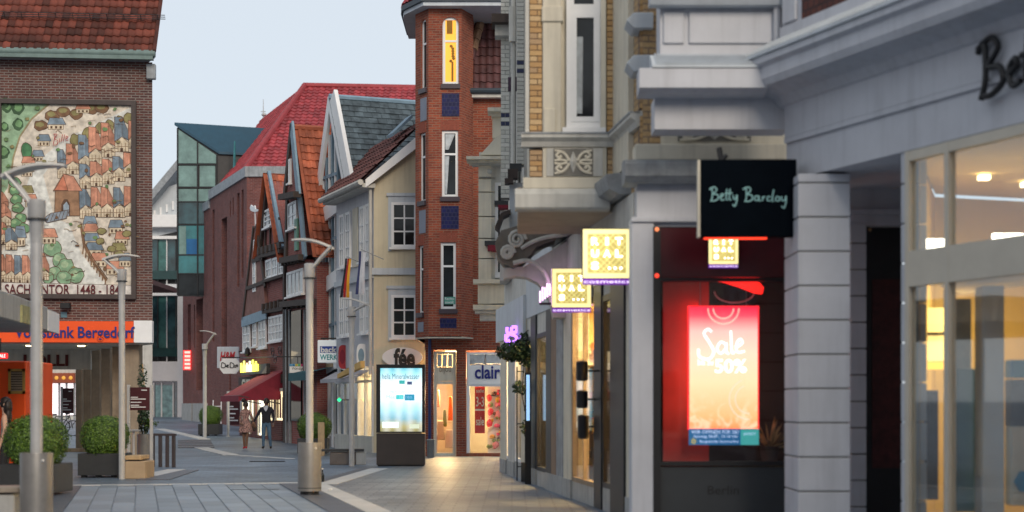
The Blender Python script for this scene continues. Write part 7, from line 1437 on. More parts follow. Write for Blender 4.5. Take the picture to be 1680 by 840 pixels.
for s_,x0,x1,y0,y1 in (('hella Mineralwasser',627,688,613,622),('nach hella, aufs',640,678,640,645),('Meer fahren',634,676,648,654)):
    tx = f.rect(x0,y0,x1,y1); fit_text(s_,'poster_text',pn if y0<630 else emit('poster_grey_%d'%y0,(.35,.5,.55),.8),ad,f,tx[0],tx[1],tx[2],tx[3],-.001,.003)
for x0,x1,y0,y1,c in ((655,664,624,630,(.03,.35,.35)),(668,676,626,631,(.04,.06,.15)),(650,662,648,655,(.05,.5,.5)),(664,680,647,657,(.02,.25,.4)),(627,654,692,702,(.75,.85,.8)),(672,688,696,703,(.6,.65,.5))): tx = f.rect(x0,y0,x1,y1); b = MB(f); b.box(tx[0],tx[1],-.004,.0,tx[2],tx[3]); b.build('poster_print', emit('print_%d_%d'%(x0,y0),c,.9), ad)
b = MB(f); b.box(q[0],q[1],-.03,-.025,q[2],q[3]); b.build('cover_pane', M['glass_clear'], ad)

# ------------------------------------------------------------------ signs on the old houses
fS1 = front(355, 76.0); hs = fthing('square_store_sign', 'grey square sign with red letters on the plum brick store', 'sign', fS1, fS1.z(372,603)); q = fS1.rect(356,569,391,604); b = MB(fS1); b.box(q[0],q[1],0,.25,q[2],q[3]); b.build('panel', M['greywhite'], hs, bevel=.02)
tx = fS1.rect(361,577,386,592); fit_text('H&M','lettering',M['textred'],hs,fS1,tx[0],tx[1],tx[2],tx[3],-.002,.03,bold=.03,shear=.25)
b = MB(fS1); b.box(q[1],q[1]+3.0,.1,.16,q[3]-.25,q[3]-.19); b.build('arm', M['black'], hs)
fS2 = front(360, 73.5); os_ = fthing('octagonal_shop_sign', 'white octagonal sign with dark script hanging in front of the grey square sign', 'sign', fS2, fS2.z(376,613)); q = fS2.rect(360.5,588,393,613); c1=.18; c2=.3; W=q[1]-q[0]; H_=q[3]-q[2]
b = MB(fS2); b.prism([(q[0]+W*c1,q[2]),(q[1]-W*c1,q[2]),(q[1],q[2]+H_*c2),(q[1],q[3]-H_*c2),(q[1]-W*c1,q[3]),(q[0]+W*c1,q[3]),(q[0],q[3]-H_*c2),(q[0],q[2]+H_*c2)],0,.15); b.build('panel', M['white'], os_)
tx = fS2.rect(363,595,390,604); b = MB(fS2)
for pts in ([(0,.2),(.05,1),(.25,.7),(.2,.1),(.0,.1)],[(.3,.2),(.3,.6)],[(.36,.3),(.44,.5),(.38,.6),(.36,.2),(.46,.2)],[(.54,.2),(.56,1),(.76,.7),(.72,.1),(.52,.1)],[(.8,.6),(.8,.2),(.88,.2),(.88,.6)],[(.92,.2),(.93,.6),(1,.5),(1,.2)]): b.stroke([(tx[0]+(tx[1]-tx[0])*x_,tx[2]+(tx[3]-tx[2])*y_) for x_,y_ in pts],.022,-.01)
b.build('script', M['bluetrim'] if False else M['anthracite'], os_); b = MB(fS2); b.box(q[0]+.1,q[1]+2.2,.05,.1,q[3]+.02,q[3]+.07); b.build('arm', M['black'], os_)
fS3 = front(520, 57.2); bs = fthing('bakery_sign', 'white square bakery sign with blue and teal lettering', 'sign', fS3, fS3.z(538,597)); q = fS3.rect(521,558,555.5,595); b = MB(fS3); b.box(q[0],q[1],0,.2,q[2],q[3]); b.build('panel', emit('bakery_white',(.62,.66,.68),.25), bs, bevel=.02)
t1 = fS3.rect(525,568,553.5,579); b = MB(fS3); b.box(t1[0],t1[1],-.012,.0,t1[2],t1[3]); b.build('blue_band', mat('bakery_blue',(.02,.06,.32),.5), bs); t1 = fS3.rect(526.5,569,552.5,578.5); fit_text('back','lettering',M['textwhite'],bs,fS3,t1[0],t1[1],t1[2],t1[3],-.013,.01,bold=.03); t1 = fS3.rect(525,581.5,554,590.5); fit_text('WERK','lettering',mat('bakery_teal',(.01,.28,.30),.5),bs,fS3,t1[0],t1[1],t1[2],t1[3],-.002,.015,bold=.02); b = MB(fS3); b.box(q[0]+.1,q[1]+.5,.07,.12,q[3]+.04,q[3]+.09); b.box(q[0]+.2,q[0]+.24,.08,.11,q[3],q[3]+.05); b.build('arm', M['black'], bs)
fS4 = front(474, 60.5); ws = fthing('optician_sign', 'long white sign with coloured squares on the gabled brick house', 'sign', fS4, fS4.z(490,612)); q = fS4.rect(475,597,512,611.5); b = MB(fS4); b.box(q[0],q[1],0,.2,q[2],q[3]); b.build('panel', M['white'], ws)
for i,c in enumerate(((.1,.3,.5),(.02,.2,.4),(.5,.4,.05),(.1,.4,.15),(.6,.05,.2),(.5,.03,.1),(.4,.04,.2),(.5,.05,.1))): a=q[0]+(q[1]-q[0])*i/8; b = MB(fS4); b.box(a,a+(q[1]-q[0])/8-.01,-.02,.05,q[3]-.09,q[3]); b.build('colour_square', mat('sq_%d'%i,c,.5), ws)
t1 = fS4.rect(479,602.5,498,608); fit_text('Werdigt','lettering',M['anthracite'],ws,fS4,t1[0],t1[1],t1[2],t1[3],-.002,.01,shear=.2); b = MB(fS4); b.tube([(q[0]-.5,.1,fS4.z(480,585)),(q[1]+.2,.1,fS4.z(480,585))],.02,5); b.tube([(q[0]+.3,.1,q[3]),(q[0]+.3,.1,fS4.z(480,585))],.015,5); b.build('arm', M['black'], ws)
ta = thing('teal_awning', 'small dark teal awning below the bakery sign', 'awning', fg.w((fg.u(530),-.3,2.8))); z_ = fg.z(530,603); a,c = fg.u(516),fg.u(551); b = MB(fg); b._add([(a,-.02,z_),(c,-.02,z_),(c,-1.0,z_-.22),(a,-1.0,z_-.22)],[(0,1,2,3)]); b.build('canvas', M['teal'], ta, fix=False); b = MB(fg); b.box(a,c,-1.02,-1.0,z_-.5,z_-.2); b.build('valance', M['teal'], ta); b = MB(fg); b.box(a,c,-.12,0,z_-.02,z_+.12); b.build('cassette', M['wood'], ta)
b = MB(fg); 
for px0,px1,mm in ((514,520,M['greywhite']),(526,531,M['greywhite']),(538,541,M['white']),(546,549,M['white'])): u0_,u1_ = fg.u(px0),fg.u(px1); b = MB(fg); b.box(u0_,u1_,-.05,.1,gG,fg.z(530,622)); b.build('shop_post', mm, hg)
b = MB(fg); b.box(fg.u(514),fg.u(551),.06,.1,gG+.4,fg.z(530,622)); b.build('shop_glazing', M['dglass'], hg); b = MB(fg); b.box(fg.u(514),fg.u(551),-.02,.1,gG-.1,gG+.4); b.build('stall_riser', M['concrete'], hg); b = MB(fg); b.box(fg.u(516),fg.u(551),-.06,.1,fg.z(530,622),fg.z(530,596)); b.build('shop_fascia', M['anthracite'], hg)
# round blade signs and lilac canopy on the yellow house
for k,(x0,x1,y0,y1,Yd,mm,lab) in enumerate(((555,571.5,566,605,55.9,mat('sign_red',(.35,.02,.03),.4),'round red blade sign on the yellow house'),(585,603,564,602,53.6,M['white'],'round white blade sign on the yellow house, right of the red one'))):
    f = front(x0,Yd); q = f.rect(x0,y0,x1,y1); uc,zc_ = (q[0]+q[1])/2,(q[2]+q[3])/2; r = fthing('round_blade_sign', lab, 'sign', f, q[2], 'round blade signs'); b = MB(f); b.prism([(uc+(q[1]-q[0])/2*math.copysign(abs(math.cos(t*math.pi/16))**.6,math.cos(t*math.pi/16)),zc_+(q[3]-q[2])/2*math.copysign(abs(math.sin(t*math.pi/16))**.6,math.sin(t*math.pi/16))) for t in range(32)],0,.14); b.build('disc', mm, r)
    b = MB(f); b.prism([(uc+(q[1]-q[0])*.28*math.cos(t*math.pi/12)-.03,zc_+(q[3]-q[2])*.3*math.sin(t*math.pi/12)) for t in range(24)],-.015,0); b.build('emblem', (M['redcloth'],M['bluetrim'])[k], r); b = MB(f); b.box(uc,uc+1.0,.05,.1,q[3]-.12,q[3]-.07); b.build('arm', M['black'], r)
lc = thing('lilac_canopy', 'pale lilac shop canopy running round the yellow house corner', 'canopy', fy.w((-1,-.3,3))); z0_,z1_ = fy.z(612,626),fy.z(612,606); b = MB(fy); b._add([(uL_ if False else fy.u(553),-.05,z1_),(0,-.05,z1_),(0,-.6,z0_+.12),(fy.u(553),-.6,z0_+.12)],[(0,1,2,3)]); b.box(fy.u(553),0,-.62,-.6,z0_,z0_+.13); b.build('sheet', mat('lilac_sheet',(.36,.36,.40),.6), lc)
ya = thing('lit_folding_awning', 'folded awning lit yellow at the yellow house corner', 'awning', fy.w((-.3,-.6,2.8))); b = MB(fy); b._add([(fy.u(588),-.62,2.5),(fy.u(588),-.62,2.64),(.15,-.35,3.05),(.15,-.35,2.82),(fy.u(588),-.75,2.5),(fy.u(588),-.75,2.64),(.15,-.5,3.05),(.15,-.5,2.82)],[(0,1,2,3),(4,5,6,7),(0,3,7,4),(1,2,6,5),(0,1,5,4),(2,3,7,6)]); b.build('roll', mat('awning_yellow',(.60,.40,.14),.7), ya); b = MB(fy); b.tube([(-.4,0,2.55),(-.4,-.66,2.58)],.02,6); b.build('arm', M['white'], ya)
gcx = front(556,55.0); gc = fthing('pharmacy_cross', 'small green lit cross in the corner shop window', 'sign', gcx, 2.1); u,z = gcx.uz(556.5,656); b = MB(gcx); b.box(u-.025,u+.025,0,.04,z-.07,z+.07); b.box(u-.07,u+.07,.001,.039,z-.025,z+.025); b.build('cross', emit('green_cross',(.02,.8,.3),1.3), gc); b = MB(gcx); b.box(u-.02,u+.4,.05,.07,z-.02,z+.02); b.build('arm', M['black'], gc)
# goods in the corner shop window
cg = thing('clothes_display', 'clothes and mannequins lit behind the corner shop glass', 'display', fy.w((fy.u(598),.9,.5)))
for i in range(11):
    px = 581+i*2.9; u = fy.u(px,.9); h = random.uniform(.9,1.5); b = MB(fy); w = random.uniform(.1,.2); b.prism([(u-w,.52),(u+w,.52),(u+w*.6,.52+h*.7),(u+w*.8,.52+h*.8),(u+w*.15,.52+h*.88),(u+w*.15,.52+h),(u-w*.15,.52+h),(u-w*.15,.52+h*.88),(u-w*.8,.52+h*.8),(u-w*.6,.52+h*.7)],.8+.1*(i%3),1.0+.1*(i%3)); b.build('garment', random.choice([M['wood'],M['cream'],M['redcloth'],M['stone'],M['navy'],pal[1]]), cg, bevel=.02)
# flags
def flag(px, py0, py1, w0, cols, label, lean):
    f = Fr(fy.X, fy.Y, AR); u0, z1 = fy.u(px), fy.z(px, py0, -.7); z0 = fy.z(px, py1, -.7); u0 = fy.u(px,-.7); r = thing('hanging_flag', label, 'flag', fy.w((u0,-.7,z0)), 'flags hanging on the yellow house'); b = MB(fy); b.tube([(u0+.1,0,z1-.25),(u0,-.75,z1+.06)],.016,6); b.build('staff', M['lead'], r)
    n=8; ft_=Fr(*fy.w((u0,-.7,0)).xy, R(-10))
    for k,c in enumerate(cols):
        b = MB(ft_); vs=[]
        for i in range(n+1):
            t=i/n; wv=.05*math.sin(5*t+k)
            for s in (k,k+1): a = -w0/2+w0*s/len(cols); vs.append((a*(1-.35*(1-t))-lean*t, wv+.04*math.sin(3*s), z1-(z1-z0)*t))
        b._add(vs,[(2*i,2*i+1,2*i+3,2*i+2) for i in range(n)]); b.build('stripe', c, r, fix=False, smooth=True)
fl = [mat('flag_%d'%i,c,.8,.1,4,0) for i,c in enumerate([(.012,.012,.02),(.35,.02,.02),(.60,.30,.02),(.5,.52,.58),(.03,.04,.12)])]
flag(571, 424, 488, .30, [fl[0],fl[1],fl[2]], 'black red gold flag hanging on the yellow house', .12); flag(594, 412, 483, .30, [fl[4],fl[3],fl[3]], 'white and dark blue flag hanging right of the black red gold one', .06)

# ------------------------------------------------------------------ signs and climbing plant on the right row
f = front(831, 34.2); pg = fthing('purple_neon_sign', 'purple neon glyph sign at the far end of the right row', 'sign', f, f.z(840,568)); pm = emit('purple_neon',(.45,.18,1.0),2.0)
q = f.rect(829,535,850,568)
for a in ([(.15,.95),(.15,.7),(.45,.62)],[(.5,.95),(.5,.72),(.85,.72),(.85,.95),(.5,.95)],[(.1,.45),(.35,.6),(.8,.5),(.9,.3),(.6,.2)],[(.2,.35),(.4,.1),(.75,.05)],[(.05,.6),(.05,.2)]): b = MB(f); b.stroke([(q[0]+(q[1]-q[0])*x_,q[2]+(q[3]-q[2])*y_) for x_,y_ in a],.035,0); b.build('neon_tube', pm, pg)
b = MB(f); b.box(q[0],q[1]+.1,.08,.12,q[2],q[3]); b.build('backing', glass('neon_backing',(.8,.75,.9),.05), pg)
f = front(860.5, 33.5); q = f.rect(860,530,868,561); rs2 = fthing('red_flag_sign', 'small red vertical shop sign above the climbing plant', 'sign', f, q[2]); b = MB(f); b.box(q[0],q[1],0,.08,q[2],q[3]); b.build('panel', mat('red_enamel',(.28,.01,.02),.4), rs2, bevel=.01); b = MB(f); b.box(q[1],q[1]+.25,.02,.06,q[3]-.08,q[3]-.04); b.build('arm', M['black'], rs2)
f = front(884, 27.2); q = f.rect(885,459,904.5,496); nk = fthing('pink_neon_sign', 'pink white neon lettering left of the lower cosmetics sign', 'sign', f, q[2]); pk = emit('pink_white_neon',(1,.55,.95),2.2)
for i in range(5): b = MB(f); a = q[0]+(q[1]-q[0])*i/5; zz = q[2]+(q[3]-q[2])*(.08*i); b.box(a,a+(q[1]-q[0])/5*.6,0,.04,zz,zz+(q[3]-q[2])*(.5+.1*(i%2))); b.build('letter', pk, nk)
b = MB(f); b.box(q[1]+.0,q[1]+.04,-.03,.06,q[2]-.05,f.z(900,441)); b.build('tube', pk, nk); b = MB(f); b.box(q[0],q[1]+.3,.05,.1,q[2]-.04,q[2]); b.build('carrier', M['black'], nk)
X, Y = gpt(872, 790); f = Fr(X, Y, 0); vp = thing('climbing_plant', 'dark leafy climbing plant in a tub at the right row of shops', 'plant', (X,Y,0))
b = MB(f); b.box(-.22,.22,-.2,.2,0,.4); b.build('tub', M['anthracite'], vp, bevel=.01)
b = MB(f)
for k in range(6):
    pts = [(random.uniform(-.1,.1),random.uniform(-.05,.05),.35)]
    for j in range(1,6): pts.append((pts[-1][0]+random.uniform(-.09,.09),random.uniform(-.08,.08),.35+j*.5+random.uniform(-.05,.05)))
    b.tube(pts,.012,5)
b.build('stem', M['timber'], vp)
for n_,c,rx,rz,sz in ((900,(.05,0,2.75),.42,.42,.06),(420,(-.40,0,2.7),.36,.2,.06),(320,(.22,0,3.2),.24,.36,.055),(120,(-.22,0,1.95),.2,.15,.05),(160,(.02,0,1.5),.16,.5,.05),(90,(-.1,0,1.1),.16,.2,.045)): bushcloud(n_, c, rx, .25, rz, sz, M['vine'], 'foliage', vp)
b = MB(f)
for u in (-.3,-.1,.1,.3): b.tube([(u,.3,0),(u,.3,2.4)],.015,5)
for z in (.3,1.2,2.3): b.tube([(-.3,.3,z),(.3,.3,z)],.012,5)
b.build('trellis', M['anthracite'], vp)
f = fr0; b = MB(f); px=868
scr = thing('shop_screen', 'tall narrow bright blue screen behind the climbing plant', 'screen', f.w((f.u(873),.2,1.2))); ff2 = front(866,31.8); q = ff2.rect(863.5,615,869,690); b = MB(ff2); b.box(q[0],q[1],-.02,.04,q[2],q[3]); b.build('display', emit('screen_blue',(.35,.6,.9),.8), scr); b = MB(ff2); b.box(q[0]-.03,q[1]+.03,-.01,.06,.0,q[3]+.05); b.build('stand', M['black'], scr)
for i,(px,y0,y1) in enumerate(((955,592,625),(955,640,670),(957,680,720))):
    f = front(px, 24.2+.35*i); u,z1_ = f.uz(px,y0); z0_ = f.z(px,y1); r = fthing('pendant_lamp', ('black drum lamp by the cosmetics window, topmost of three','black drum lamp by the cosmetics window, middle of three','black drum lamp by the cosmetics window, lowest of three')[i], 'lamp', f, z0_, 'black drum lamps'); b = MB(f); b.lathe([(.06,z0_),(.09,z0_+.02),(.09,z1_-.02),(.05,z1_)],u,0,14); b.build('shade', M['black'], r, smooth=True); b = MB(f); b.box(u,u+.42,-.015,.015,(z0_+z1_)/2-.015,(z0_+z1_)/2+.015); b.build('arm', M['black'], r)

# goods behind the right row's windows
gp = [mat('goods_%d'%i,c,.55) for i,c in enumerate([(.55,.30,.08),(.6,.5,.3),(.35,.05,.04),(.08,.07,.07),(.65,.6,.5),(.5,.2,.05),(.15,.12,.1),(.6,.42,.12)])]
for x0,x1,n_,lab in ((940,975,15,'shelf of boxes and bottles behind the lamps in the cosmetics window'),(989,1005,9,'shelf of red and gold boxes beside the black shop pillar'),(881,896,8,'goods shelf behind the dark window beside the climbing plant'),(845,855,7,'goods shelf in the cream stone house window')):
    gs = thing('goods_shelf', lab, 'shelf', fr0.w((fr0.u((x0+x1)/2),.7,.05)))
    u0,u1 = fr0.u(x0,.5),fr0.u(x1,.5); b = MB(fr0); b.box(u0,u1,.95,1.0,.05,2.7); b.build('back_panel', M['warmwall'], gs)
    for z in (.5,1.1,1.7,2.3): b = MB(fr0); b.box(u0,u1,.55,.95,z-.02,z); b.build('shelf_board', M['wood'], gs)
    for z in (.5,1.1,1.7,2.3):
        for i in range(n_):
            if random.random() < .25: continue
            a = u0+(u1-u0)*(i+random.uniform(.2,.8))/n_; w = random.uniform(.05,.12); h = random.uniform(.12,.42); b = MB(fr0); b.box(a-w,a+w,.58,.8,z,z+h); b.build('packet', random.choice(gp), gs)
# ------------------------------------------------------------------ people
def skin_body(name, joints, edges, mats, colour, parent, extra=None):
    me = bpy.data.meshes.new(name); names = list(joints); me.from_pydata([joints[n][0] for n in names], [(names.index(a),names.index(c)) for a,c in edges], [])
    ob = bpy.data.objects.new(name, me); COL.objects.link(ob); sk = ob.modifiers.new('skin','SKIN'); sk.use_smooth_shade = True
    for i,n in enumerate(names): r = joints[n][1]; me.skin_vertices[0].data[i].radius = r if isinstance(r, tuple) else (r,r)
    me.skin_vertices[0].data[names.index('pelvis')].use_root = True; ss = ob.modifiers.new('sub','SUBSURF'); ss.levels = 2; ss.render_levels = 2
    dg = bpy.context.evaluated_depsgraph_get(); new = bpy.data.meshes.new_from_object(ob.evaluated_get(dg)); bpy.data.objects.remove(ob); new.name = name; new.materials.clear()
    for m in mats: new.materials.append(m)
    for p in new.polygons: p.material_index = colour(p.center); p.use_smooth = True
    return link(name, new, parent)
def fingers(b, wrist, d, side, s=1.0):
    d = Vector(d).normalized(); sd = Vector(side).normalized()
    for k,(o_,l) in enumerate(((-.03,.075),(-.01,.085),(.01,.08),(.03,.065))):
        p0 = Vector(wrist)+d*.07+sd*o_; p1 = p0+d*l*.6; p2 = p1+d*l*.4+Vector((0,-.015,-.005)); b.tube([p0,p1,p2],[.010,.009,.007],6)
    p0 = Vector(wrist)+d*.02+sd*-.035; b.tube([p0,p0+d*.03+sd*-.025,p0+d*.06+sd*-.03],[.012,.010,.008],6)
    b.ball(tuple(Vector(wrist)+d*.04), .042,.03,.05, 8, 6)
def person(px, base, H, label, spec):
    X, Y = gpt(px, base); r = thing('person', label, 'person', (X,Y,gz(Y))); s = H/1.75
    J = {k:((v[0][0]*s,v[0][1]*s,v[0][2]*s), (tuple(a*s for a in v[1]) if isinstance(v[1],tuple) else v[1]*s)) for k,v in spec['joints'].items()}
    E = [('pelvis','waist'),('waist','chest'),('chest','neck'),('neck','head0'),('head0','head1')]
    for sd in 'LR': E += [('chest','sh'+sd),('sh'+sd,'el'+sd),('el'+sd,'wr'+sd),('wr'+sd,'hd'+sd),('pelvis','hip'+sd),('hip'+sd,'kn'+sd),('kn'+sd,'an'+sd),('an'+sd,'toe'+sd)]
    o = skin_body('body', J, E, spec['mats'], lambda c: spec['colour'](c/s), r)
    for sd in 'LR':
        b = MB(); w = Vector(J['hd'+sd][0]); d = w-Vector(J['wr'+sd][0]); fingers(b, Vector(J['wr'+sd][0]), d, (1 if sd=='R' else -1,0.3,0), s)
        me = bpy.data.meshes.new('hand'); me.from_pydata(b.v,[],b.f); me.materials.append(spec['skin']); link('hand', me, r)
    return r, J, s
def hair_cap(r, J, s, m, extra):
    hx = Vector(J['head1'][0]); b = MB(); b.ball((hx.x,hx.y+.015*s,hx.z+.01*s), .098*s,.112*s,.125*s, 14, 10, jit=.04)
    for e_ in extra: b.ball(*e_, jit=.05)
    me = bpy.data.meshes.new('hair'); me.from_pydata(b.v,[],b.f); me.materials.append(m)
    for p in me.polygons: p.use_smooth = True
    return link('hair', me, r)
def face(r, J, s, m, yaw=0.0):
    hx = Vector(J['head1'][0]); dirv = Vector((math.sin(yaw),-math.cos(yaw),0)); sd = Vector((math.cos(yaw),math.sin(yaw),0)); b = MB(); c = hx+Vector((0,0,-.03*s))
    b.ball(tuple(c+dirv*.10*s), .016*s,.016*s,.028*s, 8, 6)
    me = bpy.data.meshes.new('nose'); me.from_pydata(b.v,[],b.f); me.materials.append(m); link('nose', me, r)
    for t in (-1,1):
        b = MB(); b.ball(tuple(c+dirv*.088*s+sd*t*.032*s+Vector((0,0,.03*s))), .014*s,.012*s,.008*s, 8, 6); me = bpy.data.meshes.new('eye'); me.from_pydata(b.v,[],b.f); me.materials.append(M['hair']); link('eye', me, r)
        b = MB(); b.ball(tuple(c+sd*t*.088*s+Vector((0,0,.01*s))), .014*s,.02*s,.032*s, 8, 6); me = bpy.data.meshes.new('ear'); me.from_pydata(b.v,[],b.f); me.materials.append(m); link('ear', me, r)
    b = MB(); b.tube([tuple(c+dirv*.088*s+sd*q*s+Vector((0,0,-.055*s))) for q in (-.025,0,.025)], .008*s, 6); me = bpy.data.meshes.new('mouth'); me.from_pydata(b.v,[],b.f); me.materials.append(M['redcloth']); link('mouth', me, r)
# man in dark jacket and jeans, walking away, left arm out to the woman's hand
jm = {'pelvis':((0,0,.95),(.155,.115)),'waist':((0,.0,1.10),(.15,.11)),'chest':((0,-.01,1.33),(.185,.12)),'neck':((0,0,1.52),.058),'head0':((0,.0,1.60),(.075,.085)),'head1':((0,-.01,1.68),(.078,.095)),
 'shL':((-.19,0,1.43),.068),'elL':((-.33,.02,1.17),.05),'wrL':((-.46,.0,.95),.034),'hdL':((-.49,-.01,.87),.03),'shR':((.19,0,1.43),.068),'elR':((.25,.04,1.16),.05),'wrR':((.25,-.05,.93),.034),'hdR':((.25,-.08,.85),.03),
 'hipL':((-.09,0,.88),.098),'knL':((-.105,-.02,.49),.068),'anL':((-.11,.05,.09),.048),'toeL':((-.12,-.10,.05),.045),'hipR':((.09,0,.88),.098),'knR':((.12,-.06,.49),.068),'anR':((.15,.03,.10),.048),'toeR':((.17,-.11,.05),.045)}
jk = mat('navy_jacket',(.012,.014,.024),.85,.2,8,.2); jn = mat('blue_jeans',(.06,.12,.20),.85,.2,8,.2); shoe = mat('black_shoe',(.012,.012,.012),.5)
def colm(c):
    if c.z < .11: return 2
    if c.z < .93 and abs(c.x) < .27: return 1
    if abs(c.x) > .27 and c.z < .97: return 3
    if c.z > 1.51: return 3
    return 0
man, Jm, sm = person(437, 737, 1.76, 'man in dark jacket and blue jeans holding hands with the woman', {'joints':jm,'mats':[jk,jn,shoe,M['skin']],'colour':colm,'skin':M['skin']})
hair_cap(man, Jm, sm, M['hair'], []); face(man, Jm, sm, M['skin'])
b = MB(); b.prism([(-.085,1.50),(.085,1.50),(.05,1.40),(0,1.33),(-.05,1.40)], -.15, -.10); me = bpy.data.meshes.new('shirt_front'); me.from_pydata([tuple(Vector(p)*sm) for p in b.v],[],b.f); me.materials.append(mat('pale_blue_shirt',(.42,.46,.55),.8)); link('shirt_front', me, man)
b = MB(); b.lathe([(.07,1.50),(.085,1.48),(.075,1.53),(.066,1.54)],0,0,14); me = bpy.data.meshes.new('collar'); me.from_pydata([tuple(Vector(p)*sm) for p in b.v],[],b.f); me.materials.append(bpy.data.materials['pale_blue_shirt']); link('collar', me, man)
# woman in patterned dress
jw = {'pelvis':((0,0,.93),(.15,.12)),'waist':((0,0,1.10),(.115,.09)),'chest':((0,-.01,1.30),(.145,.11)),'neck':((0,0,1.47),.05),'head0':((0,0,1.55),(.07,.08)),'head1':((0,-.01,1.63),(.075,.09)),
 'shL':((-.155,0,1.38),.055),'elL':((-.21,.03,1.12),.042),'wrL':((-.17,-.10,.95),.03),'hdL':((-.13,-.15,.93),.027),'shR':((.155,0,1.38),.055),'elR':((.24,.02,1.14),.042),'wrR':((.31,.0,.95),.03),'hdR':((.33,0,.88),.027),
 'hipL':((-.08,0,.86),.098),'knL':((-.07,0,.47),.06),'anL':((-.05,.03,.09),.04),'toeL':((-.06,-.09,.04),.04),'hipR':((.08,0,.86),.098),'knR':((.06,-.05,.47),.06),'anR':((.04,-.05,.10),.04),'toeR':((.04,-.16,.05),.04)}
m, N, L, P = _base('patterned_dress'); vo = N.new('ShaderNodeTexVoronoi'); vo.inputs['Scale'].default_value = 16; L.new(_tc(N,L), vo.inputs['Vector']); cr = N.new('ShaderNodeValToRGB'); cr.color_ramp.interpolation='CONSTANT'; e = cr.color_ramp.elements; e[0].color=(.05,.035,.04,1); e[1].position=.35; e[1].color=(.34,.20,.18,1); x = e.new(.7); x.color=(.10,.05,.05,1); L.new(vo.outputs['Distance'], cr.inputs[0]); L.new(cr.outputs[0], P.inputs['Base Color']); P.inputs['Roughness'].default_value=.85; M['dress']=m
redshoe = mat('red_shoe',(.35,.01,.02),.4)
def colw(c):
    if c.z < .10: return 2
    if c.z < .7: return 1
    if c.z > 1.44: return 1
    if abs(c.x) > .19 and c.z < 1.16: return 1
    return 0
wom, Jw, sw = person(403, 737, 1.70, 'woman in brown patterned dress and red shoes holding hands with the man', {'joints':jw,'mats':[M['dress'],M['skin'],redshoe],'colour':colw,'skin':M['skin']})
hair_cap(wom, Jw, sw, M['hair'], [((-.08,.06,1.74),.085,.085,.08,10,7),((-.02,.07,1.58),.08,.07,.1,10,7)]); face(wom, Jw, sw, M['skin'])
b = MB(); n=28
prof_ = [(.125,1.10),(.135,1.02),(.19,.92),(.225,.78),(.25,.62)]
vs = [((rr_*(1+.05*math.sin(j*2*math.pi/n*7)*(1.1-z)*2))*math.cos(2*math.pi*j/n)*1.05, (rr_*(1+.05*math.sin(j*2*math.pi/n*7)*(1.1-z)*2))*math.sin(2*math.pi*j/n)*.85, z) for rr_,z in prof_ for j in range(n)]
me = bpy.data.meshes.new('skirt'); me.from_pydata([tuple(Vector(p)*sw) for p in vs],[],[(i*n+j,i*n+(j+1)%n,(i+1)*n+(j+1)%n,(i+1)*n+j) for i in range(len(prof_)-1) for j in range(n)]); me.materials.append(M['dress']); link('skirt', me, wom)
b = MB(); b.ball((.30,.1,.76),.10,.05,.10,10,7); b.tube([(.24,.1,.82),(.2,.08,1.1),(.15,.03,1.4)],.008,5); me = bpy.data.meshes.new('shoulder_bag'); me.from_pydata([tuple(Vector(p)*sw) for p in b.v],[],b.f); me.materials.append(M['timber']); 
hbag = link('shoulder_bag', me, None); hbag.location = wom.location; hbag['label'] = 'small dark shoulder bag at the woman\'s hip'; hbag['category'] = 'bag'
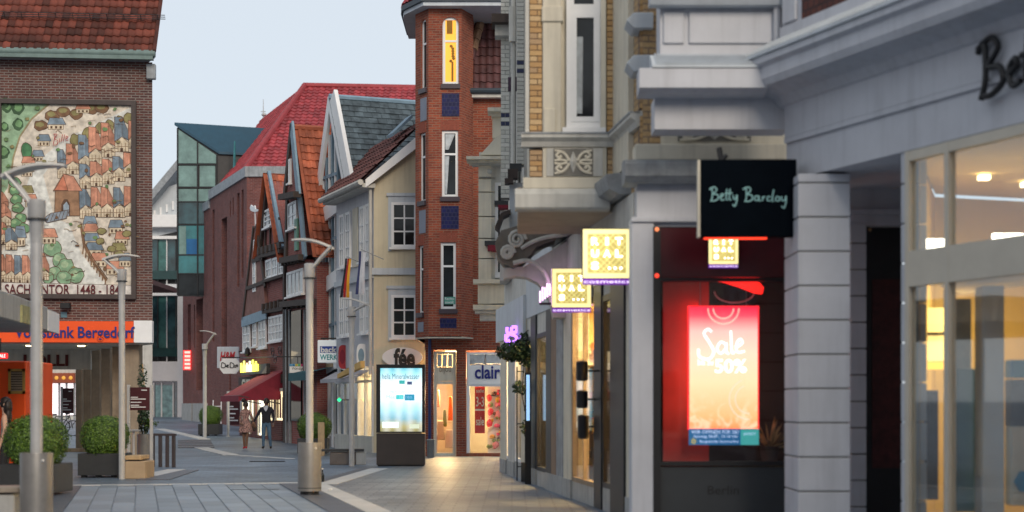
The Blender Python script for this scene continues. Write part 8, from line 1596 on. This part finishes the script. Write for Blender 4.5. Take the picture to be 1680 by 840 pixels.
# young woman at the left edge, long dark hair, looking left
X, Y = gpt(7, 803)
jy = {k:((v[0][0],v[0][1],v[0][2]),v[1]) for k,v in jw.items()}
jy.update({'wrL':((-.20,-.05,.92),.03),'hdL':((-.21,-.06,.84),.027),'elR':((.22,.02,1.12),.042),'wrR':((.22,-.06,.90),.03),'hdR':((.22,-.07,.82),.027)})
grey = mat('grey_top',(.20,.19,.19),.85); drk = mat('dark_trousers',(.03,.03,.035),.85)
def coly(c):
    if c.z < .10: return 2
    if c.z < .95 and abs(c.x) < .17: return 2
    if c.z > 1.40: return 1
    if abs(c.x) > .16: return 1
    return 0
yw, Jy, sy_ = person(9, 803, 1.74, 'young woman with long dark hair behind the bush at the left edge', {'joints':jy,'mats':[grey,M['skinl'],drk],'colour':coly,'skin':M['skinl']})
hair_cap(yw, Jy, sy_, M['hair'], [((.05,.05,1.55),.09,.09,.15,10,7),((.075,.06,1.38),.075,.07,.17,10,7)]); face(yw, Jy, sy_, M['skinl'])
yw.rotation_euler = (0,0,R(-80))
b = bpy.data.objects
# ------------------------------------------------------------------ unseen houses added beside and behind the viewer to cut down the sky light
def street_block(name, label, X, Y, a, W, H, D, m, mg):
    f = Fr(X, Y, a); r = fthing(name, label, 'building', f); b = MB(f); b.box(0, W, 0, D, 0, H); b.build('wall', m, r)
    b = MB(f); b.prism([(0,H),(W,H),(W-.01,H+.3),(.01,H+.3)], -.35, D); b.build('cornice', M['cream2'], r)
    b = MB(f); b._add([(0,-.3,H+.3),(W,-.3,H+.3),(W,D*.5,H+3.5),(0,D*.5,H+3.5)], [(0,1,2,3)]); b.build('roof', M['tile_brown'], r, fix=False)
    n = max(2, int(W/2.6)); k = int((H-4)/3.2)
    for i in range(n):
        for j in range(k): u = W*(i+.5)/n; z = 4.4+3.2*j; window(r, f, u-.55, u+.55, z, z+1.9, 0.0, 2, 2, .09, .05, .06, mg=mg)
        b = MB(f); u = W*(i+.5)/n; b.box(u-W/n*.42,u+W/n*.42,-.04,0,.3,3.2); b.build('shop_window', M['dglass'], r)
# facades face the street: the u axis runs so that the outside is at negative v
street_block('unseen_street_house', 'unseen cream stucco house added behind the viewpoint to shade the street', 22, -34, math.pi, 44, 14, 8, M['cream'], M['dglass'])
street_block('unseen_street_house', 'unseen brick house added left of the viewpoint to shade the street', -16.5, -16, math.pi/2+R(3), 39, 8.2, 9, M['brickhouse'], M['dglass'])
street_block('unseen_street_house', 'unseen grey stucco house added right of the viewpoint to shade the street', 7.4, 10.6, -math.pi/2, 24, 8.6, 9, M['plaster'], M['dglass'])
